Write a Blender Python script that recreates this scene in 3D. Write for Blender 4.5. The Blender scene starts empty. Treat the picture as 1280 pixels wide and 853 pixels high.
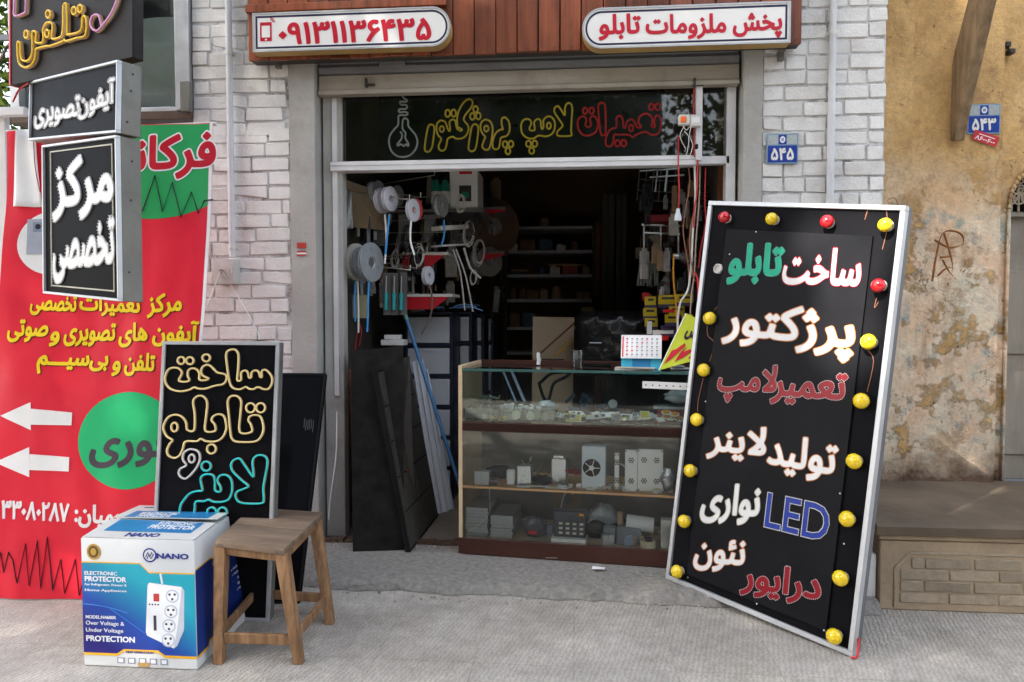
import bpy, bmesh, math, random
from mathutils import Vector, Matrix
from mathutils import noise as mnoise

# ------------------------------------------------------------------ camera, sky, sun, exposure
scene = bpy.context.scene
COL = scene.collection
rad = math.radians
CAM_H, YAW, PITCH, FPX = 1.4, 5.0, 2.3, 900.0
cam_d = bpy.data.cameras.new('camera')
cam_d.sensor_width = 36.0
cam_d.lens = FPX / 1280 * 36
cam_d.clip_start = 0.05
cam_d.clip_end = 600
cam = bpy.data.objects.new('camera', cam_d)
cam.location = (0, 0, CAM_H)
cam.rotation_euler = (rad(90 - PITCH), 0, rad(YAW))
COL.objects.link(cam)
scene.camera = cam

SUN_TO = Vector((-0.60, -0.68, 0.78)).normalized()          # direction towards the sun
world = bpy.data.worlds.new('World')
scene.world = world
world.use_nodes = True
wn = world.node_tree
bg = wn.nodes['Background']
sky = wn.nodes.new('ShaderNodeTexSky')
sky.sky_type = 'NISHITA'
sky.sun_disc = False
sky.sun_elevation = math.asin(SUN_TO.z)
sky.sun_rotation = math.atan2(SUN_TO.x, SUN_TO.y)
sky.air_density = 1.0
sky.dust_density = 2.5
sky.ozone_density = 0.6
bg.inputs['Strength'].default_value = 0.15
hs = wn.nodes.new('ShaderNodeHueSaturation')
hs.inputs['Saturation'].default_value = 0.5
wn.links.new(sky.outputs[0], hs.inputs['Color'])
wn.links.new(hs.outputs[0], bg.inputs['Color'])
sun_d = bpy.data.lights.new('sun', 'SUN')
sun_d.energy = 3.6
sun_d.angle = rad(0.6)
sun_d.color = (1.0, 0.94, 0.85)
sun = bpy.data.objects.new('sun', sun_d)
sun.rotation_euler = SUN_TO.to_track_quat('Z', 'Y').to_euler()
sun.location = SUN_TO * 40
COL.objects.link(sun)
scene.view_settings.view_transform = 'Standard'
scene.view_settings.look = 'None'
scene.view_settings.gamma = 1.0
scene.view_settings.exposure = 2.3
scene.render.engine = 'CYCLES'
scene.cycles.use_denoising = True
scene.cycles.max_bounces = 8
scene.cycles.diffuse_bounces = 5
scene.cycles.glossy_bounces = 4
scene.cycles.transmission_bounces = 6
scene.cycles.transparent_max_bounces = 24
scene.cycles.sample_clamp_indirect = 6.0
scene.cycles.caustics_reflective = False
scene.cycles.caustics_refractive = False

# ------------------------------------------------------------------ measuring helpers
_y, _p = rad(YAW), rad(PITCH)
FWD = Vector((-math.sin(_y) * math.cos(_p), math.cos(_y) * math.cos(_p), -math.sin(_p)))
RGT = Vector((math.cos(_y), math.sin(_y), 0))
UPV = RGT.cross(FWD)
EYE = Vector((0, 0, CAM_H))

def ray(px, py):
    return FWD + RGT * ((px - 640) / FPX) - UPV * ((py - 426.5) / FPX)

def W(px, py, Y=4.1):
    'point of the sight line on the upright plane y = Y'
    d = ray(px, py)
    return EYE + d * (Y / d.y)

def G(px, py, z=0.0):
    'point of the sight line at height z'
    d = ray(px, py)
    return EYE + d * ((z - CAM_H) / d.z)

def WX(px, py, X):
    d = ray(px, py)
    return EYE + d * (X / d.x)

def onplane(px, py, p0, n):
    d = ray(px, py)
    return EYE + d * ((p0 - EYE).dot(n) / d.dot(n))

def V(*a):
    return Vector(a)

# ------------------------------------------------------------------ materials
_mats = {}

def nt(m):
    return m.node_tree.nodes, m.node_tree.links

def P(m):
    return m.node_tree.nodes['Principled BSDF']

def mat(name, col, rough=0.55, metal=0.0, var=0.12, scale=9.0, bump=0.0, bscale=60.0, coat=0.0, dirt=0.0, dirtcol=(0.10, 0.08, 0.06), island=0.0, stretch=None, spec=None, sss=0.0):
    if name in _mats:
        return _mats[name]
    m = bpy.data.materials.new(name)
    m.use_nodes = True
    N, L = nt(m)
    p = P(m)
    p.inputs['Roughness'].default_value = rough
    p.inputs['Metallic'].default_value = metal
    p.inputs['Coat Weight'].default_value = coat
    p.inputs['Coat Roughness'].default_value = 0.08
    p.inputs['Specular IOR Level'].default_value = 0.25 if spec is None else spec
    if sss:
        p.inputs['Subsurface Weight'].default_value = sss
        p.inputs['Subsurface Radius'].default_value = (0.01, 0.008, 0.004)
    tc = N.new('ShaderNodeTexCoord')
    mp = N.new('ShaderNodeMapping')
    if stretch:
        mp.inputs['Scale'].default_value = stretch
    L.new(tc.outputs['Object'], mp.inputs['Vector'])
    nz = N.new('ShaderNodeTexNoise')
    nz.inputs['Scale'].default_value = scale
    nz.inputs['Detail'].default_value = 6
    nz.inputs['Roughness'].default_value = 0.6
    L.new(mp.outputs[0], nz.inputs['Vector'])
    mr = N.new('ShaderNodeMapRange')
    mr.inputs[1].default_value = 0.25
    mr.inputs[2].default_value = 0.75
    mr.inputs[3].default_value = 1 - var
    mr.inputs[4].default_value = 1 + var
    L.new(nz.outputs['Fac'], mr.inputs[0])
    mx = N.new('ShaderNodeVectorMath')
    mx.operation = 'SCALE'
    mx.inputs[0].default_value = col[:3]
    L.new(mr.outputs[0], mx.inputs['Scale'])
    out = mx.outputs[0]
    if island:
        g = N.new('ShaderNodeNewGeometry')
        m2 = N.new('ShaderNodeMapRange')
        m2.inputs[3].default_value = 1 - island
        m2.inputs[4].default_value = 1 + island
        L.new(g.outputs['Random Per Island'], m2.inputs[0])
        mi = N.new('ShaderNodeVectorMath')
        mi.operation = 'SCALE'
        L.new(out, mi.inputs[0])
        L.new(m2.outputs[0], mi.inputs['Scale'])
        out = mi.outputs[0]
    if dirt:
        n2 = N.new('ShaderNodeTexNoise')
        n2.inputs['Scale'].default_value = scale * 0.55
        n2.inputs['Detail'].default_value = 9
        n2.inputs['Roughness'].default_value = 0.72
        L.new(tc.outputs['Object'], n2.inputs['Vector'])
        r2 = N.new('ShaderNodeMapRange')
        r2.inputs[1].default_value = 0.50
        r2.inputs[2].default_value = 0.72
        r2.inputs[4].default_value = dirt
        L.new(n2.outputs['Fac'], r2.inputs[0])
        md = N.new('ShaderNodeMix')
        md.data_type = 'RGBA'
        L.new(r2.outputs[0], md.inputs['Factor'])
        L.new(out, md.inputs['A'])
        md.inputs['B'].default_value = (*dirtcol, 1)
        out = md.outputs['Result']
    L.new(out, p.inputs['Base Color'])
    # uneven gloss
    rr = N.new('ShaderNodeMapRange')
    rr.inputs[3].default_value = max(0.03, rough - 0.12)
    rr.inputs[4].default_value = min(1, rough + 0.12)
    L.new(nz.outputs['Fac'], rr.inputs[0])
    L.new(rr.outputs[0], p.inputs['Roughness'])
    if bump:
        nb = N.new('ShaderNodeTexNoise')
        nb.inputs['Scale'].default_value = bscale
        nb.inputs['Detail'].default_value = 5
        L.new(mp.outputs[0], nb.inputs['Vector'])
        b = N.new('ShaderNodeBump')
        b.inputs['Strength'].default_value = bump
        b.inputs['Distance'].default_value = 0.01
        L.new(nb.outputs['Fac'], b.inputs['Height'])
        L.new(b.outputs[0], p.inputs['Normal'])
    _mats[name] = m
    return m

def glass(name='clear_glass', tint=(0.93, 0.97, 0.95), dust=0.03, gloss=1.0):
    if name in _mats:
        return _mats[name]
    m = bpy.data.materials.new(name)
    m.use_nodes = True
    N, L = nt(m)
    N.remove(P(m))
    o = N['Material Output']
    tr = N.new('ShaderNodeBsdfTransparent'); tr.inputs[0].default_value = (*tint, 1)
    gl = N.new('ShaderNodeBsdfGlossy'); gl.inputs['Roughness'].default_value = 0.02
    gl.inputs[0].default_value = (gloss, gloss, gloss, 1)
    fr = N.new('ShaderNodeFresnel'); fr.inputs[0].default_value = 1.36
    mx = N.new('ShaderNodeMixShader')
    L.new(fr.outputs[0], mx.inputs[0]); L.new(tr.outputs[0], mx.inputs[1]); L.new(gl.outputs[0], mx.inputs[2])
    df = N.new('ShaderNodeBsdfDiffuse'); df.inputs[0].default_value = (0.55, 0.56, 0.55, 1)
    tc = N.new('ShaderNodeTexCoord')
    nz = N.new('ShaderNodeTexNoise'); nz.inputs['Scale'].default_value = 5; nz.inputs['Detail'].default_value = 8
    L.new(tc.outputs['Object'], nz.inputs['Vector'])
    mr = N.new('ShaderNodeMapRange'); mr.inputs[1].default_value = 0.35; mr.inputs[2].default_value = 0.8
    mr.inputs[4].default_value = dust * 2
    L.new(nz.outputs['Fac'], mr.inputs[0])
    m2 = N.new('ShaderNodeMixShader')
    L.new(mr.outputs[0], m2.inputs[0]); L.new(mx.outputs[0], m2.inputs[1]); L.new(df.outputs[0], m2.inputs[2])
    L.new(m2.outputs[0], o.inputs[0])
    _mats[name] = m
    return m

# ------------------------------------------------------------------ mesh builder
class MB:
    def __init__(self):
        self.v, self.f, self.mi, self.sm = [], [], [], []
        self.cur = 0
        self.smooth = False

    def m(self, i):
        self.cur = i
        return self

    def vert(self, p):
        self.v.append(tuple(p))
        return len(self.v) - 1

    def face(self, idx):
        self.f.append(tuple(idx)); self.mi.append(self.cur); self.sm.append(self.smooth)

    def poly(self, pts):
        self.face([self.vert(p) for p in pts])
        return self

    def hexa(self, b, t):
        'b, t: four points each, in the same turning order'
        i = [self.vert(p) for p in list(b) + list(t)]
        n = len(b)
        self.face(i[:n][::-1]); self.face(i[n:])
        for k in range(n):
            q = (k + 1) % n
            self.face((i[k], i[q], i[n + q], i[n + k]))
        return self

    def ob(self, o, ex, ey, ez):
        o, ex, ey, ez = map(Vector, (o, ex, ey, ez))
        return self.hexa((o, o + ex, o + ex + ey, o + ey), (o + ez, o + ex + ez, o + ex + ey + ez, o + ey + ez))

    def box(self, c, s, rz=0.0, R=None):
        if R is None:
            R = Matrix.Rotation(rz, 3, 'Z')
        c = Vector(c)
        ex, ey, ez = R @ V(s[0], 0, 0), R @ V(0, s[1], 0), R @ V(0, 0, s[2])
        return self.ob(c - (ex + ey + ez) / 2, ex, ey, ez)

    def lohi(self, lo, hi):
        return self.box([(a + b) / 2 for a, b in zip(lo, hi)], [abs(b - a) for a, b in zip(lo, hi)])

    def bar(self, a, b, w, h, up=(0, 0, 1)):
        'bar of section w x h from a to b'
        a, b, up = Vector(a), Vector(b), Vector(up)
        d = (b - a).normalized()
        s = d.cross(up)
        if s.length < 1e-4:
            s = d.cross(V(1, 0, 0))
        s.normalize()
        u = s.cross(d)
        return self.ob(a - s * w / 2 - u * h / 2, s * w, u * h, b - a)

    def prism(self, pts, off):
        off = Vector(off)
        pts = [Vector(p) for p in pts]
        return self.hexa(pts, [p + off for p in pts])

    def tube(self, pts, r, n=7, closed=False, sub=0, r2=None):
        pts = [Vector(p) for p in pts]
        if sub:
            pts = spline(pts, sub, closed)
        k = len(pts)
        if k < 2:
            return self
        rings = []
        prev = None
        old = self.smooth
        self.smooth = True
        for i in range(k):
            if closed:
                d = pts[(i + 1) % k] - pts[i - 1]
            else:
                d = pts[min(i + 1, k - 1)] - pts[max(i - 1, 0)]
            if d.length < 1e-9:
                d = V(0, 0, 1)
            d.normalize()
            if prev is None:
                a = V(0, 0, 1) if abs(d.z) < 0.9 else V(1, 0, 0)
                s = d.cross(a).normalized()
            else:
                s = (prev - d * prev.dot(d))
                s = s.normalized() if s.length > 1e-6 else d.orthogonal().normalized()
            prev = s
            t = d.cross(s)
            rr = r if r2 is None else r + (r2 - r) * i / (k - 1)
            rings.append([self.vert(pts[i] + (s * math.cos(2 * math.pi * j / n) + t * math.sin(2 * math.pi * j / n)) * rr) for j in range(n)])
        for i in range(k if closed else k - 1):
            A, B = rings[i], rings[(i + 1) % k]
            if closed and i == k - 1:
                # match the twist of the last ring
                best = min(range(n), key=lambda s_: (Vector(self.v[A[0]]) - Vector(self.v[B[s_]])).length)
                B = B[best:] + B[:best]
            for j in range(n):
                q = (j + 1) % n
                self.face((A[j], A[q], B[q], B[j]))
        if not closed:
            self.face(rings[0][::-1]); self.face(rings[-1])
        self.smooth = old
        return self

    def lathe(self, o, axis, prof, n=20):
        'prof: list of (radius, distance along the axis)'
        o, axis = Vector(o), Vector(axis).normalized()
        s = axis.orthogonal().normalized()
        t = axis.cross(s)
        rings = []
        old = self.smooth
        self.smooth = True
        for r, h in prof:
            c = o + axis * h
            if r < 1e-6:
                rings.append([self.vert(c)])
            else:
                rings.append([self.vert(c + (s * math.cos(2 * math.pi * j / n) + t * math.sin(2 * math.pi * j / n)) * r) for j in range(n)])
        for A, B in zip(rings, rings[1:]):
            for j in range(n):
                q = (j + 1) % n
                if len(A) == 1 and len(B) == 1:
                    continue
                if len(A) == 1:
                    self.face((A[0], B[q], B[j]))
                elif len(B) == 1:
                    self.face((A[j], A[q], B[0]))
                else:
                    self.face((A[j], A[q], B[q], B[j]))
        self.smooth = old
        return self

    def disc(self, c, axis, r, th, n=24, hole=0.0):
        h = th / 2
        if hole:
            return self.lathe(c, axis, [(hole, -h), (r, -h), (r, h), (hole, h), (hole, -h)], n)
        return self.lathe(c, axis, [(0, -h), (r, -h), (r, h), (0, h)], n)

    def build(self, name, mats, parent=None, bevel=0.0, seg=1, loc=None):
        me = bpy.data.meshes.new(name)
        me.from_pydata(self.v, [], self.f)
        if not isinstance(mats, (list, tuple)):
            mats = [mats]
        for m_ in mats:
            me.materials.append(m_)
        me.polygons.foreach_set('material_index', [min(i, len(mats) - 1) for i in self.mi])
        me.polygons.foreach_set('use_smooth', self.sm)
        me.update()
        bm = bmesh.new()
        bm.from_mesh(me)
        bmesh.ops.recalc_face_normals(bm, faces=bm.faces)
        if bevel:
            es = [e for e in bm.edges if len(e.link_faces) == 2 and e.calc_face_angle(0) > 0.5]
            bmesh.ops.bevel(bm, geom=es, offset=bevel, segments=seg, affect='EDGES', clamp_overlap=True, profile=0.6)
        bm.to_mesh(me)
        bm.free()
        # smooth shading only across shallow edges
        try:
            me.set_sharp_from_angle(angle=rad(42))
        except Exception:
            pass
        o = bpy.data.objects.new(name, me)
        COL.objects.link(o)
        if loc is not None:
            loc = Vector(loc)
            me.transform(Matrix.Translation(-loc))
            o.location = loc
        if parent is not None:
            hang(o, parent)
        return o

def world_loc(o):
    p = Vector(o.location)
    while o.parent:
        o = o.parent
        p = p + Vector(o.location)
    return p

def hang(o, parent):
    'parent, keeping the place (every object here has no rotation of its own)'
    o.location = Vector(o.location) - world_loc(parent)
    o.parent = parent

def spline(pts, sub, closed):
    k = len(pts)
    out = []
    rng = range(k if closed else k - 1)
    for i in rng:
        if closed:
            p0, p1, p2, p3 = pts[i - 1], pts[i], pts[(i + 1) % k], pts[(i + 2) % k]
        else:
            p0, p1, p2, p3 = pts[max(i - 1, 0)], pts[i], pts[i + 1], pts[min(i + 2, k - 1)]
        for s in range(sub):
            t = s / sub
            out.append(0.5 * ((2 * p1) + (p2 - p0) * t + (2 * p0 - 5 * p1 + 4 * p2 - p3) * t * t + (3 * p1 - p0 - 3 * p2 + p3) * t ** 3))
    if not closed:
        out.append(pts[-1])
    return out

def tag(o, label=None, cat=None, group=None, kind=None):
    if label: o['label'] = label
    if cat: o['category'] = cat
    if group: o['group'] = group
    if kind: o['kind'] = kind
    return o

def thing(name, loc, label, cat, group=None):
    o = bpy.data.objects.new(name, None)
    o.empty_display_size = 0.1
    COL.objects.link(o)
    o.location = Vector(loc)
    return tag(o, label, cat, group)

# ------------------------------------------------------------------ flat or slightly wavy sign surfaces
class Surf:
    def __init__(self, bl, br, tr, tl, wave=None):
        self.bl, self.br, self.tr, self.tl = map(Vector, (bl, br, tr, tl))
        self.n = (self.br - self.bl).cross(self.tl - self.bl).normalized()
        self.wave = wave
        self.wid = (self.br - self.bl).length
        self.hei = (self.tl - self.bl).length

    def at(self, u, v, w=0.0):
        p = self.bl * (1 - u) * (1 - v) + self.br * u * (1 - v) + self.tr * u * v + self.tl * (1 - u) * v
        if self.wave:
            w = w + self.wave(u, v)
        return p + self.n * w

    def uv(self, px, py, w=0.0):
        p = onplane(px, py, self.bl + self.n * w, self.n) - self.n * w - self.bl
        # invert the bilinear map by a few Newton steps
        u = v = 0.5
        for _ in range(8):
            e = (self.br - self.bl) * u + (self.tl - self.bl) * v + (self.tr - self.br - self.tl + self.bl) * (u * v) - p
            du = (self.br - self.bl) + (self.tr - self.br - self.tl + self.bl) * v
            dv = (self.tl - self.bl) + (self.tr - self.br - self.tl + self.bl) * u
            a, b, c = du.dot(du), du.dot(dv), dv.dot(dv)
            r1, r2 = du.dot(e), dv.dot(e)
            det = a * c - b * b
            u -= (r1 * c - r2 * b) / det
            v -= (a * r2 - b * r1) / det
        return u, v

    def px(self, px, py, w=0.0):
        return self.at(*self.uv(px, py, w), w)

    def rect(self, mb, u0, v0, u1, v1, w0, w1):
        a = self.at
        return mb.hexa((a(u0, v0, w0), a(u1, v0, w0), a(u1, v1, w0), a(u0, v1, w0)),
                       (a(u0, v0, w1), a(u1, v0, w1), a(u1, v1, w1), a(u0, v1, w1)))

    def ellipse(self, mb, uc, vc, ru, rv, w0, w1, n=40, rings=4):
        'filled, subdivided so that it follows a wavy sheet'
        prev = None
        c = mb.vert(self.at(uc, vc, w1))
        for k in range(1, rings + 1):
            f = k / rings
            ring = [mb.vert(self.at(uc + ru * f * math.cos(2 * math.pi * j / n), vc + rv * f * math.sin(2 * math.pi * j / n), w1)) for j in range(n)]
            for j in range(n):
                q = (j + 1) % n
                if prev is None:
                    mb.face((c, ring[j], ring[q]))
                else:
                    mb.face((prev[j], ring[j], ring[q], prev[q]))
            prev = ring
        low = [mb.vert(self.at(uc + ru * math.cos(2 * math.pi * j / n), vc + rv * math.sin(2 * math.pi * j / n), w0)) for j in range(n)]
        for j in range(n):
            q = (j + 1) % n
            mb.face((low[j], low[q], prev[q], prev[j]))
        return mb

    def ring_rect(self, mb, u0, v0, u1, v1, t, w0, w1):
        'rectangular line of width t metres'
        tu, tv = t / self.wid, t / self.hei
        self.rect(mb, u0, v0, u1, v0 + tv, w0, w1); self.rect(mb, u0, v1 - tv, u1, v1, w0, w1)
        self.rect(mb, u0, v0 + tv, u0 + tu, v1 - tv, w0, w1); self.rect(mb, u1 - tu, v0 + tv, u1, v1 - tv, w0, w1)
        return mb

def lean(bl, br, tl, tr):
    'leaning board from the pixels of its corners: bottom edge on the ground, upright edges square to it'
    A, B = bl, br
    e = (B - A).normalized()
    def top(px, Q):
        d = ray(*px)
        t = (Q - EYE).dot(e) / d.dot(e)
        return EYE + d * t
    return A, B, top(tr, B), top(tl, A)

# ------------------------------------------------------------------ lettering
_F = {}
for ch, base, k in (('ا', 0xFE8D, 2), ('آ', 0xFE81, 2), ('ب', 0xFE8F, 4), ('پ', 0xFB56, 4), ('ت', 0xFE95, 4), ('ج', 0xFE9D, 4), ('چ', 0xFB7A, 4),
                    ('ح', 0xFEA1, 4), ('خ', 0xFEA5, 4), ('د', 0xFEA9, 2), ('ر', 0xFEAD, 2), ('ز', 0xFEAF, 2), ('ژ', 0xFB8A, 2), ('س', 0xFEB1, 4),
                    ('ش', 0xFEB5, 4), ('ص', 0xFEB9, 4), ('ع', 0xFEC9, 4), ('ف', 0xFED1, 4), ('ق', 0xFED5, 4), ('ک', 0xFB8E, 4), ('گ', 0xFB92, 4),
                    ('ل', 0xFEDD, 4), ('م', 0xFEE1, 4), ('ن', 0xFEE5, 4), ('و', 0xFEED, 2), ('ه', 0xFEE9, 4), ('ی', 0xFBFC, 4), ('ئ', 0xFE89, 4)):
    _F[ch] = [chr(base + i) for i in range(k)]

def shape(s):
    if not any(c in _F for c in s):
        return s
    out = []
    s = s.replace('لا', '\uE000')
    def joins_next(c): return c == '\u0640' or (c in _F and len(_F[c]) == 4)
    def joins_prev(c): return c == '\u0640' or c in _F or c == '\uE000'
    for i, c in enumerate(s):
        p = i > 0 and joins_next(s[i - 1]) and joins_prev(c)
        n = i + 1 < len(s) and joins_next(c) and joins_prev(s[i + 1])
        if c == '\uE000':
            out.append('\uFEFC' if p else '\uFEFB')
        elif c in _F:
            f = _F[c]
            out.append(f[(3 if p else 2) if n else (1 if p else 0)])
        elif c != '\u200c':
            out.append(c)
    return ''.join(reversed(out))

_tc = {}
_sdf = {}
GRID = 0.0125

def base_glyphs(s, off=0.0, res=3):
    'flat mesh of a line of text: points, faces, rim edges, and the glyph each point belongs to'
    c = bpy.data.curves.new('text', 'FONT')
    c.body = shape(s)
    c.offset = off
    c.resolution_u = res
    o = bpy.data.objects.new('text', c)
    me = bpy.data.meshes.new_from_object(o)
    bm = bmesh.new(); bm.from_mesh(me)
    bmesh.ops.remove_doubles(bm, verts=bm.verts, dist=1e-5)
    bm.verts.index_update()
    bm.verts.ensure_lookup_table()
    isl, n = {}, 0
    for v in bm.verts:
        if v.index in isl: continue
        st = [v]; isl[v.index] = n
        while st:
            a = st.pop()
            for e in a.link_edges:
                b = e.other_vert(a)
                if b.index not in isl:
                    isl[b.index] = n; st.append(b)
        n += 1
    vs = [(v.co.x, v.co.y, isl[v.index]) for v in bm.verts]
    fs = [[v.index for v in f.verts] for f in bm.faces]
    bd = [(e.verts[0].index, e.verts[1].index) for e in bm.edges if len(e.link_faces) == 1]
    bm.free()
    bpy.data.objects.remove(o); bpy.data.curves.remove(c); bpy.data.meshes.remove(me)
    return vs, fs, bd

def sdf(s):
    'signed distance to the outline of the joined-up line of script; the round dots become the square ones of a reed pen'
    import numpy as np
    if s in _sdf:
        return _sdf[s]
    c = bpy.data.curves.new('text', 'FONT'); c.body = shape(s)
    o = bpy.data.objects.new('text', c); COL.objects.link(o)
    dg = bpy.context.evaluated_depsgraph_get()
    cv = o.evaluated_get(dg).to_curve(dg)
    polys = []
    for sp in cv.splines:
        if sp.type == 'BEZIER':
            bp = sp.bezier_points; n = len(bp); q = []
            for i in range(n):
                p0, p1 = bp[i], bp[(i + 1) % n]
                a, b_, c_, d = p0.co, p0.handle_right, p1.handle_left, p1.co
                for k in range(5):
                    t = k / 5; m = 1 - t
                    v = a * m ** 3 + b_ * 3 * m * m * t + c_ * 3 * m * t * t + d * t ** 3
                    q.append((v.x, v.y))
        else:
            q = [(v.co.x, v.co.y) for v in sp.points]
        if len(q) > 2: polys.append(np.array(q))
    o.to_curve_clear() if hasattr(o, 'to_curve_clear') else None
    bpy.data.objects.remove(o); bpy.data.curves.remove(c)
    def sarea(q): return float((q[:, 0] * np.roll(q[:, 1], -1) - np.roll(q[:, 0], -1) * q[:, 1]).sum() / 2)
    ref = np.sign(max((sarea(q) for q in polys), key=abs))
    out = []
    for q in polys:
        lo_, hi_ = q.min(0), q.max(0); w, h = hi_ - lo_
        if np.sign(sarea(q)) == ref and w < .2 and h < .2 and .75 < w / h < 1.33:
            cc = (lo_ + hi_) / 2; d = .636 * (w + h) / 2
            m = np.array([cc + (d, 0), cc + (0, d), cc - (d, 0), cc - (0, d)])
            out.append(m if ref > 0 else m[::-1])
        else:
            out.append(q)
    segs = [(q[i], q[(i + 1) % len(q)]) for q in out for i in range(len(q))]
    S = np.array(segs, dtype=np.float32)
    A = np.concatenate(out)
    lo, hi = A.min(0) - .16, A.max(0) + .16
    nx, ny = int((hi[0] - lo[0]) / GRID) + 1, int((hi[1] - lo[1]) / GRID) + 1
    gx = (lo[0] + GRID * np.arange(nx)).astype(np.float32); gy = (lo[1] + GRID * np.arange(ny)).astype(np.float32)
    wind = np.zeros((ny, nx), np.int32)
    for q in out:
        for (xa, ya), (xb, yb) in zip(q, np.roll(q, -1, 0)):
            if ya == yb: continue
            sg, y0, y1 = (1, ya, yb) if yb > ya else (-1, yb, ya)
            rows = np.nonzero((gy >= y0) & (gy < y1))[0]
            for j in rows:
                xc = xa + (gy[j] - ya) / (yb - ya) * (xb - xa)
                wind[j, :] += sg * (gx < xc)
    ins = wind != 0
    D = np.full((ny, nx), .2, np.float32)
    for a, b in S:
        x0, x1 = min(a[0], b[0]) - .13, max(a[0], b[0]) + .13
        y0, y1 = min(a[1], b[1]) - .13, max(a[1], b[1]) + .13
        i0, i1 = max(0, int((x0 - lo[0]) / GRID)), int((x1 - lo[0]) / GRID) + 2
        j0, j1 = max(0, int((y0 - lo[1]) / GRID)), int((y1 - lo[1]) / GRID) + 2
        xx, yy = np.meshgrid(gx[i0:i1] - a[0], gy[j0:j1] - a[1])
        d = b - a; l2 = float(d @ d) + 1e-12
        t = np.clip((xx * d[0] + yy * d[1]) / l2, 0, 1)
        dist = np.hypot(xx - t * d[0], yy - t * d[1])
        D[j0:j1, i0:i1] = np.minimum(D[j0:j1, i0:i1], dist)
    D = np.where(ins, -D, D)
    _sdf[s] = (D, lo, nx, ny)
    return _sdf[s]

def contours(D, lo, lev):
    import numpy as np
    F = D - lev
    ny, nx = F.shape
    segs = {}
    def cut(j0, i0, j1, i1):
        a, b = F[j0, i0], F[j1, i1]; t = a / (a - b)
        return (lo[0] + GRID * (i0 + (i1 - i0) * t), lo[1] + GRID * (j0 + (j1 - j0) * t))
    neg = F < 0
    code = neg[:-1, :-1] * 1 + neg[:-1, 1:] * 2 + neg[1:, 1:] * 4 + neg[1:, :-1] * 8
    pos, nxt = {}, {}
    E = {'b': lambda j, i: (j, i, j, i + 1), 'r': lambda j, i: (j, i + 1, j + 1, i + 1), 't': lambda j, i: (j + 1, i, j + 1, i + 1), 'l': lambda j, i: (j, i, j + 1, i)}
    # walk with the inside on the left
    tab = {1: ['bl'], 2: ['rb'], 3: ['rl'], 4: ['tr'], 5: ['bl', 'tr'], 6: ['tb'], 7: ['tl'], 8: ['lt'], 9: ['bt'], 10: ['rb', 'lt'], 11: ['rt'], 12: ['lr'], 13: ['br'], 14: ['lb']}
    for j, i in zip(*np.nonzero((code > 0) & (code < 15))):
        for e0, e1 in tab[int(code[j, i])]:
            k0, k1 = E[e0](j, i), E[e1](j, i)
            for k in (k0, k1):
                if k not in pos: pos[k] = cut(*k)
            nxt[k0] = k1
    loops, seen = [], set()
    for k in nxt:
        if k in seen: continue
        lp, c = [], k
        while c in nxt and c not in seen:
            seen.add(c); lp.append(pos[c]); c = nxt[c]
        if len(lp) > 6: loops.append(lp)
    return loops

def thin(lp, tol=.0022):
    out = [lp[0]]
    k, n = 0, len(lp)
    while k < n - 1:
        best = k + 1
        for m in range(k + 2, min(k + 14, n)):
            a, b = lp[k], lp[m]
            dx, dy = b[0] - a[0], b[1] - a[1]; l = math.hypot(dx, dy) + 1e-12
            if max(abs((p[0] - a[0]) * dy - (p[1] - a[1]) * dx) / l for p in lp[k + 1:m]) > tol: break
            best = m
        out.append(lp[best]); k = best
    return out[:-1] if len(out) > 4 and math.dist(out[0], out[-1]) < .004 else out

def text2d(s, off=0.03, res=3):
    from mathutils.geometry import delaunay_2d_cdt
    key = (s, round(off, 4), res)
    if key in _tc:
        return _tc[key]
    if not any(c in _F or '\u06F0' <= c <= '\u06F9' for c in s):
        _tc[key] = base_glyphs(s, off, res)
        return _tc[key]
    D, lo, nx, ny = sdf(s)
    loops = [thin(l) for l in contours(D, lo, max(off, .004))]
    loops = [l for l in loops if len(l) > 3]
    lev = max(off, .004)
    pts, ed = [], []
    for l in loops:
        b = len(pts)
        pts += [Vector((x, y)) for x, y in l]
        ed += [(b + i, b + (i + 1) % len(l)) for i in range(len(l))]
    ov, oe, of, mv, me_, mf = delaunay_2d_cdt(pts, ed, [], 1, 1e-6)
    def level(x, y):
        i, j = (x - lo[0]) / GRID, (y - lo[1]) / GRID
        i0, j0 = min(max(int(i), 0), nx - 2), min(max(int(j), 0), ny - 2); a, b = i - i0, j - j0
        return (D[j0, i0] * (1 - a) + D[j0, i0 + 1] * a) * (1 - b) + (D[j0 + 1, i0] * (1 - a) + D[j0 + 1, i0 + 1] * a) * b
    fs = []
    for f in of:
        c = sum((ov[k] for k in f), Vector((0, 0))) / len(f)
        if level(c.x, c.y) < lev: fs.append(list(f))
    vs = [(v.x, v.y, 0) for v in ov]
    cnt = {}
    for f in fs:
        for i in range(len(f)):
            e = (f[i], f[(i + 1) % len(f)]); k = (min(e), max(e)); cnt[k] = cnt.get(k, 0) + 1
    bd = [k for k, n in cnt.items() if n == 1]
    _tc[key] = (vs, fs, bd)
    return _tc[key]

def box2d(vs):
    return min(v[0] for v in vs), max(v[0] for v in vs), min(v[1] for v in vs), max(v[1] for v in vs)

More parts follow.
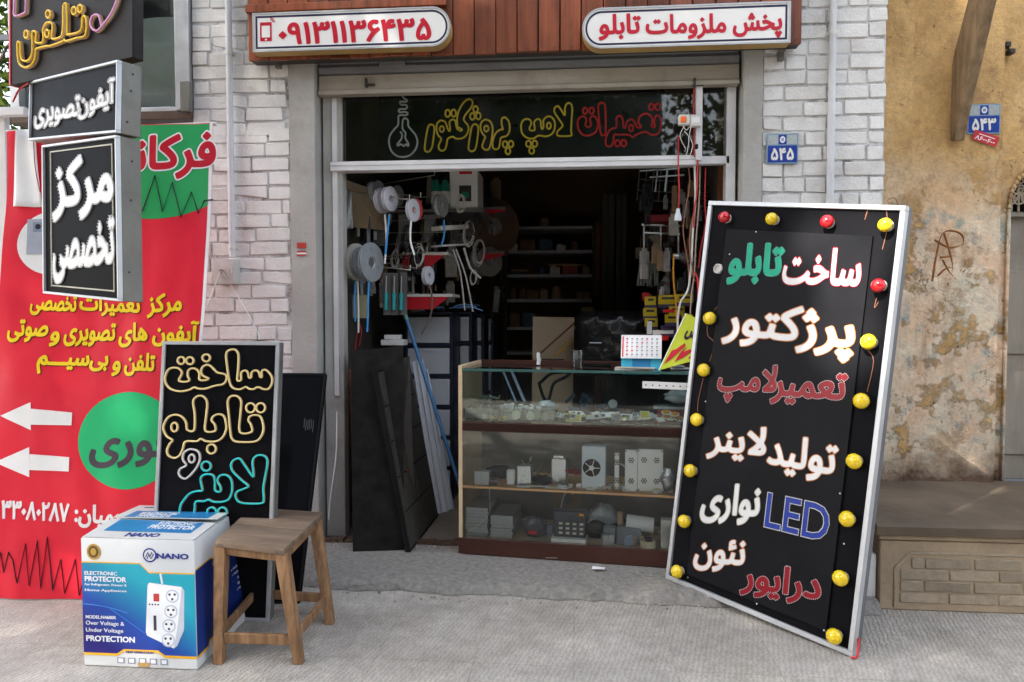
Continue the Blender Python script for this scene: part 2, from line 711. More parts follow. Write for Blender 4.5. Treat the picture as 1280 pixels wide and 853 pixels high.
def write(mb, sf, s, L, R, h, w0, w1, off=0.03, ref=None, box='px', flip=False):
    """letters on surface sf: L, R = picture places of the middle of the left and right side of the written line, h = its height.
    ref: the weight whose outline fills the box (so that two weights of one line register)"""
    vs, fs, bd = text2d(s, off)
    x0, x1, y0, y1 = box2d(text2d(s, off if ref is None else ref)[0])
    if box == 'px':
        uL, vL = sf.uv(*L, w1); uR, vR = sf.uv(*R, w1)
        mx, my = (L[0] + R[0]) / 2, (L[1] + R[1]) / 2
        hv = sf.uv(mx, my - h / 2, w1)[1] - sf.uv(mx, my + h / 2, w1)[1]
    else:
        (uL, vL), (uR, vR), hv = L, R, h
    def mp(x, y, w):
        a, b = (x - x0) / (x1 - x0), (y - y0) / (y1 - y0)
        if flip:
            a, b = 1 - a, 1 - b
        return sf.at(uL + (uR - uL) * a, vL + (vR - vL) * a + (b - 0.5) * hv, w)
    base = len(mb.v)
    for x, y, i in vs:
        mb.vert(mp(x, y, w1 + 0.00025 * (i % 4)))
    nv = len(vs)
    for x, y, i in vs:
        mb.vert(mp(x, y, w0))
    for f in fs:
        mb.face([base + k for k in f])
    for a, b in bd:
        mb.face((base + a, base + b, base + nv + b, base + nv + a))
    return mp, vs, fs, bd

def studs(mb, mp, vs, fs, bd, w, r, step):
    'small lamps or beads along the outline of the letters (in letter units)'
    import numpy as np
    A = np.array([(v[0], v[1]) for v in vs])
    tri = []
    for f in fs:
        for k in range(1, len(f) - 1):
            tri.append((f[0], f[k], f[k + 1]))
    T = A[np.array(tri)]
    isl = np.array([vs[t[0]][2] for t in tri])
    nxt = {}
    for a, b in bd:
        nxt.setdefault(a, []).append(b); nxt.setdefault(b, []).append(a)
    seen = set()
    for s0 in list(nxt):
        if s0 in seen: continue
        loop = [s0]; seen.add(s0); cur = s0
        while True:
            q = [k for k in nxt[cur] if k not in seen]
            if not q: break
            cur = q[0]; seen.add(cur); loop.append(cur)
        if len(loop) < 3: continue
        pts = A[loop + [loop[0]]]
        acc = 0.0
        for p, q in zip(pts[:-1], pts[1:]):
            d = np.linalg.norm(q - p)
            if d < 1e-9: continue
            while acc <= d:
                c = p + (q - p) * (acc / d)
                # inside another glyph?
                x, y = c
                s1 = (T[:, 1, 0] - T[:, 0, 0]) * (y - T[:, 0, 1]) - (T[:, 1, 1] - T[:, 0, 1]) * (x - T[:, 0, 0])
                s2 = (T[:, 2, 0] - T[:, 1, 0]) * (y - T[:, 1, 1]) - (T[:, 2, 1] - T[:, 1, 1]) * (x - T[:, 1, 0])
                s3 = (T[:, 0, 0] - T[:, 2, 0]) * (y - T[:, 2, 1]) - (T[:, 0, 1] - T[:, 2, 1]) * (x - T[:, 2, 0])
                ins = (((s1 > 0) & (s2 > 0) & (s3 > 0)) | ((s1 < 0) & (s2 < 0) & (s3 < 0))) & (isl != vs[s0][2])
                if not ins.any():
                    o = mp(x, y, w); e1 = mp(x + 0.01, y, w) - o; e2 = mp(x, y + 0.01, w) - o
                    e1.normalize(); e2 = (e2 - e1 * e2.dot(e1)).normalized(); nn = e1.cross(e2)
                    b = [mb.vert(o + (e1 * math.cos(t_) + e2 * math.sin(t_)) * r) for t_ in (0, 1.2566, 2.5133, 3.7699, 5.0265)]
                    tp = mb.vert(o + nn * r * 0.9)
                    for k in range(5):
                        mb.face((b[k], b[(k + 1) % 5], tp))
                acc += step
            acc -= d
    return mb

def outlined(sf, parent, s, L, R, h, fill, edge, w=0.0, off=0.028, rim=0.03, th=0.004, dots=None, name='lettering'):
    'painted or cut letters with a rim of another colour, and beads along the rim when dots is given'
    a, b = MB(), MB()
    write(a, sf, s, L, R, h, w, w + th * 0.5, off + rim)
    write(b, sf, s, L, R, h, w + th * 0.5, w + th, off, ref=off + rim)
    e = a.build(name, edge, parent)
    b.build('letter_face', fill, e)
    if dots:
        d = MB()
        mp, vs, fs, bd = write(MB(), sf, s, L, R, h, w, w + th * 0.5, off + rim * 0.6, ref=off + rim)
        studs(d, mp, vs, fs, bd, w + th * 0.95, dots[1], dots[2])
        d.build('edge_beads', dots[0], e)
    return e

# neon: outlines in the coordinates of an enlarged view (origin ox, oy and scale k)
def neon(sf, parent, paths, ox, oy, k, m, back, r=0.0045, w=0.012, name='neon_tube'):
    a, b = MB(), MB()
    for p in paths:
        closed = p[0] != 'open'
        if p[0] == 'dot':
            for (x, y, rx, ry) in p[1:]:
                q = [(x + rx * math.cos(t * math.pi / 6), y + ry * math.sin(t * math.pi / 6)) for t in range(12)]
                pts = [sf.px(ox + i / k, oy + j / k, w) for i, j in q]
                a.tube(pts, r, 7, True, 2)
                b.tube([t - sf.n * w * 0.62 for t in pts], r * 1.15, 6, True, 2)
            continue
        q = p[1:] if p[0] == 'open' else p
        pts = [sf.px(ox + i / k, oy + j / k, w) for i, j in q]
        a.tube(pts, r, 7, closed, 4)
        b.tube([t - sf.n * w * 0.62 for t in pts], r * 1.15, 6, closed, 4)
    o = a.build(name, m, parent)
    b.build('tube_backing', back, o)
    return o

# ================================================================== the setting
R = random.Random(7)
def X(px, Y=4.1, py=400): return W(px, py, Y).x
def Z(py, px=640, Y=4.1): return W(px, py, Y).z
def CD(px, py, d): return EYE + ray(px, py) * d
YF = 4.1                                   # face of the shop front
FLOOR = 0.05

# ------------------------------------------------------------------ common materials
def brick_paint():
    m = mat('white_wall_paint', (0.70, 0.69, 0.665), 0.7, var=0.09, scale=6, bump=0.4, bscale=85, dirt=0.38, dirtcol=(0.30, 0.25, 0.19), island=0.07)
    return m
M_brick = brick_paint()
M_mortar = mat('painted_mortar', (0.60, 0.60, 0.60), 0.8, var=0.12, scale=14, bump=0.7, bscale=45, dirt=0.95, dirtcol=(0.05, 0.035, 0.025))  # near-black patches paint the shade of open holes in the joints
M_concrete = mat('grey_render', (0.40, 0.39, 0.365), 0.8, var=0.14, scale=4, bump=0.3, bscale=45, dirt=0.45, dirtcol=(0.2, 0.17, 0.13))
M_alu = mat('white_aluminium', (0.66, 0.66, 0.67), 0.4, var=0.08, scale=6, dirt=0.25, dirtcol=(0.3, 0.28, 0.26))
M_galv = mat('galvanised_frame', (0.56, 0.58, 0.60), 0.38, 0.75, var=0.12, scale=10)
M_steel = mat('steel_side', (0.17, 0.165, 0.145), 0.55, 0.2, var=0.3, scale=5, dirt=0.4, dirtcol=(0.12, 0.1, 0.07))
M_black = mat('black_panel', (0.008, 0.008, 0.0095), 0.42, var=0.35, scale=3, dirt=0.06, dirtcol=(0.08, 0.08, 0.08), bump=0.02, bscale=20, spec=0.015)
M_blackmat = mat('matt_black', (0.010, 0.010, 0.010), 0.6, var=0.3, scale=5, dirt=0.12, dirtcol=(0.045, 0.042, 0.04), spec=0.1)
M_dark = mat('dark_iron', (0.05, 0.045, 0.04), 0.6, var=0.3, scale=12)
M_white = mat('white_plastic', (0.78, 0.78, 0.77), 0.4, var=0.04, scale=12)
M_offw = mat('worn_white_plastic', (0.62, 0.61, 0.58), 0.5, var=0.1, scale=14, dirt=0.2, dirtcol=(0.3, 0.27, 0.22))
M_red = mat('red_plastic', (0.55, 0.02, 0.025), 0.35, var=0.12, scale=9)
M_yel = mat('yellow_plastic', (0.80, 0.52, 0.03), 0.4, var=0.1, scale=9)
M_wood = mat('old_plank', (0.27, 0.17, 0.095), 0.75, var=0.35, scale=5, stretch=(1, 1, 0.15), bump=0.4, bscale=30, dirt=0.35, dirtcol=(0.09, 0.06, 0.04))
M_ply = mat('pale_chipboard', (0.60, 0.45, 0.28), 0.6, var=0.12, scale=14)
M_card = mat('cardboard', (0.42, 0.29, 0.17), 0.8, var=0.12, scale=6)
M_glass = glass('shop_glass', dust=0.006)
M_cable_r = mat('red_cable', (0.42, 0.03, 0.03), 0.45)
M_cable_w = mat('white_cable', (0.62, 0.60, 0.54), 0.5)
M_cable_b = mat('black_cable', (0.02, 0.02, 0.02), 0.5)
M_copper = mat('brown_cable', (0.28, 0.12, 0.07), 0.5)
M_blue = mat('blue_plastic', (0.03, 0.18, 0.42), 0.4)
M_brown = mat('dark_brown_laminate', (0.055, 0.022, 0.016), 0.35, var=0.25, scale=4, stretch=(0.3, 1, 1), dirt=0.12, dirtcol=(0.2, 0.12, 0.09))

# ------------------------------------------------------------------ ground, pavement, apron
def ribbed():
    m = bpy.data.materials.new('ribbed_paving')
    m.use_nodes = True
    N, L = nt(m); p = P(m)
    tc = N.new('ShaderNodeTexCoord')
    def noise(scale, detail=8, rough=0.6):
        n = N.new('ShaderNodeTexNoise'); n.inputs['Scale'].default_value = scale; n.inputs['Detail'].default_value = detail; n.inputs['Roughness'].default_value = rough
        L.new(tc.outputs['Object'], n.inputs['Vector']); return n
    n1, n2, n3 = noise(0.9), noise(14, 9, 0.75), noise(2.6, 10, 0.7)
    cr = N.new('ShaderNodeValToRGB')
    cr.color_ramp.elements[0].position = 0.3; cr.color_ramp.elements[0].color = (0.40, 0.365, 0.315, 1)
    cr.color_ramp.elements[1].position = 0.7; cr.color_ramp.elements[1].color = (0.60, 0.56, 0.50, 1)
    L.new(n3.outputs['Fac'], cr.inputs[0])
    md = N.new('ShaderNodeMix'); md.data_type = 'RGBA'; md.blend_type = 'MULTIPLY'; md.inputs['Factor'].default_value = 0.55
    L.new(cr.outputs[0], md.inputs['A'])
    c2 = N.new('ShaderNodeValToRGB'); c2.color_ramp.elements[0].position = 0.3; c2.color_ramp.elements[0].color = (0.45, 0.43, 0.4, 1); c2.color_ramp.elements[1].position = 0.65
    L.new(n2.outputs['Fac'], c2.inputs[0]); L.new(c2.outputs[0], md.inputs['B'])
    # combed wavy ribs, 13 mm apart, broken by the tile joints
    mp = N.new('ShaderNodeMapping'); mp.inputs['Rotation'].default_value = (0, 0, rad(14))
    L.new(tc.outputs['Object'], mp.inputs['Vector'])
    wv = N.new('ShaderNodeTexWave'); wv.wave_type = 'BANDS'; wv.bands_direction = 'X'; wv.wave_profile = 'SIN'
    wv.inputs['Scale'].default_value = 15.5; wv.inputs['Distortion'].default_value = 6.5; wv.inputs['Detail'].default_value = 2.0; wv.inputs['Detail Scale'].default_value = 2.6; wv.inputs['Detail Roughness'].default_value = 0.6
    L.new(mp.outputs[0], wv.inputs['Vector'])
    bk = N.new('ShaderNodeTexBrick'); bk.offset = 0.0
    bk.inputs['Scale'].default_value = 1.0; bk.inputs['Mortar Size'].default_value = 0.0022; bk.inputs['Brick Width'].default_value = 0.4; bk.inputs['Row Height'].default_value = 0.4
    bk.inputs['Color1'].default_value = (1, 1, 1, 1); bk.inputs['Color2'].default_value = (0.93, 0.93, 0.93, 1); bk.inputs['Mortar'].default_value = (0.72, 0.70, 0.67, 1)
    L.new(tc.outputs['Object'], bk.inputs['Vector'])
    m3 = N.new('ShaderNodeMix'); m3.data_type = 'RGBA'; m3.blend_type = 'MULTIPLY'; m3.inputs['Factor'].default_value = 0.8
    L.new(md.outputs['Result'], m3.inputs['A']); L.new(bk.outputs['Color'], m3.inputs['B'])
    # darker colour along the grooves
    m4 = N.new('ShaderNodeMix'); m4.data_type = 'RGBA'; m4.blend_type = 'MULTIPLY'
    gm = N.new('ShaderNodeMapRange'); gm.inputs[3].default_value = 0.0; gm.inputs[4].default_value = 0.38
    L.new(wv.outputs['Fac'], gm.inputs[0]); L.new(gm.outputs[0], m4.inputs['Factor'])
    L.new(m3.outputs['Result'], m4.inputs['A']); m4.inputs['B'].default_value = (0.45, 0.42, 0.38, 1)
    m5 = N.new('ShaderNodeMix'); m5.data_type = 'RGBA'
    n5 = N.new('ShaderNodeTexNoise'); n5.inputs['Scale'].default_value = 1.7; n5.inputs['Detail'].default_value = 12; n5.inputs['Roughness'].default_value = .72; L.new(tc.outputs['Object'], n5.inputs['Vector'])
    r5 = N.new('ShaderNodeMapRange'); r5.inputs[1].default_value = .54; r5.inputs[2].default_value = .70; r5.inputs[4].default_value = .55; L.new(n5.outputs['Fac'], r5.inputs[0]); L.new(r5.outputs[0], m5.inputs['Factor'])
    L.new(m4.outputs['Result'], m5.inputs['A']); m5.inputs['B'].default_value = (.20, .185, .16, 1)
    vs_ = N.new('ShaderNodeTexVoronoi'); vs_.inputs['Scale'].default_value = 2.6; L.new(tc.outputs['Object'], vs_.inputs['Vector'])
    r6 = N.new('ShaderNodeMapRange'); r6.inputs[1].default_value = .030; r6.inputs[2].default_value = .045; r6.inputs[3].default_value = .65; r6.inputs[4].default_value = 0; L.new(vs_.outputs['Distance'], r6.inputs[0])
    m6 = N.new('ShaderNodeMix'); m6.data_type = 'RGBA'; L.new(r6.outputs[0], m6.inputs['Factor']); L.new(m5.outputs['Result'], m6.inputs['A']); m6.inputs['B'].default_value = (.13, .12, .11, 1)
    L.new(m6.outputs['Result'], p.inputs['Base Color'])
    wear = N.new('ShaderNodeMapRange'); wear.inputs[1].default_value = 0.35; wear.inputs[2].default_value = 0.62; wear.inputs[3].default_value = 0.15; wear.inputs[4].default_value = 1
    L.new(n1.outputs['Fac'], wear.inputs[0])
    mu = N.new('ShaderNodeMath'); mu.operation = 'MULTIPLY'
    L.new(wv.outputs['Fac'], mu.inputs[0]); L.new(wear.outputs[0], mu.inputs[1])
    ad = N.new('ShaderNodeMath'); ad.operation = 'ADD'
    sc = N.new('ShaderNodeMath'); sc.operation = 'MULTIPLY'; sc.inputs[1].default_value = 0.9
    L.new(n2.outputs['Fac'], sc.inputs[0]); L.new(mu.outputs[0], ad.inputs[0]); L.new(sc.outputs[0], ad.inputs[1])
    b = N.new('ShaderNodeBump'); b.inputs['Strength'].default_value = 0.6; b.inputs['Distance'].default_value = 0.006; b.invert = True
    L.new(ad.outputs[0], b.inputs['Height']); L.new(b.outputs[0], p.inputs['Normal'])
    p.inputs['Roughness'].default_value = 0.85
    return m

g = MB(); g.poly(((-250, -250, -0.13), (250, -250, -0.13), (250, 250, -0.13), (-250, 250, -0.13)))
tag(g.build('ground', mat('asphalt', (0.05, 0.05, 0.052), 0.9, var=0.2, scale=3, bump=0.4, bscale=90)), kind='structure')
g = MB(); g.lohi((-40, -3.2, -0.13), (40, 4.9, 0.0))
tag(g.build('pavement', ribbed(), bevel=0.02), kind='structure')

# the worn concrete apron in front of the shop, with a broken edge
M_apron = mat('worn_concrete', (0.25, 0.235, 0.21), 0.92, var=0.3, scale=38, bump=1.0, bscale=55, dirt=0.7, dirtcol=(0.15, 0.135, 0.115))
g = MB()
x0, x1 = -1.75, 1.42
front, nseg = [], 90
for i in range(nseg + 1):
    x = x0 + (x1 - x0) * i / nseg
    y = 3.50 - 0.035 * (x + 1.2) + 0.035 * mnoise.noise((x * 4, 3.1, 0)) + 0.030 * mnoise.noise((x * 17, 1.1, 0))
    front.append((x, y))
rows = [(0.0, 0.003), (0.02, 0.030), (0.05, FLOOR - 0.008), (0.11, FLOOR - 0.001), (0.30, FLOOR), (0.60, FLOOR)]
idx = []
for d, z in rows:
    r_ = []
    for x, y in front:
        yy = y + d + (0.022 * mnoise.noise((x * 13, d * 20, 5)) if 0 < d < 0.2 else 0)
        zz = z + (0.012 * mnoise.noise((x * 16, d * 30, 2)) if 0 < d < 0.25 else 0)
        r_.append(g.vert((x, min(yy, 4.24), zz)))
    idx.append(r_)
for a, b in zip(idx, idx[1:]):
    for i in range(nseg):
        g.face((a[i], a[i + 1], b[i + 1], b[i]))
tag(g.build('apron', M_apron), kind='structure')
g = MB(); g.lohi((-1.9, 4.23, 0.004), (1.45, 8.3, FLOOR - 0.004))
tag(g.build('shop_floor', mat('dusty_shop_floor', (0.24, 0.20, 0.165), 0.8, var=0.2, scale=6, bump=0.3, dirt=0.5, dirtcol=(0.1, 0.08, 0.06))), kind='structure')
# iron track of the shutter, rusty and chipped, across the doorway
g = MB()
for a, b in ((-1.47, -0.9), (-0.9, -0.2), (-0.2, 0.35), (0.35, 0.93)):
    n_ = 14
    for k in range(n_):
        xa_, xb_ = a + (b - a) * k / n_, a + (b - a) * (k + 1) / n_
        h_ = .016 + .014 * mnoise.noise((k * .7, a, 0)) + R.uniform(0, .006)
        y_ = 4.07 + R.uniform(-.012, .008)
        g.ob((xa_, y_, FLOOR - .004), (xb_ - xa_ - .002, 0, 0), (0, 0.06, 0), (0, 0, max(.008, h_) + .004))
tag(g.build('shutter_track', mat('rusty_iron', (0.075, 0.042, 0.028), 0.85, var=0.5, scale=40, bump=0.6, dirt=0.45, dirtcol=(0.30, 0.27, 0.20))), 'low rusty iron track lying across the shop doorway threshold', 'track')

# ------------------------------------------------------------------ white brick piers
def brick_wall(name, x0, x1, z0, z1, Y, label, seed, back=0.22, ret_r=False, loc=None):
    rr = random.Random(seed)
    g = MB()
    course, bl = 0.0825, 0.225
    z, k = z0, 0
    while z < z1:
        x = x0 - (0.0 if k % 2 == 0 else bl * 0.5)
        h = course - 0.011 + rr.uniform(-.003, .003)
        while x < x1:
            L_ = bl * (1 if rr.random() > 0.25 else 0.5) + rr.uniform(-.014, .014)
            a, b = max(x, x0), min(x + L_ - 0.010, x1 + (rr.uniform(-.012, .008) if ret_r else 0))
            if b - a > 0.03:
                chip = rr.uniform(.008, .026) if rr.random() < .12 else 0
                d = rr.uniform(-0.004, 0.004) + (0.007 if rr.random() < .06 else 0)
                dz = rr.uniform(-.004, .004)
                c = [V(a + chip * .3, Y + d, z + dz + chip), V(b, Y + d + rr.uniform(-.003, .003), z + dz + rr.uniform(-.005, .005)),
                     V(b - rr.uniform(0, .007), Y + d, z + h + dz + rr.uniform(-.005, .003)), V(a + rr.uniform(0, .003), Y + d, z + h + dz + rr.uniform(-.002, .002))]
                g.hexa(c, [q + V(0, 0.05, 0) for q in c])
            x += L_
        z += course
        k += 1
    w = thing(name, (( x0 + x1) / 2, Y, z0), label, 'wall')
    g.build('brick_face', M_brick, w, bevel=0.003, seg=1)
    b = MB(); b.lohi((x0, Y + 0.009, z0), (x1, Y + back, z1))
    b.build('mortar_backing', M_mortar, w)
    return w
XL0, XL1 = -3.37, X(365)
brick_wall('brick_wall', XL0, XL1, 0.0, 2.42, YF, 'white painted brick wall behind the red banner and the leaning neon board', 3)
# above the banner the window starts further left, so the upper part of the pier is narrower
brick_wall('brick_pier', X(246), XL1, 2.43, 3.9, YF, 'upper white painted brick pier carrying the left pipe beside the shop window', 4)
XR0, XR1 = X(950), X(1101)
brick_wall('brick_wall', XR0, XR1, 0.0, 3.9, YF, 'white painted brick wall right of the shop doorway with blue plate 545', 5, ret_r=True)

# concrete door posts
def jamb(x0, x1, label, Y0=YF - 0.012, side=None):
    g = MB()
    n = 26
    ring = []
    for i in range(n + 1):
        z = 0.0 + (3.0) * i / n
        j = 0.004 * mnoise.noise((z * 6, x0, 0))
        ring.append([V(x0 + 0.003 * mnoise.noise((z * 5, 7, x0)), Y0 + j, z), V(x1 + 0.003 * mnoise.noise((z * 5, 3, x1)), Y0 + j, z), V(x1, Y0 + 0.2, z), V(x0, Y0 + 0.2, z)])
    ids = [[g.vert(p) for p in r_] for r_ in ring]
    for a, b in zip(ids, ids[1:]):
        for k in range(4):
            g.face((a[k], a[(k + 1) % 4], b[(k + 1) % 4], b[k]))
    g.face(ids[0]); g.face(ids[-1])
    return tag(g.build('door_post', M_concrete, bevel=0.004), label, 'door post')
JL = jamb(XL1 + 0.004, X(397), 'grey rendered door post left of the shop opening with small red stickers')
JR = jamb(X(925), XR0 - 0.004, 'pale rendered door post right of the shop opening behind the leaning bulb board')
# stickers and pencil marks on the left post (parts of nothing: little labels)
for py, hh, lab in ((307, 7, 'upper small red sticker on the left door post'), (317, 6, 'lower small red and white sticker on the left door post')):
    t = MB(); c = W(377, py, YF - 0.019)
    t.box(c, (0.055, 0.0016, hh * 0.0046))
    t.m(1)
    if py > 310:
        t.box(c + V(0, -0.0015, 0), (0.055, 0.0012, 0.010))
    tag(t.build('sticker', [mat('faded_red_paper', (0.45, 0.05, 0.04), 0.6, var=0.2, scale=40), M_white]), lab, 'sticker')

# ------------------------------------------------------------------ inside of the shop: dark room
M_room = mat('dark_room_wall', (0.15, 0.09, 0.055), 0.85, var=0.3, scale=3, bump=0.2, dirt=0.4, dirtcol=(0.04, 0.03, 0.025))  # dark brown tone with darker blotches
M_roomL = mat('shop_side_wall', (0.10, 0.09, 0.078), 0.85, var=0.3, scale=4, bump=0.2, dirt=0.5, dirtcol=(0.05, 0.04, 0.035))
XI0, XI1, YB, ZC = X(399) - 0.01, X(925), 8.0, 3.02
def shell(name, lo, hi, m, lab):
    b = MB(); b.lohi(lo, hi); tag(b.build(name, m), lab, 'wall')
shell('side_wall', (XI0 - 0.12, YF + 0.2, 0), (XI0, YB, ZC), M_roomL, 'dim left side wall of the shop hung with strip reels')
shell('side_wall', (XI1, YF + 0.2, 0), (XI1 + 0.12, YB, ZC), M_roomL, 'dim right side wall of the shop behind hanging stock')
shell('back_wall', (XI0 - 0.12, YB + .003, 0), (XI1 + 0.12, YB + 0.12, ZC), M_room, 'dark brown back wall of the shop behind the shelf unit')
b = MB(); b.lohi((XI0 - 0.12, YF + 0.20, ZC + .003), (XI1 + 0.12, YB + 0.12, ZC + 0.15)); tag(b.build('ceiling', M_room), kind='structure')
# wall over the shutter and under the planks, and the storey above
b = MB(); b.lohi((XL1 + 0.004, YF + 0.01, 3.004), (XR0 - 0.004, YF + 0.195, 3.9)); tag(b.build('lintel_wall', M_concrete), 'rendered wall over the shutter behind the plank fascia', 'wall')

# roller shutter pulled up
SH0, SH1 = X(399), X(922)
zt, zb = Z(68), Z(117, 399)
t = thing('roller_shutter', ((SH0 + SH1) / 2, YF + 0.05, zb), 'beige metal roller shutter rolled up above the doorway', 'roller shutter')
M_shut = mat('beige_metal_paint', (0.36, 0.325, 0.27), 0.55, var=0.14, scale=4, stretch=(0.4, 1, 1.5), dirt=0.6, dirtcol=(0.16, 0.12, 0.085), bump=0.1)
M_slat = mat('grey_metal_slat', (0.25, 0.255, 0.265), 0.5, 0.2, var=0.2, scale=5, stretch=(0.3, 1, 2), dirt=0.4, dirtcol=(0.1, 0.08, 0.06))
b = MB()
zr = Z(92, 399)
b.lohi((SH0, YF + 0.03, zb), (SH1, YF + 0.075, zr - 0.004))
b.lohi((SH0, YF + 0.015, zb - 0.004), (SH1, YF + 0.08, zb + 0.022))
b.build('bottom_rail', M_shut, t, bevel=0.004)
b = MB()
for k in range(4):
    z0 = zr + k * 0.062
    pr = [(YF + 0.045, z0), (YF + 0.028, z0 + 0.012), (YF + 0.026, z0 + 0.04), (YF + 0.042, z0 + 0.058), (YF + 0.06, z0 + 0.058), (YF + 0.06, z0)]
    b.prism([(SH0 + .002, y, z) for y, z in pr], (SH1 - SH0 - .004, 0, 0))
b.build('slat', M_slat, t)
b = MB()
for px in (458, 868):
    c = W(px, 104, YF + 0.02)
    b.box(c, (0.012, 0.03, 0.05)); b.box(c + V(0.02, 0.005, -0.01), (0.06, 0.012, 0.014))
b.build('lock_tab', M_dark, t, bevel=0.002)
b = MB(); q = W(490, 80, YF + 0.018); b.box(q, (0.15, 0.012, 0.03))
b.build('repair_plate', M_slat, t, bevel=0.002)

# shop front: side posts, transom glazing, white bar
t = thing('shopfront_frame', (X(412), YF + 0.1, FLOOR), 'white aluminium shopfront frame with transom glass above the open doorway', 'shopfront')
YT = YF + 0.10
b = MB(); b.lohi((X(400), YT - 0.02, FLOOR), (X(424), YT + 0.06, Z(110)))
b.m(1); b.lohi((X(419, YT), YT - 0.032, 0.9), (X(426, YT), YT - 0.021, Z(112)))
b.build('side_post', [M_concrete, M_alu], t, bevel=0.003)
b = MB(); b.lohi((X(909), YT - 0.02, FLOOR), (X(921), YT + 0.06, Z(106))); b.build('side_post', M_alu, t, bevel=0.003)
zbar0, zbar1 = Z(211, 640, YT - .03), Z(199, 640, YT - .03)
b = MB()
b.lohi((X(418, YT), YT - 0.05, zbar0), (X(867, YT), YT + 0.03, zbar1))
b.lohi((X(418, YT), YT - 0.055, zbar0 + 0.028), (X(867, YT), YT - 0.049, zbar0 + 0.034))
b.build('transom_bar', M_alu, t, bevel=0.003)
b = MB(); b.lohi((X(867.5, YT), YT - 0.02, Z(206, 890, YT)), (X(909, YT), YT + 0.03, Z(196, 890, YT))); b.build('transom_bar', M_alu, t, bevel=0.003)
b = MB(); b.lohi((X(867, YT - .05), YT - 0.062, Z(203, 870, YT)), (X(875, YT - .05), YT - 0.03, Z(104, 870, YT))); b.build('middle_post', M_alu, t, bevel=0.002)
b = MB(); b.lohi((X(425, YT), YT - 0.002, zbar1), (X(866, YT), YT + 0.004, Z(108, 640, YT))); b.build('glass_pane', M_glass, t)
b = MB(); b.lohi((X(876, YT), YT - 0.002, Z(197, 890, YT)), (X(908, YT), YT + 0.004, Z(106, 890, YT))); b.build('glass_pane', M_glass, t)
b = MB(); b.lohi((X(424.5, YT), YT + 0.006, zbar1), (X(431, YT), YT + 0.03, Z(109))); b.lohi((X(905, YT), YT + .006, zbar1), (X(908.5, YT), YT + 0.03, Z(109)))
b.build('glazing_bead', mat('brown_bead', (0.17, 0.13, 0.09), 0.6), t)

# ------------------------------------------------------------------ plank fascia
def planks():
    m = mat('varnished_plank', (0.19, 0.055, 0.025), 0.42, var=0.5, scale=16, stretch=(1.6, 1, 0.10), bump=0.3, bscale=40, coat=0.15, island=0.5, dirt=0.3, dirtcol=(0.10, 0.03, 0.015))
    return m
FY = 3.98
fx0, fx1 = X(315, FY), X(997, FY)
fz0 = Z(66, 640, FY)
t = thing('plank_fascia', (0, FY, fz0), 'red brown varnished plank fascia across the top of the shop', 'fascia')
b = MB()
x = fx0
while x < fx1 - 0.02:
    w = 0.118 + R.uniform(-.004, .004)
    x2 = min(x + w, fx1)
    dy = R.uniform(-.003, .003)
    b.lohi((x + 0.0025, FY + dy, fz0 + R.uniform(-.003, .003)), (x2 - 0.0025, FY + 0.022, 3.75))
    x += w
b.build('plank', planks(), t, bevel=0.003)
b = MB(); b.lohi((fx0, FY + 0.023, fz0 + 0.01), (fx1, YF - 0.012, 3.75)); b.build('batten', M_dark, t)
b = MB()
for i in range(26):
    xx = fx0 + 0.06 + 0.118 * i
    if xx > fx1: break
    for dz in (0.02, 0.31):
        b.disc((xx + R.uniform(-.02, .02), FY - 0.004, fz0 + dz), (0, 1, 0), 0.0035, 0.003, 8)
b.build('nail_head', M_dark, t)
b = MB(); b.lohi((fx0 - 0.002, FY - 0.03, Z(6, 640, FY)), (X(560, FY), FY - 0.004, Z(-4, 640, FY))); b.build('top_batten', planks(), t, bevel=0.003)

# brackets under the fascia ends
for px, py, lab in ((348, 80, 'small rusty bracket under the left end of the plank fascia'), (976, 70, 'small rusty bracket under the right end of the plank fascia')):
    b = MB(); c = W(px, py, YF - 0.02); b.box(c, (0.03, 0.03, 0.055)); b.box(c + V(0, -0.02, 0.02), (0.035, 0.04, 0.008)); b.disc(c + V(0, -0.018, -0.008), (0, 1, 0), 0.008, 0.006, 10)
    tag(b.build('bracket', M_steel, bevel=0.002), lab, 'bracket')

# pipes
for px, z0, z1, lab in ((290, Z(322, 290, YF - .03), 3.9, 'white painted conduit pipe running down to the junction box'), (1036.5, 0.0, 3.9, 'white painted conduit pipe beside the blue plate 545')):
    c = W(px, 300, YF - 0.03)
    t = thing('conduit_pipe', (c.x, c.y, z0), lab, 'pipe')
    b = MB(); b.tube([(c.x, c.y, z0), (c.x, c.y, z1)], 0.019, 14); b.build('pipe', mat('painted_pipe', (0.60, 0.61, 0.63), 0.45, var=0.08, scale=6, dirt=0.2, dirtcol=(0.3, 0.28, 0.26)), t)
    for zz in (0.6, 1.75 if px > 600 else 1.78, 2.9):
        if zz > z0:
            b = MB()
            b.lathe((c.x, c.y, zz), (0, 0, 1), [(0.0215, -0.012), (0.0235, 0), (0.0215, 0.012), (0.0195, 0.012)], 14)
            b.box((c.x, c.y + 0.018, zz), (0.06, 0.012, 0.02))
            b.build('pipe_clip', M_offw, t)
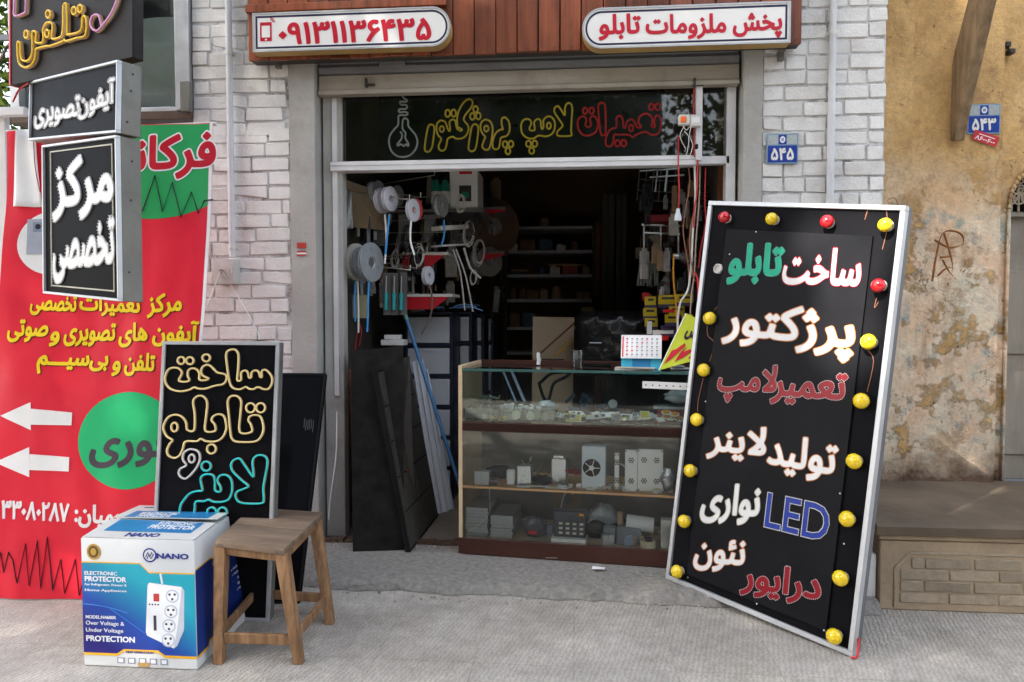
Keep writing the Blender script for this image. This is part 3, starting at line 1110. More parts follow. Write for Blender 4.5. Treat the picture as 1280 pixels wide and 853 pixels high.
# junction box with the hanging cord
c = W(282, 340, YF - 0.05)
t = thing('junction_box', (c.x, YF, c.z - 0.08), 'white junction box under the left conduit pipe', 'junction box')
b = MB(); b.box((c.x, YF - 0.045, c.z), (0.135, 0.085, 0.145)); b.build('casing', mat('junction_box_paint', (0.50, 0.48, 0.45), 0.5, var=0.1, scale=20, dirt=0.5, dirtcol=(0.32, 0.27, 0.22)), t, bevel=0.006, seg=2)
b = MB(); b.disc((c.x - 0.005, YF - 0.092, c.z + 0.0), (0, 1, 0), 0.012, 0.014, 12); b.build('screw_cap', M_steel, t)
b = MB()
k0 = V(c.x - 0.005, YF - 0.105, c.z)
b.tube([k0, W(262, 375, 3.9), W(243, 415, 3.46)], 0.0035, 6, sub=3)
b.tube([k0 + V(.01, 0, 0), W(300, 375, 4.0), W(322, 415, 3.62), W(323, 424, 3.45)], 0.003, 6, sub=3)
b.tube([W(287, 340, 4.0) + V(.012 * math.cos(a), 0, .03 * math.sin(a)) for a in [i * .6283 for i in range(10)]], 0.0018, 5, True)
tag(b.build('cord', M_cable_w), 'white cord tied from the junction box to banner and neon board', 'cord')

# blue number plates
def number_plate(px, py, w, h, digits, Y, lab, rot=0):
    c = W(px, py, Y)
    t = thing('number_plate', c - V(0, 0, h / 2), lab, 'number plate')
    sf = Surf(c + V(-w / 2, 0, -h / 2), c + V(w / 2, 0, -h / 2), c + V(w / 2, 0, h / 2), c + V(-w / 2, 0, h / 2))
    b = MB(); sf.rect(b, 0, 0, 1, 1, -0.006, 0); b.build('plate', mat('plate_edge', (0.22, 0.32, 0.42), 0.4), t, bevel=0.002)
    b = MB(); sf.rect(b, 0.04, 0.05, 0.96, 0.60, 0, 0.0015); b.build('number_field', mat('enamel_blue', (0.015, 0.05, 0.30), 0.3, var=0.1, coat=0.3), t)
    b = MB(); sf.rect(b, 0.38, 0.64, 0.62, 0.95, 0, 0.0015); b.m(1); sf.rect(b, 0.05, 0.64, 0.36, 0.95, 0, 0.0012); sf.rect(b, 0.64, 0.64, 0.95, 0.95, 0, 0.0012)
    b.build('top_field', [mat('enamel_blue', None), mat('enamel_grey', (0.38, 0.42, 0.42), 0.4, var=0.25, scale=90)], t)
    b = MB()
    sf.ellipse(b, 0.5, 0.795, 0.085, 0.11, 0.0015, 0.003, 24, 1)
    b.m(1)
    for du in (-0.03, 0.0, 0.03):
        sf.rect(b, 0.5 + du - 0.008, 0.745, 0.5 + du + 0.008, 0.845, 0.003, 0.0038)
    b.build('emblem', [M_white, mat('enamel_blue', None)], t)
    b = MB(); write(b, sf, digits, (0.14, 0.32), (0.86, 0.32), 0.40, 0.0015, 0.003, 0.03, box='uv'); b.build('lettering', mat('enamel_white', (0.75, 0.74, 0.66), 0.4), t)
    return t
number_plate(978, 186, 0.168, 0.165, '۵۴۵', YF - 0.012, 'blue enamel house number plate reading 545 on white brick')
# ------------------------------------------------------------------ neighbouring plaster wall on the right
YP = 4.34
def plaster():
    m = bpy.data.materials.new('peeling_ochre_plaster')
    m.use_nodes = True
    N, L = nt(m); p = P(m)
    tc = N.new('ShaderNodeTexCoord')
    def noise(s, d=8, r=0.6, off=0.0, st=None):
        mp = N.new('ShaderNodeMapping'); mp.inputs['Location'].default_value = (off, off, off)
        if st: mp.inputs['Scale'].default_value = st
        L.new(tc.outputs['Object'], mp.inputs['Vector'])
        n = N.new('ShaderNodeTexNoise'); n.inputs['Scale'].default_value = s; n.inputs['Detail'].default_value = d; n.inputs['Roughness'].default_value = r
        L.new(mp.outputs[0], n.inputs['Vector']); return n.outputs['Fac']
    def rng(s, a, b, c=0.0, d=1.0):
        r = N.new('ShaderNodeMapRange'); r.inputs[1].default_value = a; r.inputs[2].default_value = b; r.inputs[3].default_value = c; r.inputs[4].default_value = d
        L.new(s, r.inputs[0]); return r.outputs[0]
    def mix(f, a, b, mode='MIX'):
        x = N.new('ShaderNodeMix'); x.data_type = 'RGBA'; x.blend_type = mode
        if isinstance(f, float): x.inputs['Factor'].default_value = f
        else: L.new(f, x.inputs['Factor'])
        for k, s in (('A', a), ('B', b)):
            if isinstance(s, tuple): x.inputs[k].default_value = (*s, 1)
            else: L.new(s, x.inputs[k])
        return x.outputs['Result']
    def math_(op, a, b):
        x = N.new('ShaderNodeMath'); x.operation = op
        for i, s in enumerate((a, b)):
            if isinstance(s, float): x.inputs[i].default_value = s
            else: L.new(s, x.inputs[i])
        return x.outputs[0]
    sx = N.new('ShaderNodeSeparateXYZ'); L.new(tc.outputs['Object'], sx.inputs[0]); z = sx.outputs['Z']
    base = mix(rng(noise(3), .3, .7), (0.58, 0.355, 0.125), (0.74, 0.50, 0.23))
    base = mix(rng(noise(1.1, 9, .6, 3.), .40, .62), base, (0.45, 0.265, 0.095))
    # below about two metres the ochre coat is worn to paler pink, grey and green undercoats
    low = rng(math_('ADD', z, math_('MULTIPLY', noise(2.2, 6, .6, 9.), -0.9)), 1.95, 1.35)
    worn = mix(rng(noise(4.2, 10, .65, 5.), .42, .6), (0.68, 0.48, 0.32), (0.60, 0.52, 0.39))
    worn = mix(rng(noise(6.5, 10, .7, 13.), .52, .66), worn, (0.74, 0.62, 0.47))
    worn = mix(rng(noise(5., 8, .7, 21.), .56, .64), worn, (0.33, 0.37, 0.34))
    col = mix(math_('MULTIPLY', low, rng(noise(3.0, 12, .72, 31.), .42, .47)), base, worn)
    # rust brown runs and damp foot
    st = rng(noise(7, 6, .6, 41., (1.6, 1, 0.14)), .58, .75, 0, .6)
    col = mix(math_('MULTIPLY', st, rng(z, 2.2, 0.9)), col, (0.22, 0.12, 0.06))
    foot = rng(math_('ADD', z, math_('MULTIPLY', noise(5, 8, .7, 51.), -0.45)), 0.40, 0.22)
    col = mix(foot, col, (0.13, 0.075, 0.045))
    sp = rng(noise(34, 4, .5, 61.), .69, .74)
    col = mix(sp, col, (0.16, 0.09, 0.05))
    col = mix(rng(noise(2.4, 12, .75, 71.), .56, .60, 0, .55), col, (0.30, 0.165, 0.07))
    fine = N.new('ShaderNodeMix'); fine.data_type = 'RGBA'; fine.blend_type = 'MULTIPLY'; fine.inputs['Factor'].default_value = 1.0
    L.new(col, fine.inputs['A']); fg = N.new('ShaderNodeCombineColor'); fv_ = rng(noise(22, 10, .75, 81.), .3, .7, .72, 1.22)
    for k in range(3): L.new(fv_, fg.inputs[k])
    L.new(fg.outputs[0], fine.inputs['B']); col = fine.outputs['Result']
    vo = N.new('ShaderNodeTexVoronoi'); vo.feature = 'DISTANCE_TO_EDGE'; vo.inputs['Scale'].default_value = 1.5
    wq = N.new('ShaderNodeVectorMath'); wq.operation = 'ADD'; nq = N.new('ShaderNodeTexNoise'); nq.inputs['Scale'].default_value = 4; nq.inputs['Detail'].default_value = 8
    L.new(tc.outputs['Object'], nq.inputs['Vector']); L.new(tc.outputs['Object'], wq.inputs[0]); L.new(nq.outputs['Color'], wq.inputs[1]); L.new(wq.outputs[0], vo.inputs['Vector'])
    col = mix(math_('MULTIPLY', rng(vo.outputs['Distance'], .010, .0, 0, .8), rng(noise(1.7, 3, .5, 91.), .45, .6)), col, (0.10, 0.06, 0.035))
    L.new(col, p.inputs['Base Color'])
    p.inputs['Roughness'].default_value = 0.88
    h = math_('ADD', math_('MULTIPLY', noise(9, 10, .7), 0.7), math_('MULTIPLY', noise(45, 6, .7), 0.35))
    h = math_('ADD', h, math_('MULTIPLY', math_('MULTIPLY', low, rng(noise(3.0, 12, .72, 31.), .42, .47)), -0.45))
    b = N.new('ShaderNodeBump'); b.inputs['Strength'].default_value = 0.9; b.inputs['Distance'].default_value = 0.02
    L.new(h, b.inputs['Height']); L.new(b.outputs[0], p.inputs['Normal'])
    return m
M_plaster = plaster()
t = thing('plaster_wall', (2.2, YP, 0), 'ochre plaster house wall with peeling lower coat right of the white bricks', 'wall')
xq = X(1133, YP); xr = X(1248, YP)
def grid_panel(x0, x1, z0, z1, y, depth=0.2, n=34, amp=0.006, seed=0):
    g = MB()
    nx = max(2, int((x1 - x0) / 0.07)); nz = max(2, int((z1 - z0) / 0.07))
    ids = [[g.vert((x0 + (x1 - x0) * i / nx, y + amp * mnoise.noise((x0 * 3 + i * .23, j * .23, seed)), z0 + (z1 - z0) * j / nz)) for i in range(nx + 1)] for j in range(nz + 1)]
    for j in range(nz):
        for i in range(nx):
            g.face((ids[j][i], ids[j][i + 1], ids[j + 1][i + 1], ids[j + 1][i]))
    g.smooth = False
    lo = (x0, y + 0.012, z0); hi = (x1, y + depth, z1)
    g.lohi(lo, hi)
    # side cheeks between sheet and core
    for xx in (x0, x1):
        i = 0 if xx == x0 else nx
        for j in range(nz):
            a, b_ = ids[j][i], ids[j + 1][i]
            pa, pb = Vector(g.v[a]), Vector(g.v[b_])
            g.poly((pa, pb, V(xx, y + 0.013, pb.z), V(xx, y + 0.013, pa.z)))
    return g
grid_panel(XR1 - 0.03, xq, 0, 3.9, YP - 0.03, 0.3, seed=1).build('outer_pilaster', M_plaster, t)
grid_panel(xq + 0.004, xr - 0.02, 0, 3.9, YP, 0.25, seed=2).build('wall_face', M_plaster, t)
# bay with the arched door, set back
XA = X(1300, YP + .1)
b = MB()
yA = YP + 0.05
cx, rad_, zs = X(1290, yA), X(1290, yA) - X(1258, yA), Z(262, 1270, yA)
arch = [(cx - rad_ * math.cos(math.pi * i / 24), zs + rad_ * 1.55 * math.sin(math.pi * i / 24)) for i in range(25)]
xe = 4.6
outer = [(xr - 0.016, zs)] + [(xr - 0.016 + (xe - xr) * 0 , 3.9)]
pts = arch
lo_l = (xr - 0.018, 0.35)
# wall above and around the arch as strips
for (xa, za), (xb, zb_) in zip(pts, pts[1:]):
    b.hexa(((xa, yA, za), (xb, yA, zb_), (xb, yA, 3.9), (xa, yA, 3.9)), ((xa, yA + 0.2, za), (xb, yA + 0.2, zb_), (xb, yA + 0.2, 3.9), (xa, yA + 0.2, 3.9)))
b.lohi((xr - 0.018, yA, 0), (pts[0][0], yA + 0.2, 3.9))
b.lohi((pts[-1][0], yA, 0), (xe, yA + 0.2, 3.9))
b.build('arched_bay', M_plaster, t)
b = MB()
for k in range(24):
    (xa, za), (xb, zb_) = pts[k], pts[k + 1]
    oa = V(cx + (xa - cx) * 1.13, 0, zs + (za - zs) * 1.13); ob_ = V(cx + (xb - cx) * 1.13, 0, zs + (zb_ - zs) * 1.13)
    b.hexa((V(xa, yA - .02, za), V(xb, yA - .02, zb_), V(ob_.x, yA - .02, ob_.z), V(oa.x, yA - .02, oa.z)), (V(xa, yA - .001, za), V(xb, yA - .001, zb_), V(ob_.x, yA - .001, ob_.z), V(oa.x, yA - .001, oa.z)))
b.lohi((cx - rad_ * 1.13, yA - .022, 0.4), (cx - rad_, yA - .002, zs))
b.build('arch_moulding', M_plaster, t, bevel=0.006)
b = MB(); b.lohi((xr - 0.024, YP + .002, 0), (xr - 0.003, yA - .002, 3.9)); b.build('bay_edge', M_plaster, t)
# the graffiti and rust scrawl belong to the wall
b = MB(); yy = YP + 0.002
for path in ([(1165, 352), (1170, 320), (1178, 292), (1196, 290), (1204, 300), (1196, 318), (1175, 322)], [(1178, 325), (1190, 345), (1206, 350)], [(1168, 300), (1188, 310), (1210, 303)], [(1172, 345), (1184, 335), (1200, 338)], [(1180, 292), (1190, 330), (1186, 352)]):
    b.tube([W(x_, y_, yy + .002 * (i_ % 3)) for i_, (x_, y_) in enumerate(path)], 0.0065, 6, sub=5)
b.build('scrawl', mat('rust_brown_paint', (0.22, 0.085, 0.02), 0.8, var=0.4, scale=25), t)

# arched door: fanlight grille and wooden leaf
t = thing('arched_door', (cx, yA + 0.12, 0.4), 'pale wooden arched door with scrolled iron fanlight at the right edge', 'door')
b = MB(); b.lohi((cx - rad_ - .004, yA + 0.14, 0.40), (cx + rad_ + .004, yA + 0.19, zs - 0.03)); b.build('door_leaf', mat('greyed_wood', (0.36, 0.33, 0.28), 0.8, var=0.2, scale=5, stretch=(1, 1, .2), bump=.3, dirt=.4), t, bevel=.004)
b = MB()
b.lohi((cx - rad_, yA + 0.10, zs - 0.03), (cx + rad_, yA + 0.19, zs)); 
b.lohi((cx - rad_, yA + 0.10, 0.40), (cx - rad_ + 0.05, yA + 0.139, zs - .031))
for k, zz in enumerate((0.55, 1.15)):
    b.lohi((cx - rad_ + 0.07, yA + 0.125, zz), (cx + rad_ - 0.07, yA + 0.139, zz + 0.5))
b.build('door_frame', mat('greyed_wood', None), t, bevel=.004)
b = MB(); b.prism([(x_, yA + 0.19, z_) for x_, z_ in arch], (0, 0.012, 0)); b.build('fanlight', mat('dark_pane', (0.01, 0.01, 0.011), 0.25), t)
b = MB()
yg = yA + 0.09
for q in range(-3, 4):
    xx = cx + q * rad_ * 0.28
    top = zs + rad_ * 1.55 * math.sqrt(max(0, 1 - (q * .28) ** 2))
    b.tube([(xx, yg, zs), (xx, yg, top)], 0.006, 6)
def scroll(c, r, turns, s):
    return [V(c[0] + s * r * (1 - .75 * i / 24) * math.cos(turns * 6.283 * i / 24), yg - .008, c[1] + r * (1 - .75 * i / 24) * math.sin(turns * 6.283 * i / 24)) for i in range(25)]
for q in (-0.6, -0.28, 0.05, 0.35):
    for zz in (0.07, 0.19):
        b.tube(scroll((cx + q * rad_, zs + zz), 0.045, 1.6, 1), 0.005, 6)
        b.tube(scroll((cx + q * rad_ + 0.05, zs + zz + 0.05), 0.035, 1.6, -1), 0.005, 6)
b.build('iron_grille', mat('cream_iron', (0.42, 0.36, 0.27), 0.6, var=.2), t)

# stone bench / plinth along the plaster wall
YBn, ZBn = 3.47, 0.42
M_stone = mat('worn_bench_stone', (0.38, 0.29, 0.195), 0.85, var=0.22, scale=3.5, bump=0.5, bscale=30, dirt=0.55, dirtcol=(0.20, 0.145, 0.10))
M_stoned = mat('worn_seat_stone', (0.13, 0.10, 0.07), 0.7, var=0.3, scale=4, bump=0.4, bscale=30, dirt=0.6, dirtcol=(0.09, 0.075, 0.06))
t = thing('stone_bench', (2.4, YBn, 0), 'worn stone bench with a carved brick panel along the ochre wall', 'stone bench')
bx0, bx1 = 1.40, 4.6
g = MB()
n = 60; ids = []
for d in (0.0, 0.012, 0.05, 0.3, 0.62, 0.94):
    ids.append([g.vert((bx0 + (bx1 - bx0) * i / n, YBn - 0.03 + d + (0.010 * mnoise.noise((i * .9, d, 3)) if d < .06 else 0), ZBn + (0 if d > .02 else (-0.014 if d == 0 else -.003)) + 0.006 * mnoise.noise((i * .35, d * 7, 1)))) for i in range(n + 1)])
lip = [g.vert((g.v[k][0], g.v[k][1] + .004, ZBn - 0.055)) for k in ids[0]]
ids.insert(0, lip)
for a, c_ in zip(ids, ids[1:]):
    for i in range(n): g.face((a[i], a[i + 1], c_[i + 1], c_[i]))
g.m(1); g.lohi((bx0 + .002, YBn - 0.018, ZBn - 0.056), (bx1, YP + 0.1, ZBn - 0.02))
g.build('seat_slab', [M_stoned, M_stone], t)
g = MB()
g.lohi((bx0 + 0.02, YBn - 0.005, ZBn - 0.085), (bx1, YBn + 0.1, ZBn - 0.057))
g.lohi((bx0 + 0.03, YBn + 0.008, 0.0), (bx1, YBn + 0.6, ZBn - 0.086))
g.build('bench_front', M_stone, t, bevel=0.006)
g = MB()
px0, px1, pz0, pz1, yy = X(1132, YBn), X(1132, YBn) + 0.64, 0.035, 0.255, YBn + 0.008
for row in range(4):
    z0 = pz0 + row * (pz1 - pz0) / 4
    x_ = px0 - (0.11 if row % 2 else 0)
    while x_ < px1:
        a, c_ = max(x_, px0), min(x_ + 0.214, px1)
        cut = 0.05 if row == 3 and (a == px0) else 0
        if c_ - a > .03 + cut:
            g.lohi((a + cut + .004, yy - 0.006, z0 + .003), (c_ - .004 - (0.05 if row == 3 and c_ == px1 else 0), yy + .01, z0 + (pz1 - pz0) / 4 - .004))
        x_ += 0.22
rim = [(px0 - .02, pz0 - .02), (px0 - .02, pz1 - .05), (px0 + .0, pz1 - .035), (px0 + .03, pz1), (px0 + .05, pz1 + .02), (px1 - .05, pz1 + .02), (px1 - .03, pz1), (px1, pz1 - .035), (px1 + .02, pz1 - .05), (px1 + .02, pz0 - .02)]
g.tube([(x_, yy, z_) for x_, z_ in rim], 0.008, 6)
g.build('carved_panel', mat('panel_brick', (0.31, 0.25, 0.18), 0.85, var=.2, scale=25, island=.2, bump=.4, bscale=60), t, bevel=.003)
# a broken white lump of render where bench and shop meet
g = MB(); g.lohi((1.36, 3.50, 0.0), (1.43, 3.9, 0.26)); tag(g.build('render_patch', M_brick, bevel=.02, seg=2), 'stub of white render at the left end of the stone bench', 'wall stub')

# slanting timber bracket of the overhang
xs_ = W(1193, 168, YP - .06).x
g = MB()
prof = [(YP - .012, 2.37), (YP - .05, 2.36), (YP - .07, 2.42), (3.99, 3.05), (3.70, 3.75), (3.95, 3.75), (4.17, 3.10), (YP - .035, 2.86), (YP - .012, 2.80)]
g.prism([(xs_, y_, z_) for y_, z_ in prof], (.06, 0, 0))
tag(g.build('timber_strut', mat('weathered_timber', (0.22, 0.15, 0.085), 0.85, var=.5, scale=22, stretch=(1.5, 1.5, .15), bump=.6, bscale=40, dirt=.5, dirtcol=(.07, .05, .035)), bevel=.006), 'weathered slanting timber strut high on the ochre wall', 'strut')
for (px, py) in ((1258, 55), (1262, 66), (1257, 130)):
    pass
c_ = W(1258, 57, yA - .01); g = MB(); g.box(c_, (.03, .05, .03)); g.box(c_ + V(.012, -.02, -.045), (.03, .05, .028)); g.tube([c_, c_ + V(.012, -.02, -.045)], .008, 6)
tag(g.build('wall_hinge', M_dark, bevel=.004), 'old iron hinge stub high on the plaster at the right edge', 'hinge')
number_plate(1230, 149, 0.178, 0.168, '۵۴۳', YP - 0.008, 'blue enamel house number plate reading 543 on ochre plaster')
# red sticker under it
c_ = W(1232, 173, YP - 0.012)
e1 = V(math.cos(-.35), 0, math.sin(-.35)); e2 = V(.35, 0, .94).normalized()
sf = Surf(c_ - e1 * .07 - e2 * .028, c_ + e1 * .07 - e2 * .028, c_ + e1 * .07 + e2 * .028, c_ - e1 * .07 + e2 * .028)
t = thing('sticker', c_, 'tilted red sticker with phone digits under the 543 plate', 'sticker')
g = MB(); sf.rect(g, 0, 0, 1, 1, -.001, .0005); g.build('paper', mat('sticker_red', (0.5, 0.03, 0.04), .5, var=.2, scale=30), t)
g = MB(); write(g, sf, '۸۶۰۰۶۰۰', (0.1, .33), (.9, .33), .42, .0005, .0013, .02, box='uv'); sf.rect(g, .2, .68, .85, .76, .0005, .0012); g.build('lettering', M_white, t)

# ------------------------------------------------------------------ left edge: window, white panel
t = thing('shop_window', (X(200), YF, 2.45), 'aluminium framed shop window with paper behind dusty glass, upper left', 'window')
zs0 = Z(140, 205)
g = MB()
g.lohi((XL0, YF - 0.02, zs0 - 0.05), (X(246), YF + 0.10, zs0 + 0.0))
g.build('sill', mat('brown_metal', (0.10, 0.065, 0.045), .5, var=.2, dirt=.4), t, bevel=.004)
g = MB()
xw0, xw1 = X(228), X(245)
g.lohi((xw0, YF - 0.03, zs0 + .002), (xw1, YF + 0.08, 3.9)); g.lohi((xw0 - .02, YF + .0, zs0 + .03), (xw0 - .004, YF + .06, 3.9))
g.lohi((XL0, YF + .0, zs0 + .002), (xw0 - .003, YF + .07, zs0 + .03))
g.lohi((XL0, YF - .02, zs0 + .032), (XL0 + .06, YF + .07, 3.9))
g.build('frame', M_galv, t, bevel=.003)
g = MB(); g.box((X(238, YF - .04), YF - .045, zs0 + .07), (.058, .03, .17)); g.build('frame_clamp', M_steel, t, bevel=.003)
g = MB(); g.lohi((XL0 + .06, YF + .03, zs0 + .03), (xw0 - .004, YF + .036, 3.9)); g.build('glass_pane', glass('dusty_glass', dust=.05), t)
def crumpled(x0, x1, z0, z1, y, amp, nx=26, nz=26, seed=0):
    g = MB(); g.smooth = False
    ids = [[g.vert((x0 + (x1 - x0) * i / nx, y + amp * mnoise.noise((i * .21, j * .17, seed)) + amp * .8 * abs(mnoise.noise((i * .11 + j * .07, j * .09, seed + 5))), z0 + (z1 - z0) * j / nz)) for i in range(nx + 1)] for j in range(nz + 1)]
    back = [[g.vert(Vector(g.v[k]) + V(0, .002, 0)) for k in r_] for r_ in ids]
    for j in range(nz):
        for i in range(nx):
            g.face((ids[j][i], ids[j][i + 1], ids[j + 1][i + 1], ids[j + 1][i]))
            g.face((back[j][i], back[j + 1][i], back[j + 1][i + 1], back[j][i + 1]))
    return g
zp = Z(17, 205)
crumpled(XL0 + .06, xw0 - .006, zs0 + .02, zp, YF + .06, .035, seed=3).build('paper_screen', mat('grey_green_sheet', (0.58, 0.64, 0.62), .55, var=.1, scale=3), t)
g = MB(); g.lohi((XL0, YF + .18, zs0 - .05), (xw1, YF + .2, 3.9)); g.build('dark_backing', mat('dark_pane', None), t)
# white board standing at the far left edge
g = MB(); g.lohi((-3.6, 3.86, 0.0), (X(13, 3.86), 3.90, Z(136, 8, 3.86))); g.m(1); g.lohi((-3.6, 3.82, Z(146, 8, 3.84)), (X(40, 3.84), 3.858, Z(135, 8, 3.84)))
tag(g.build('white_board', [mat('white_board_paint', (.70, .70, .70), .5, var=.06, scale=3, dirt=.2), M_alu], bevel=.004), 'white painted board with a head rail at the left picture edge', 'board')

# grit and crumbs along the threshold and the broken edge of the apron
g = MB()
for k in range(260):
    x = R.uniform(-1.5, 1.2)
    if k < 130: y, z = R.uniform(3.98, 4.08), FLOOR
    else: y, z = 3.46 - .035 * (x + 1.2) + R.gauss(0, .04), .002
    if k >= 130 and y > 3.47: continue
    r_ = R.uniform(.002, .007)
    c_ = V(x, y, z + r_ * .5)
    g.hexa([c_ + V(r_ * math.cos(a) * R.uniform(.7, 1.2), r_ * math.sin(a) * R.uniform(.7, 1.2), -r_ * .5) for a in (0, 1.6, 3.1, 4.7)], [c_ + V(r_ * .6 * math.cos(a), r_ * .6 * math.sin(a), r_ * R.uniform(.3, .7)) for a in (0, 1.6, 3.1, 4.7)])
tag(g.build('grit', mat('pale_grit', (.34, .31, .26), .9, island=.6)), 'grit and crumbs of concrete along the shop threshold', 'grit', kind='stuff')

# ================================================================== signs
M_frame = mat('sign_frame_metal', (0.46, 0.47, 0.48), 0.45, 0.4, var=0.15, scale=10)
M_navy = mat('navy_paint', (0.02, 0.02, 0.06), .4)
M_signw = mat('sign_white', (0.80, 0.79, 0.76), .25, var=.03, scale=3, dirt=.08, dirtcol=(.5, .45, .38))
M_signred = mat('sign_red', (0.50, 0.012, 0.03), .35, var=.1, scale=20)
M_side = mat('yellowed_sign_side', (0.42, 0.27, 0.10), .5, var=.2, scale=5)
M_ny = mat('yellow_neon_flex', (0.92, 0.60, 0.05), .4, var=.06)
M_ny2 = mat('cream_neon_flex', (0.80, 0.62, 0.28), .4, var=.06)
M_nr = mat('red_neon_flex', (0.80, 0.02, 0.03), .4, var=.06)
M_nw = mat('white_neon_flex', (0.62, 0.60, 0.60), .4, var=.06)
M_np = mat('pink_neon_flex', (0.74, 0.32, 0.58), .4, var=.06)
M_nt = mat('teal_neon_flex', (0.03, 0.58, 0.56), .4, var=.06)
M_nb = mat('tan_neon_backing', (0.42, 0.27, 0.14), .5, var=.2)
M_nbd = mat('dark_neon_backing', (0.16, 0.09, 0.03), .5, var=.2)

# ---- the two rounded white signs on the fascia
def pill_sign(corners, round_right, label, fill):
    Y = FY - 0.085
    bl, br, tr, tl = [W(px, py, Y) for px, py in corners]
    zc0, zc1 = (bl.z + br.z) / 2, (tl.z + tr.z) / 2
    xl, xr_ = (bl.x + tl.x) / 2, (br.x + tr.x) / 2
    t = thing('rounded_sign', ((xl + xr_) / 2, FY, zc0), label, 'sign')
    sf = Surf((xl, Y, zc0), (xr_, Y, zc0), (xr_, Y, zc1), (xl, Y, zc1))
    H, L_ = zc1 - zc0, xr_ - xl
    def outline(ins, n=18):
        r = H / 2 - ins
        pts = []
        if round_right:
            pts += [(xl + ins, zc0 + ins)]
            pts += [(xr_ - H / 2 * .95 + r * math.sin(a) * .95, (zc0 + zc1) / 2 - r * math.cos(a)) for a in [math.pi * i / n for i in range(n + 1)]]
            pts += [(xl + ins, zc1 - ins)]
        else:
            pts += [(xr_ - ins, zc1 - ins)]
            pts += [(xl + H / 2 * .95 - r * math.sin(a) * .95, (zc0 + zc1) / 2 + r * math.cos(a)) for a in [math.pi * i / n for i in range(n + 1)]]
            pts += [(xr_ - ins, zc0 + ins)]
        return pts
    def pr(y, pts): return [V(x, y, z) for x, z in pts]
    g = MB(); o = outline(-0.004); g.prism(pr(FY - 0.008, o), (0, -(FY - 0.008 - Y) + .004, 0)); g.build('sign_casing', M_side, t)
    g = MB(); g.prism(pr(Y + .003, outline(0)), (0, -.003, 0)); g.build('sign_face', M_signw, t, bevel=.002)
    def band(i0, i1, m, name, th):
        a, c_ = outline(i0), outline(i1)
        g = MB(); n = len(a)
        for k in range(n):
            q = (k + 1) % n
            g.hexa((V(a[k][0], Y, a[k][1]), V(a[q][0], Y, a[q][1]), V(c_[q][0], Y, c_[q][1]), V(c_[k][0], Y, c_[k][1])),
                   (V(a[k][0], Y - th, a[k][1]), V(a[q][0], Y - th, a[q][1]), V(c_[q][0], Y - th, c_[q][1]), V(c_[k][0], Y - th, c_[k][1])))
        g.build(name, m, t)
    band(0.012, 0.022, M_navy, 'border_line', .0012)
    band(-0.005, 0.004, M_frame, 'edge_trim', .004)
    fill(sf, t)
    return t
def fill_phone(sf, t):
    digits = '۰۹۱۳۱۱۳۶۴۳۵'
    g = MB(); write(g, sf, digits, (348, 42.5), (539, 36), 28, 0, .0025, .03); g.build('lettering', M_signred, t)
    g = MB()
    def rr(p0, p1, w):  # handset icon
        a, c_ = sf.uv(*p0), sf.uv(*p1); sf.rect(g, a[0], a[1], c_[0], c_[1], 0, w)
    rr((325.5, 52), (339.5, 28), .002); g.m(1); rr((327.5, 47.5), (337.5, 32.5), .003); rr((331.5, 51), (334, 49), .003); g.m(0)
    for r_ in (3.2, 5.2):
        g.tube([sf.px(338 + r_ * math.sin(a), 28 - r_ * math.cos(a), .001) for a in [i * .26 for i in range(7)]], .0022, 5)
    g.build('handset_icon', [M_signred, M_signw], t)
pill_sign(((317, 65), (562, 56), (562, 10), (317, 17)), True, 'white sign with rounded right end and the red phone digits', fill_phone)
def fill_right(sf, t):
    for s, L_, R_, h in (('پخش', (916, 33), (978, 31), 33), ('ملزومات', (807, 34), (908, 32.5), 32), ('تابلو', (748.5, 34.5), (801, 33), 33)):
        g = MB(); write(g, sf, s, L_, R_, h, 0, .0025, .032); g.build('lettering', M_signred, t)
pill_sign(((729, 58), (987, 55), (987, 4), (729, 11)), False, 'white sign with rounded left end and three red Persian words', fill_right)

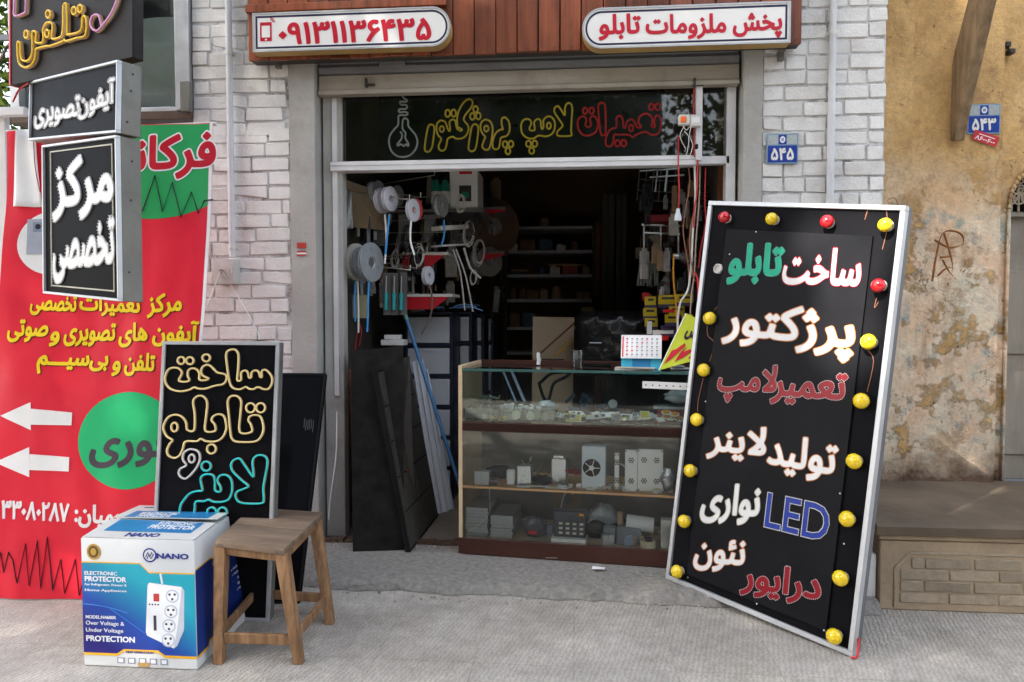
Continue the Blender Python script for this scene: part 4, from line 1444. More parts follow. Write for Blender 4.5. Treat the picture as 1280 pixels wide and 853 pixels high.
# ---- neon sign behind the transom glass
YN = YT + 0.016
zt_, zb_ = Z(107, 650, YN), Z(199, 650, YN)
t = thing('neon_sign', (X(656, YN), YN, zb_), 'black acrylic sign with yellow and red neon writing behind the transom glass', 'neon sign')
sf = Surf((X(476, YN), YN, zb_), (X(829, YN), YN, zb_), (X(829, YN), YN, zt_), (X(476, YN), YN, zt_))
g = MB(); sf.rect(g, 0, 0, 1, 1, -.006, 0); g.build('panel', mat('black_acrylic', (0.004, 0.004, 0.005), .2, var=.1, spec=.15), t)
T1 = (475, 110, 6.737)
neon(sf, t, [
    [(430, 308), (455, 325), (455, 380), (440, 490), (420, 530), (398, 540), (378, 525), (378, 480), (395, 370), (410, 320)],
    [(520, 275), (550, 290), (570, 345), (585, 365), (590, 340), (585, 290), (605, 268), (632, 275), (640, 310), (650, 345), (680, 362), (690, 350), (665, 335), (652, 325), (650, 250), (665, 190), (700, 130), (740, 98), (770, 102), (780, 130), (765, 170), (725, 220), (705, 260), (715, 285), (740, 315), (745, 355), (725, 400), (690, 425), (640, 428), (612, 412), (570, 430), (560, 480), (545, 520), (520, 530), (497, 515), (495, 480), (515, 430), (490, 400), (475, 350), (480, 305), (500, 280)],
    [(800, 305), (825, 325), (825, 390), (810, 490), (795, 525), (770, 535), (748, 520), (745, 490), (760, 390), (775, 325)],
    [(895, 268), (930, 285), (948, 330), (945, 400), (930, 480), (915, 515), (890, 523), (865, 505), (862, 480), (880, 430), (885, 410), (860, 380), (845, 330), (855, 290), (875, 272)],
    [(1055, 250), (1080, 275), (1092, 320), (1088, 370), (1065, 405), (1020, 420), (1010, 460), (1000, 505), (975, 518), (952, 505), (948, 460), (960, 410), (985, 370), (1020, 350), (1035, 350), (1025, 310), (1025, 265), (1040, 250)],
    ['dot', (520, 347, 18, 25), (570, 215, 20, 30), (620, 213, 20, 30), (805, 180, 20, 26), (778, 240, 20, 28), (828, 237, 20, 28), (895, 343, 18, 25), (1053, 475, 20, 27), (1102, 473, 20, 27), (1077, 533, 20, 27)]], *T1, M_ny, M_nbd, .0052, .006)
neon(sf, t, [['open', (185, 65), (205, 90), (228, 105), (215, 118), (175, 115), (168, 130), (180, 142), (220, 145), (228, 165), (210, 178), (170, 178), (158, 192), (165, 205), (215, 203), (233, 215), (220, 230), (170, 230), (155, 245), (152, 310), (120, 350), (85, 400), (75, 460), (95, 530), (140, 572), (195, 582), (255, 565), (300, 515), (315, 455), (300, 400), (265, 355), (238, 320), (235, 275), (215, 257), (193, 270), (190, 345), (215, 380), (212, 420), (238, 470), (235, 490), (220, 475), (200, 490), (175, 475), (150, 487), (150, 470), (180, 430), (185, 390), (170, 370)]], *T1, M_nw, M_nbd, .0052, .006, 'bulb_outline')
T2 = (645, 110, 6.4)
neon(sf, t, [
    [(75, 250), (110, 255), (122, 285), (108, 320), (115, 340), (145, 340), (150, 320), (145, 275), (170, 250), (195, 260), (200, 310), (210, 330), (220, 310), (220, 260), (250, 230), (285, 235), (310, 275), (308, 330), (285, 370), (240, 388), (180, 382), (140, 405), (90, 400), (50, 365), (40, 310), (50, 270)],
    [(335, 145), (360, 175), (390, 220), (392, 160), (410, 125), (435, 125), (450, 160), (445, 250), (440, 340), (445, 375), (425, 385), (345, 385), (328, 370), (335, 345), (370, 310), (370, 290), (340, 245), (310, 200), (308, 165)],
    ['dot', (263, 303, 16, 25), (100, 448, 20, 25), (150, 447, 20, 25), (125, 503, 20, 25)]], *T2, M_ny, M_nbd, .0052, .006)
neon(sf, t, [
    [(530, 228), (555, 235), (562, 265), (555, 290), (565, 310), (590, 310), (600, 290), (592, 250), (605, 230), (630, 228), (650, 260), (655, 305), (635, 355), (590, 380), (540, 378), (505, 340), (493, 290), (500, 250)],
    [(685, 118), (708, 130), (715, 180), (718, 350), (700, 378), (680, 370), (668, 300), (658, 160), (665, 130)],
    [(840, 228), (855, 260), (860, 310), (872, 322), (880, 300), (890, 270), (925, 250), (950, 275), (965, 310), (990, 318), (1000, 305), (980, 280), (985, 240), (1010, 215), (1050, 208), (1085, 235), (1090, 270), (1085, 310), (1110, 312), (1105, 260), (1120, 225), (1145, 225), (1160, 270), (1155, 330), (1130, 370), (1080, 375), (1035, 352), (960, 375), (935, 395), (900, 375), (820, 375), (785, 375), (780, 420), (765, 460), (740, 468), (718, 450), (720, 400), (745, 345), (780, 322), (800, 320), (805, 280), (805, 240), (820, 226)],
    ['dot', (553, 183, 18, 25), (605, 182, 18, 25), (920, 322, 16, 26), (1083, 152, 20, 26), (1133, 152, 20, 26), (813, 443, 20, 26), (862, 442, 20, 26)]], *T2, M_nr, M_nbd, .0052, .006)

# ---- black neon board at the upper left, standing off the window
sf = Surf(CD(14, 107, 3.25), CD(166, 72, 2.90), CD(166, -60, 2.90), CD(14, -70, 3.25))
t = thing('neon_sign', sf.at(.5, 0, -.05), 'black board with yellow neon word and pink tube, upper left', 'neon sign')
g = MB(); sf.rect(g, 0, 0, 1, 1, -.05, 0); g.build('panel', mat('weathered_black_panel', (0.022, 0.019, 0.019), .55, var=.4, scale=5, dirt=.2, dirtcol=(.09, .075, .065), spec=.1), t, bevel=.003)
g = MB(); sf.rect(g, -.012, -.0, -.001, 1, -.05, .004); g.build('edge_strip', M_red, t)
T3 = (0, 0, 7.529)
neon(sf, t, [[(597, 60), (595, 200), (590, 300), (570, 350), (500, 368), (488, 345), (495, 270), (490, 225), (465, 210), (430, 225), (405, 280), (410, 340), (405, 390), (390, 405), (345, 405), (335, 385), (340, 330), (335, 300), (315, 295), (302, 320), (305, 420), (300, 510), (275, 560), (240, 577), (205, 560), (192, 500), (190, 420), (180, 395), (165, 405), (165, 500), (175, 580), (200, 620), (240, 635), (290, 615), (325, 560), (335, 500), (345, 460), (440, 435), (480, 432), (590, 390), (605, 375), (625, 388), (720, 360), (790, 345), (810, 300), (815, 230), (805, 165), (790, 150), (775, 170), (770, 250), (755, 290), (720, 312), (650, 325), (630, 320), (630, 200), (625, 50), (615, 35)],
             ['dot', (455, 135, 22, 36), (248, 325, 20, 36), (697, 103, 22, 36), (755, 83, 22, 36), (445, 318, 20, 36)]], *T3, M_ny, M_nb, .0042, .018)
neon(sf, t, [['open', (1120, -90), (1090, 30), (1040, 140), (980, 220), (930, 280), (895, 290), (860, 260), (850, 210), (870, 155), (905, 138), (930, 150), (945, 200), (955, 245)], ['open', (135, -90), (135, 60), (138, 150), (225, 125), (240, 90), (242, -90)]], *T3, M_np, M_nb, .0042, .018, 'pink_tube')
# bracket arms to the wall
g = MB()
for u, v in ((.3, .35), (.8, .4)):
    a = sf.at(u, v, -.05); d_ = (a - V(1.2, 0, 1.4)); g.bar(a, a + d_ * ((YF + .02 - a.y) / d_.y), .03, .03)
g.build('bracket', M_dark, t)

# ---- two hanging light boxes
M_ledw = mat('white_cut_letter', (0.66, 0.66, 0.66), .4, var=.03)
def light_box(bl, br, tr, tl, thick, label, back_arm=True):
    sf = Surf(bl, br, tr, tl)
    t = thing('hanging_light_box', sf.at(.5, 0, -thick / 2), label, 'light box sign')
    f = .010
    fu, fv = f / sf.wid, f / sf.hei
    g = MB(); sf.rect(g, 0, 0, 1, 1, -thick, -.012); g.build('casing', M_steel, t, bevel=.003)
    g = MB()
    sf.rect(g, -.0, 0, 1, fv, -.014, .004); sf.rect(g, 0, 1 - fv, 1, 1, -.014, .004); sf.rect(g, 0, fv, fu, 1 - fv, -.014, .004); sf.rect(g, 1 - fu, fv, 1, 1 - fv, -.014, .004)
    g.build('frame', M_frame, t, bevel=.0015)
    g = MB(); sf.rect(g, fu, fv, 1 - fu, 1 - fv, -.013, -.006); g.build('face_panel', M_black, t)
    g = MB()
    for v in (.18, .62, .86):
        g.disc(sf.at(1, v, -thick * (.35 + .3 * v)) + (sf.br - sf.bl).normalized() * .001, sf.br - sf.bl, .004, .003, 8)
    g.build('rivet', M_dark, t)
    return sf, t
dn, df = 2.65, 3.22
sf, t = light_box(CD(36, 176, df), CD(146.5, 166, dn), CD(148, 75, dn), CD(38, 102, df), .085, 'upper black light box with two white Persian words in one line')
for s, L_, R_, h in (('آیفون', (98, 133), (144.5, 116), 40), ('تصویری', (43, 146.5), (101, 136), 35)):
    outlined(sf, t, s, L_, R_, h, M_ledw, M_ledw, -.006, .028, .016, .006, dots=(M_ledw, .0035, .055))
g = MB(); a = sf.at(.45, .6, -.085); g.bar(a, V(-3.0, YF + .02, a.z + .1), .025, .025); g.build('bracket', M_dark, t)
df2 = dn * 208 / 186
sf, t = light_box(CD(54.5, 367, df2), CD(149.5, 377, dn - .004), CD(146, 169, dn), CD(53, 182, df2), .09, 'lower black light box with two stacked white Persian words and dotted border')
for s, L_, R_, h in (('مرکز', (65, 239), (142.5, 229), 84), ('تخصصی', (65.5, 319), (144, 309), 78)):
    outlined(sf, t, s, L_, R_, h, M_ledw, M_ledw, -.006, .034, .016, .006, dots=(M_ledw, .0035, .06))
g = MB(); sf.ring_rect(g, .10, .055, .93, .955, .005, -.006, -.003); g.build('border_line', mat('cream_beads', (.5, .47, .38), .5), t)
g = MB()
for k in range(60):
    v = .055 + .9 * k / 60
    for u in (.104, .926):
        g.lathe(sf.at(u, v, -.004), sf.n, [(.0034, 0), (.0024, .0025), (0, .0034)], 5)
g.build('border_beads', mat('cream_beads', None), t)
g = MB(); a = sf.at(.5, .8, -.09); b_ = sf.at(.5, 1.25, -.06); g.bar(a, b_, .025, .025); g.build('bracket', M_dark, t)

# ---- red banner
A, B, C_, D = lean(G(-14, 749), G(238, 754), (12, 166), (265, 153))
def wav(u, v):
    return 0.013 * math.sin(9 * u + 2 * v) * (0.3 + v) + 0.010 * math.sin(13 * v + 3 * u + 2 * math.sin(4 * u)) + .006 * mnoise.noise((u * 9 + v * 4, v * 7 - u * 3, 4)) + .02 * max(0, u - .93) * 8 * math.sin(5 * v + 1) + .010 * mnoise.noise((u * 3, v * 5, 2))
sf = Surf(A + V(0, 0, .008), B + V(0, 0, .008), C_, D, wav)
t = thing('banner', (A + B) / 2, 'tall red printed banner with green circles, white arrows and yellow Persian text', 'banner')
def vinyl(name, col, **k):
    return mat(name, col, .42, var=.07, scale=5, bump=.35, bscale=9, dirt=.22, dirtcol=tuple(c_ * .55 + .03 for c_ in col), **k)
M_bred = vinyl('banner_red', (0.70, 0.020, 0.042)); M_bgreen = vinyl('banner_green', (0.03, 0.33, 0.10)); M_bgreen2 = vinyl('banner_bright_green', (0.02, 0.44, 0.16))
M_bw = vinyl('banner_white', (.80, .79, .78)); M_by = vinyl('banner_yellow', (.83, .60, .02)); M_bb = vinyl('banner_black', (.03, .02, .03))
def sheet(mb, u0, v0, u1, v1, w, nu, nv):
    ids = [[mb.vert(sf.at(u0 + (u1 - u0) * i / nu, v0 + (v1 - v0) * j / nv, w)) for i in range(nu + 1)] for j in range(nv + 1)]
    for j in range(nv):
        for i in range(nu):
            mb.face((ids[j][i], ids[j][i + 1], ids[j + 1][i + 1], ids[j + 1][i]))
g = MB(); g.smooth = True; sheet(g, 0, 0, 1, 1, 0, 60, 120); sheet(g, 0, 0, 1, 1, -.0015, 60, 120); g.build('banner_sheet', M_bred, t)
g = MB(); g.smooth = True; sheet(g, .985, 0, 1.0, 1, .0012, 1, 70); g.build('white_hem', M_bw, t)
# hanging rail and cloth edge
g = MB(); g.tube([sf.at(-.01, 1, -.012), sf.at(1.01, 1, -.012)], .011, 8); g.build('top_rail', M_offw, t)
g = MB()
for u in (.06, .5):
    a = sf.at(u, .985, -.02); g.bar(a, V(a.x - .3, YF, a.z - .03), .015, .015)
g.build('bracket', M_dark, t)
# green disc at the upper right, its lower arc over the red
uc, vc = sf.uv(205, 165)
g = MB()
ur, vr = sf.uv(263, 250)[0], sf.uv(200, 271)[1]
n = 26
# the visible piece: everything above the arc
us = [sf.uv(120, 260)[0] + (0.984 - sf.uv(120, 260)[0]) * i / n for i in range(n + 1)]
def arc(u): 
    k = (u - sf.uv(190, 260)[0]) / .42
    return vr + .155 * (1 - math.sqrt(max(0, 1 - k * k)))
nv = 14
ids = [[g.vert(sf.at(u, arc(u) + (.998 - arc(u)) * j / nv, .0015)) for u in us] for j in range(nv + 1)]
for j in range(nv):
    for i in range(n):
        g.face((ids[j][i], ids[j][i + 1], ids[j + 1][i + 1], ids[j + 1][i]))
g.build('green_field', M_bgreen, t)
g = MB()
wave_px = [(160, 262), (175, 262), (190, 217), (199, 262), (210, 224), (220, 268), (232, 235), (240, 262), (246, 245), (256, 243)]
g.tube([sf.px(x_, y_, .003) for x_, y_ in wave_px], .004, 5); g.build('wave_line', M_bb, t)
outlined(sf, t, 'فرکانس', (98, 206), (262, 184), 62, mat('banner_letter_red', (.52, .015, .03), .4), M_bw, .003, .035, .035, .002)
# white disc with a door phone
uc, vc = sf.uv(60, 303)
g = MB(); sf.ellipse(g, uc, vc, .155, .068 * 1.0, .0008, .0022); g.build('white_disc', M_bw, t)
g = MB(); a, c_ = sf.uv(32, 318), sf.uv(53, 273); sf.rect(g, a[0], a[1], c_[0], c_[1], .002, .004)
g.m(1); a, c_ = sf.uv(40, 290), sf.uv(52, 277); sf.rect(g, a[0], a[1], c_[0], c_[1], .004, .0052)
g.m(2); a = sf.uv(46, 283); sf.ellipse(g, a[0], a[1], .013, .006, .0052, .0062, 16, 1)
g.build('door_phone_picture', [mat('print_grey', (.35, .38, .45), .4), mat('print_blue_grey', (.2, .25, .34), .4), M_bb], t)
M_bsh = vinyl('banner_text_shadow_print', (.10, .03, .02))
def shadowed(s, L_, R_, h, fillm, off=.035, dx=1.0, dy=1.0):
    a = MB(); write(a, sf, s, (L_[0] + dx, L_[1] + dy), (R_[0] + dx, R_[1] + dy), h, .0005, .0026, off); e = a.build('lettering', M_bsh, t)
    b = MB(); write(b, sf, s, L_, R_, h, .0027, .0042, off); b.build('letter_face', fillm, e)
shadowed('مرکز', (180, 382), (222, 379), 31, M_by); shadowed('تعمیرات', (93, 379), (172, 383), 28, M_by); shadowed('تخصصی', (37, 380), (90, 382), 28, M_by)
shadowed('آیفون', (187, 416), (243, 417), 34, M_by); shadowed('های', (143, 419), (181, 417), 31, M_by); shadowed('تصویری', (76, 418), (139, 418), 30, M_by); shadowed('و', (60, 424), (71, 423), 19, M_by); shadowed('صوتی', (12, 414), (58, 413), 29, M_by)
shadowed('تلفن', (152, 455), (192, 456), 30, M_by); shadowed('و', (136, 461), (147, 460), 19, M_by); shadowed('بی\u200cسیـــم', (47, 455), (131, 457), 25, M_by)
for dy in (0, 56):
    pts = [(0, 520), (40, 503), (40, 511), (89, 516), (88, 532), (39, 531), (39, 538)] if dy == 0 else [(-6, 578), (36, 559), (36, 568), (85, 572), (84, 590), (35, 588), (35, 597)]
    g = MB()
    (q0, q1, q2, q3, q4, q5, q6) = pts
    def strip_(pa, pb, pc, pd, k):       # a four-sided patch laid over the waved sheet in k slices
        for i in range(k):
            f0, f1 = i / k, (i + 1) / k
            L4 = [[pa[j] + (pb[j] - pa[j]) * f for j in (0, 1)] for f in (f0, f1)] + [[pd[j] + (pc[j] - pd[j]) * f for j in (0, 1)] for f in (f1, f0)]
            g.poly([sf.px(x_, y_, .0035) for x_, y_ in L4])
    strip_(q2, q3, q4, q5, 10)
    mid = lambda a, b_: ((a[0] + b_[0]) / 2, (a[1] + b_[1]) / 2)
    strip_(q0, q1, q6, q0, 8)
    g.build('arrow', M_bw, t)
uc, vc = sf.uv(158, 551)
ue = sf.uv(96, 551)[0]; ve = sf.uv(158, 490)[1]
g = MB(); sf.ellipse(g, uc, vc, uc - ue, ve - vc, .0005, .0018); g.build('green_disc', M_bgreen2, t)
g = MB(); write(g, sf, 'فوری', (109, 560), (214, 556), 54, .0018, .003, .032); g.build('lettering', mat('banner_dark_grey', (.07, .05, .07), .4), t)
g = MB(); write(g, sf, '۳۳۰۸۰۲۸۷', (2, 637), (84, 642), 24, .0008, .0032, .03); g.build('lettering', M_bw, t)
g = MB(); write(g, sf, 'کریمیان:', (91, 645), (168, 651), 30, .0008, .0025, .035); g.build('lettering', M_bw, t)
zz = [(-6, 720), (2, 690), (6, 715), (12, 690), (18, 700), (24, 728), (32, 680), (38, 732), (46, 676), (52, 735), (58, 672), (66, 738), (74, 700), (80, 742), (92, 700), (98, 745), (110, 700), (120, 745)]
g = MB(); g.tube([sf.px(x_, y_, .002) for x_, y_ in zz], .0028, 5); g.build('wave_line', M_bb, t)
# white cloth tucked over the banner's upper left corner
g = MB(); g.smooth = True
ids = []
q0, q1, q2, q3 = sf.uv(19, 259), sf.uv(53, 259), sf.uv(46, 162), sf.uv(26, 166)
for j in range(13):
    r_ = []
    for i in range(9):
        a, c_ = i / 8, j / 12
        u = (q0[0] * (1 - a) + q1[0] * a) * (1 - c_) + (q3[0] * (1 - a) + q2[0] * a) * c_
        v = (q0[1] * (1 - a) + q1[1] * a) * (1 - c_) + (q3[1] * (1 - a) + q2[1] * a) * c_
        r_.append(g.vert(sf.at(u, v, .012 + .006 * math.sin(a * 7 + c_ * 2))))
    ids.append(r_)
for j in range(12):
    for i in range(8):
        g.face((ids[j][i], ids[j][i + 1], ids[j + 1][i + 1], ids[j + 1][i]))
o = g.build('white_cloth', mat('white_cloth', (.75, .75, .76), .8, var=.05)); tag(o, 'plain white cloth hung over the upper left corner of the red banner', 'cloth')
md = o.modifiers.new('thick', 'SOLIDIFY'); md.thickness = .002
g = MB(); g.tube([W(42, 178, 3.1), W(44, 210, 3.2), W(50, 240, 3.2)], .0022, 5, sub=4); g.tube([W(16, 128, 3.1), W(24, 112, 3.1), W(36, 104, 3.05)], .004, 6, sub=4)
tag(g.build('cable', M_cable_r), 'thin red and dark cable dangling left of the upper light box', 'cable')

# ---- neon board leaning by the cardboard box
A, B, C_, D = lean(G(186, 772), G(336, 778), (203, 426.6), (349, 427.6))
sf = Surf(A, B, C_, D)
nb_sf = sf
t = thing('neon_board', (A + B) / 2, 'black board with cream and teal neon Persian words, leaning behind the carton', 'neon sign')
TH = .055
fu, fv = .016 / sf.wid, .016 / sf.hei
g = MB(); sf.rect(g, 0, 0, 1, 1, -TH, -.012); g.build('casing', M_steel, t, bevel=.002)
g = MB()
sf.rect(g, 0, 0, 1, fv, -.014, .002); sf.rect(g, 0, 1 - fv, 1, 1, -.014, .002); sf.rect(g, 0, fv, fu, 1 - fv, -.014, .002); sf.rect(g, 1 - fu, fv, 1, 1 - fv, -.014, .002)
g.build('frame', M_frame, t, bevel=.0015)
g = MB(); sf.rect(g, fu, fv, 1 - fu, 1 - fv, -.013, -.008); g.build('face_panel', M_black, t)
T4 = (190, 425, 7.529)
neon(sf, t, [
    [(755, 90), (790, 100), (812, 150), (808, 280), (800, 378), (835, 378), (835, 320), (850, 295), (880, 290), (900, 310), (910, 355), (930, 352), (935, 310), (965, 288), (1000, 300), (1015, 348), (1030, 348), (1030, 300), (1055, 280), (1090, 300), (1125, 350), (1125, 410), (1095, 460), (1050, 465), (995, 445), (950, 465), (910, 460), (880, 443), (830, 465), (775, 460), (740, 430), (720, 360), (705, 250), (695, 150), (710, 105)],
    [(200, 262), (250, 270), (280, 310), (255, 370), (260, 390), (310, 395), (350, 380), (335, 340), (340, 290), (375, 268), (420, 280), (445, 320), (445, 375), (500, 380), (530, 365), (500, 350), (470, 330), (460, 290), (480, 250), (520, 235), (560, 255), (610, 305), (670, 320), (698, 340), (695, 385), (660, 420), (590, 432), (500, 460), (430, 458), (395, 447), (350, 470), (270, 485), (190, 470), (140, 430), (120, 370), (135, 310), (160, 275)],
    ['dot', (272, 195, 32, 34), (355, 197, 35, 34), (508, 170, 36, 34)],
    [(770, 525), (815, 540), (838, 590), (830, 700), (825, 868), (935, 868), (930, 800), (905, 760), (920, 720), (965, 708), (1015, 720), (1040, 780), (1045, 860), (1010, 930), (950, 960), (800, 960), (750, 930), (735, 860), (720, 700), (710, 590), (730, 540)],
    ['dot', (925, 640, 42, 44), (1020, 640, 42, 44)],
    [(450, 525), (495, 545), (518, 600), (508, 720), (500, 855), (590, 858), (590, 800), (560, 760), (575, 720), (625, 700), (675, 720), (695, 790), (695, 850), (660, 920), (600, 955), (510, 955), (455, 932), (420, 955), (315, 958), (290, 1020), (260, 1085), (210, 1112), (155, 1090), (140, 1040), (165, 980), (190, 945), (140, 910), (108, 850), (110, 800), (150, 730), (215, 705), (280, 725), (320, 780), (330, 848), (395, 850), (400, 700), (385, 590), (405, 545)],
    ['dot', (210, 822, 30, 42), (558, 1028, 42, 44)]], *T4, M_ny2, M_nb, .0044, .008)
neon(sf, t, [[(370, 1030), (425, 1045), (450, 1090), (440, 1160), (390, 1240), (320, 1305), (275, 1295), (250, 1255), (265, 1215), (320, 1180), (290, 1130), (295, 1070), (330, 1038)], ['dot', (372, 1118, 28, 38)]], *T4, M_nw, M_nb, .0044, .008, 'white_tube')
neon(sf, t, [
    [(820, 1118), (860, 1165), (940, 1280), (955, 1270), (945, 1150), (970, 1100), (1020, 1085), (1070, 1105), (1085, 1160), (1065, 1280), (1045, 1400), (1050, 1500), (1025, 1540), (870, 1540), (810, 1520), (785, 1475), (800, 1430), (870, 1400), (905, 1375), (840, 1320), (760, 1240), (742, 1180), (765, 1135)],
    [(265, 1570), (290, 1520), (350, 1450), (420, 1425), (470, 1420), (465, 1370), (455, 1310), (480, 1275), (530, 1265), (575, 1280), (590, 1340), (590, 1410), (620, 1432), (645, 1420), (640, 1380), (615, 1330), (630, 1285), (680, 1270), (725, 1290), (750, 1340), (750, 1430), (720, 1500), (660, 1525), (580, 1525), (530, 1505), (490, 1520), (410, 1525), (400, 1600), (380, 1690), (310, 1710), (258, 1670)],
    ['dot', (508, 1190, 44, 44), (560, 1620, 42, 42), (660, 1620, 42, 42)]], *T4, M_nt, M_nb, .0044, .008, 'teal_tube')
# plain black board behind it
sfb = Surf(V(-1.62, 3.42, 0), V(-1.235, 3.42, 0), V(-1.235, 3.42, 0), V(-1.6, 3.42, 0))
A, B, C_, D = lean(G(318, 755), G(374, 755), (352, 466.5), (408, 467))
e_ = (B - A).normalized()
sfb = Surf(A - e_ * .16, B, C_, D - e_ * .16)
t = thing('black_board', (A + B) / 2, 'plain matt black board leaning on the door post behind the neon board', 'board')
g = MB(); sfb.rect(g, 0, 0, 1, 1, -.03, 0); g.build('panel', M_black, t, bevel=.004)
g = MB(); sfb.ring_rect(g, 0, 0, 1, 1, .012, .0005, .004); g.build('edge_frame', M_blackmat, t)
g = MB()
for k in range(6):
    a = sfb.px(380 + k * 2.2, 519 + (k % 3), .001); g.tube([a, a - (sfb.tl - sfb.bl).normalized() * (.05 + .012 * (k % 2))], .0018, 4)
g.build('chalk_scratches', mat('chalk_grey', (.12, .12, .12), .9), t)
g = MB(); g.smooth = True
for q in range(3):
    pass
c_ = W(328, 748, 3.1)

# ---- the large bulb board on the right
bl_, br_ = G(832, 723, FLOOR), G(1066, 822, 0.002)
A, B, C_, D = lean(bl_, br_, (888.5, 252), (1131, 256))
hv = ((D - A) + (C_ - B)).normalized()
C_ = B + hv * (C_ - B).length; D = A + hv * (D - A).length
sf = Surf(A, B, C_, D)
t = thing('bulb_board', (A + B) / 2, 'large black leaning board with painted Persian service list and coloured bulbs', 'sign board')
TH = .07
fr = .022
fu, fv = fr / sf.wid, fr / sf.hei
g = MB(); sf.rect(g, 0.003, 0.002, .997, .998, -TH, -.012); g.build('casing', mat('board_casing', (.14, .145, .155), .5, .3, var=.15, scale=4), t, bevel=.002)
g = MB()
sf.rect(g, 0, 0, 1, fv, -.03, .004); sf.rect(g, 0, 1 - fv, 1, 1, -.03, .004); sf.rect(g, 0, fv, fu, 1 - fv, -.03, .004); sf.rect(g, 1 - fu, fv, 1, 1 - fv, -.03, .004)
g.build('frame', mat('board_alu', (0.50, 0.51, 0.52), .4, .4, var=.08, scale=8), t, bevel=.002)
g = MB(); sf.rect(g, fu, fv, 1 - fu, 1 - fv, -.013, -.010); g.build('back_panel', M_black, t)
ua, va = sf.uv(908, 286); ub = sf.uv(1091, 296)[0]; vbot = sf.uv(1036, 791)[1]; ut = sf.uv(860, 700)[0]
g = MB()
b4 = [(ua, vbot), (ub, vbot), (ub, va), (ua, va)]
sf.rect(g, ua, vbot, ub, va, -.0095, .002); g.build('text_panel', mat('text_panel_black', (.009, .009, .011), .4, var=.3, scale=4, dirt=.05, dirtcol=(.06, .06, .06), spec=.06), t, bevel=.0015)
M_lw = mat('letter_white', (.70, .69, .68), .4, var=.03); M_lo = mat('amber_beads', (.55, .20, .05), .4); M_lr = mat('letter_red', (.24, .004, .012), .35, var=.08)
M_lred2 = mat('red_beads', (.6, .03, .05), .4); M_lg = mat('letter_green', (.0, .33, .20), .35); M_lg2 = mat('pale_green_beads', (.25, .55, .42), .4); M_lb = mat('letter_blue', (.009, .032, .26), .35); M_bead = mat('pale_beads', (.66, .64, .62), .4)
M_cr = mat('cream_edge', (.50, .48, .36), .4)
bd = lambda m: (m, .0024, .05)
w0 = .002
outlined(sf, t, 'ساخت', (978.5, 333), (1078, 335), 50, M_lw, M_lred2, w0, rim=.020, dots=bd(M_lred2))
outlined(sf, t, 'تابلو', (910.5, 330), (979.5, 331), 54, M_lg, M_lg, w0, rim=.020, dots=bd(M_lg2))
outlined(sf, t, 'پرژکتور', (903, 405), (1070, 422), 66, M_lw, M_lo, w0, rim=.020, dots=bd(M_lo))
outlined(sf, t, 'تعمیر', (964, 484), (1059, 490), 46, M_lr, M_lr, w0, rim=.020, dots=bd(M_bead))
outlined(sf, t, 'لامپ', (896.5, 480), (972, 481), 50, M_lr, M_lr, w0, rim=.020, dots=bd(M_bead))
outlined(sf, t, 'تولید', (959, 566), (1047, 580), 56, M_lw, M_lo, w0, rim=.020, dots=bd(M_lo))
outlined(sf, t, 'لاینر', (884, 551), (959, 558), 49, M_lw, M_lo, w0, rim=.020, dots=bd(M_lo))
outlined(sf, t, 'نواری', (876, 629), (950.5, 632), 54, M_lw, M_cr, w0, rim=.020, dots=bd(M_cr))
outlined(sf, t, 'LED', (957, 637), (1037, 656), 47, M_lb, M_bead, w0, .008, .016, dots=bd(M_bead))
outlined(sf, t, 'نئون', (867, 693), (932, 697), 44, M_lw, M_lo, w0, rim=.020, dots=bd(M_lo))
outlined(sf, t, 'درایور', (926, 722), (1027.5, 738), 48, M_lr, M_lr, w0, rim=.020, dots=bd(M_bead))
# bulbs in their sockets
def tinted(name, col, rough=.07):
    m = mat(name, col, rough, var=.05, scale=60, coat=1.0, spec=.5)
    P(m).inputs['Transmission Weight'].default_value = .10
    P(m).inputs['IOR'].default_value = 1.3
    return m
M_by_ = tinted('yellow_bulb_glass', (.86, .60, .012)); M_br_ = tinted('red_bulb_glass', (.58, .01, .015))
H_ = .038
bulbs = [(904, 272, 'r'), (964, 274, 'y'), (1032, 278, 'r'), (1106, 281, 'y'), (1097.5, 356, 'r'), (1086, 428, 'y'), (1075, 502, 'y'), (1067, 576, 'y'), (1058, 650, 'y'), (1049.5, 723, 'y'), (1041.5, 796, 'y'),
         (886, 398, 'y'), (878.5, 463, 'y'), (870, 525, 'y'), (862, 589, 'y'), (853.5, 651, 'y'), (845.5, 715, 'y')]
for k, (px, py, c) in enumerate(bulbs):
    rr = random.Random(k)
    u, v = sf.uv(px, py, H_ * .75)
    ax = (sf.n + sf.br.cross(sf.n) * 0 + V(rr.uniform(-.12, .12), 0, rr.uniform(-.12, .12)))
    if k == 5: ax = sf.n + V(-.25, 0, .1)
    o = sf.at(u, v, -.010)
    ax.normalize()
    g = MB(); rb = .029 if k < 5 else .033
    n_ = 32
    prof = [(.008, .010), (.019, .013), (rb * .88, .020), (rb, .030), (rb * .97, .039), (rb * .80, .049), (rb * .45, .056), (0, .0585)]
    g.lathe(o, ax, prof, n_)
    for i in range(0, len(g.v)):    # shallow ribs, as on moulded decoration bulbs
        p = Vector(g.v[i]); a = p - o; h = a.dot(ax); r_ = a - ax * h
        if r_.length > .01 and c == 'y':
            j = i % n_
            g.v[i] = tuple(o + ax * h + r_ * (1.0 + (.018 if (j % 2) else -.018)))
    b_ = g.build('bulb', M_by_ if c == 'y' else M_br_, t)
    b_['label'] = 'red round decoration bulb' if c == 'r' else 'yellow ribbed decoration bulb'
    s_ = MB(); s_.lathe(o, ax, [(.0, .0), (.022, .0), (.0235, .005), (.025, .014), (.020, .017), (.0, .017)], 18); s_.build('socket', M_offw, b_)
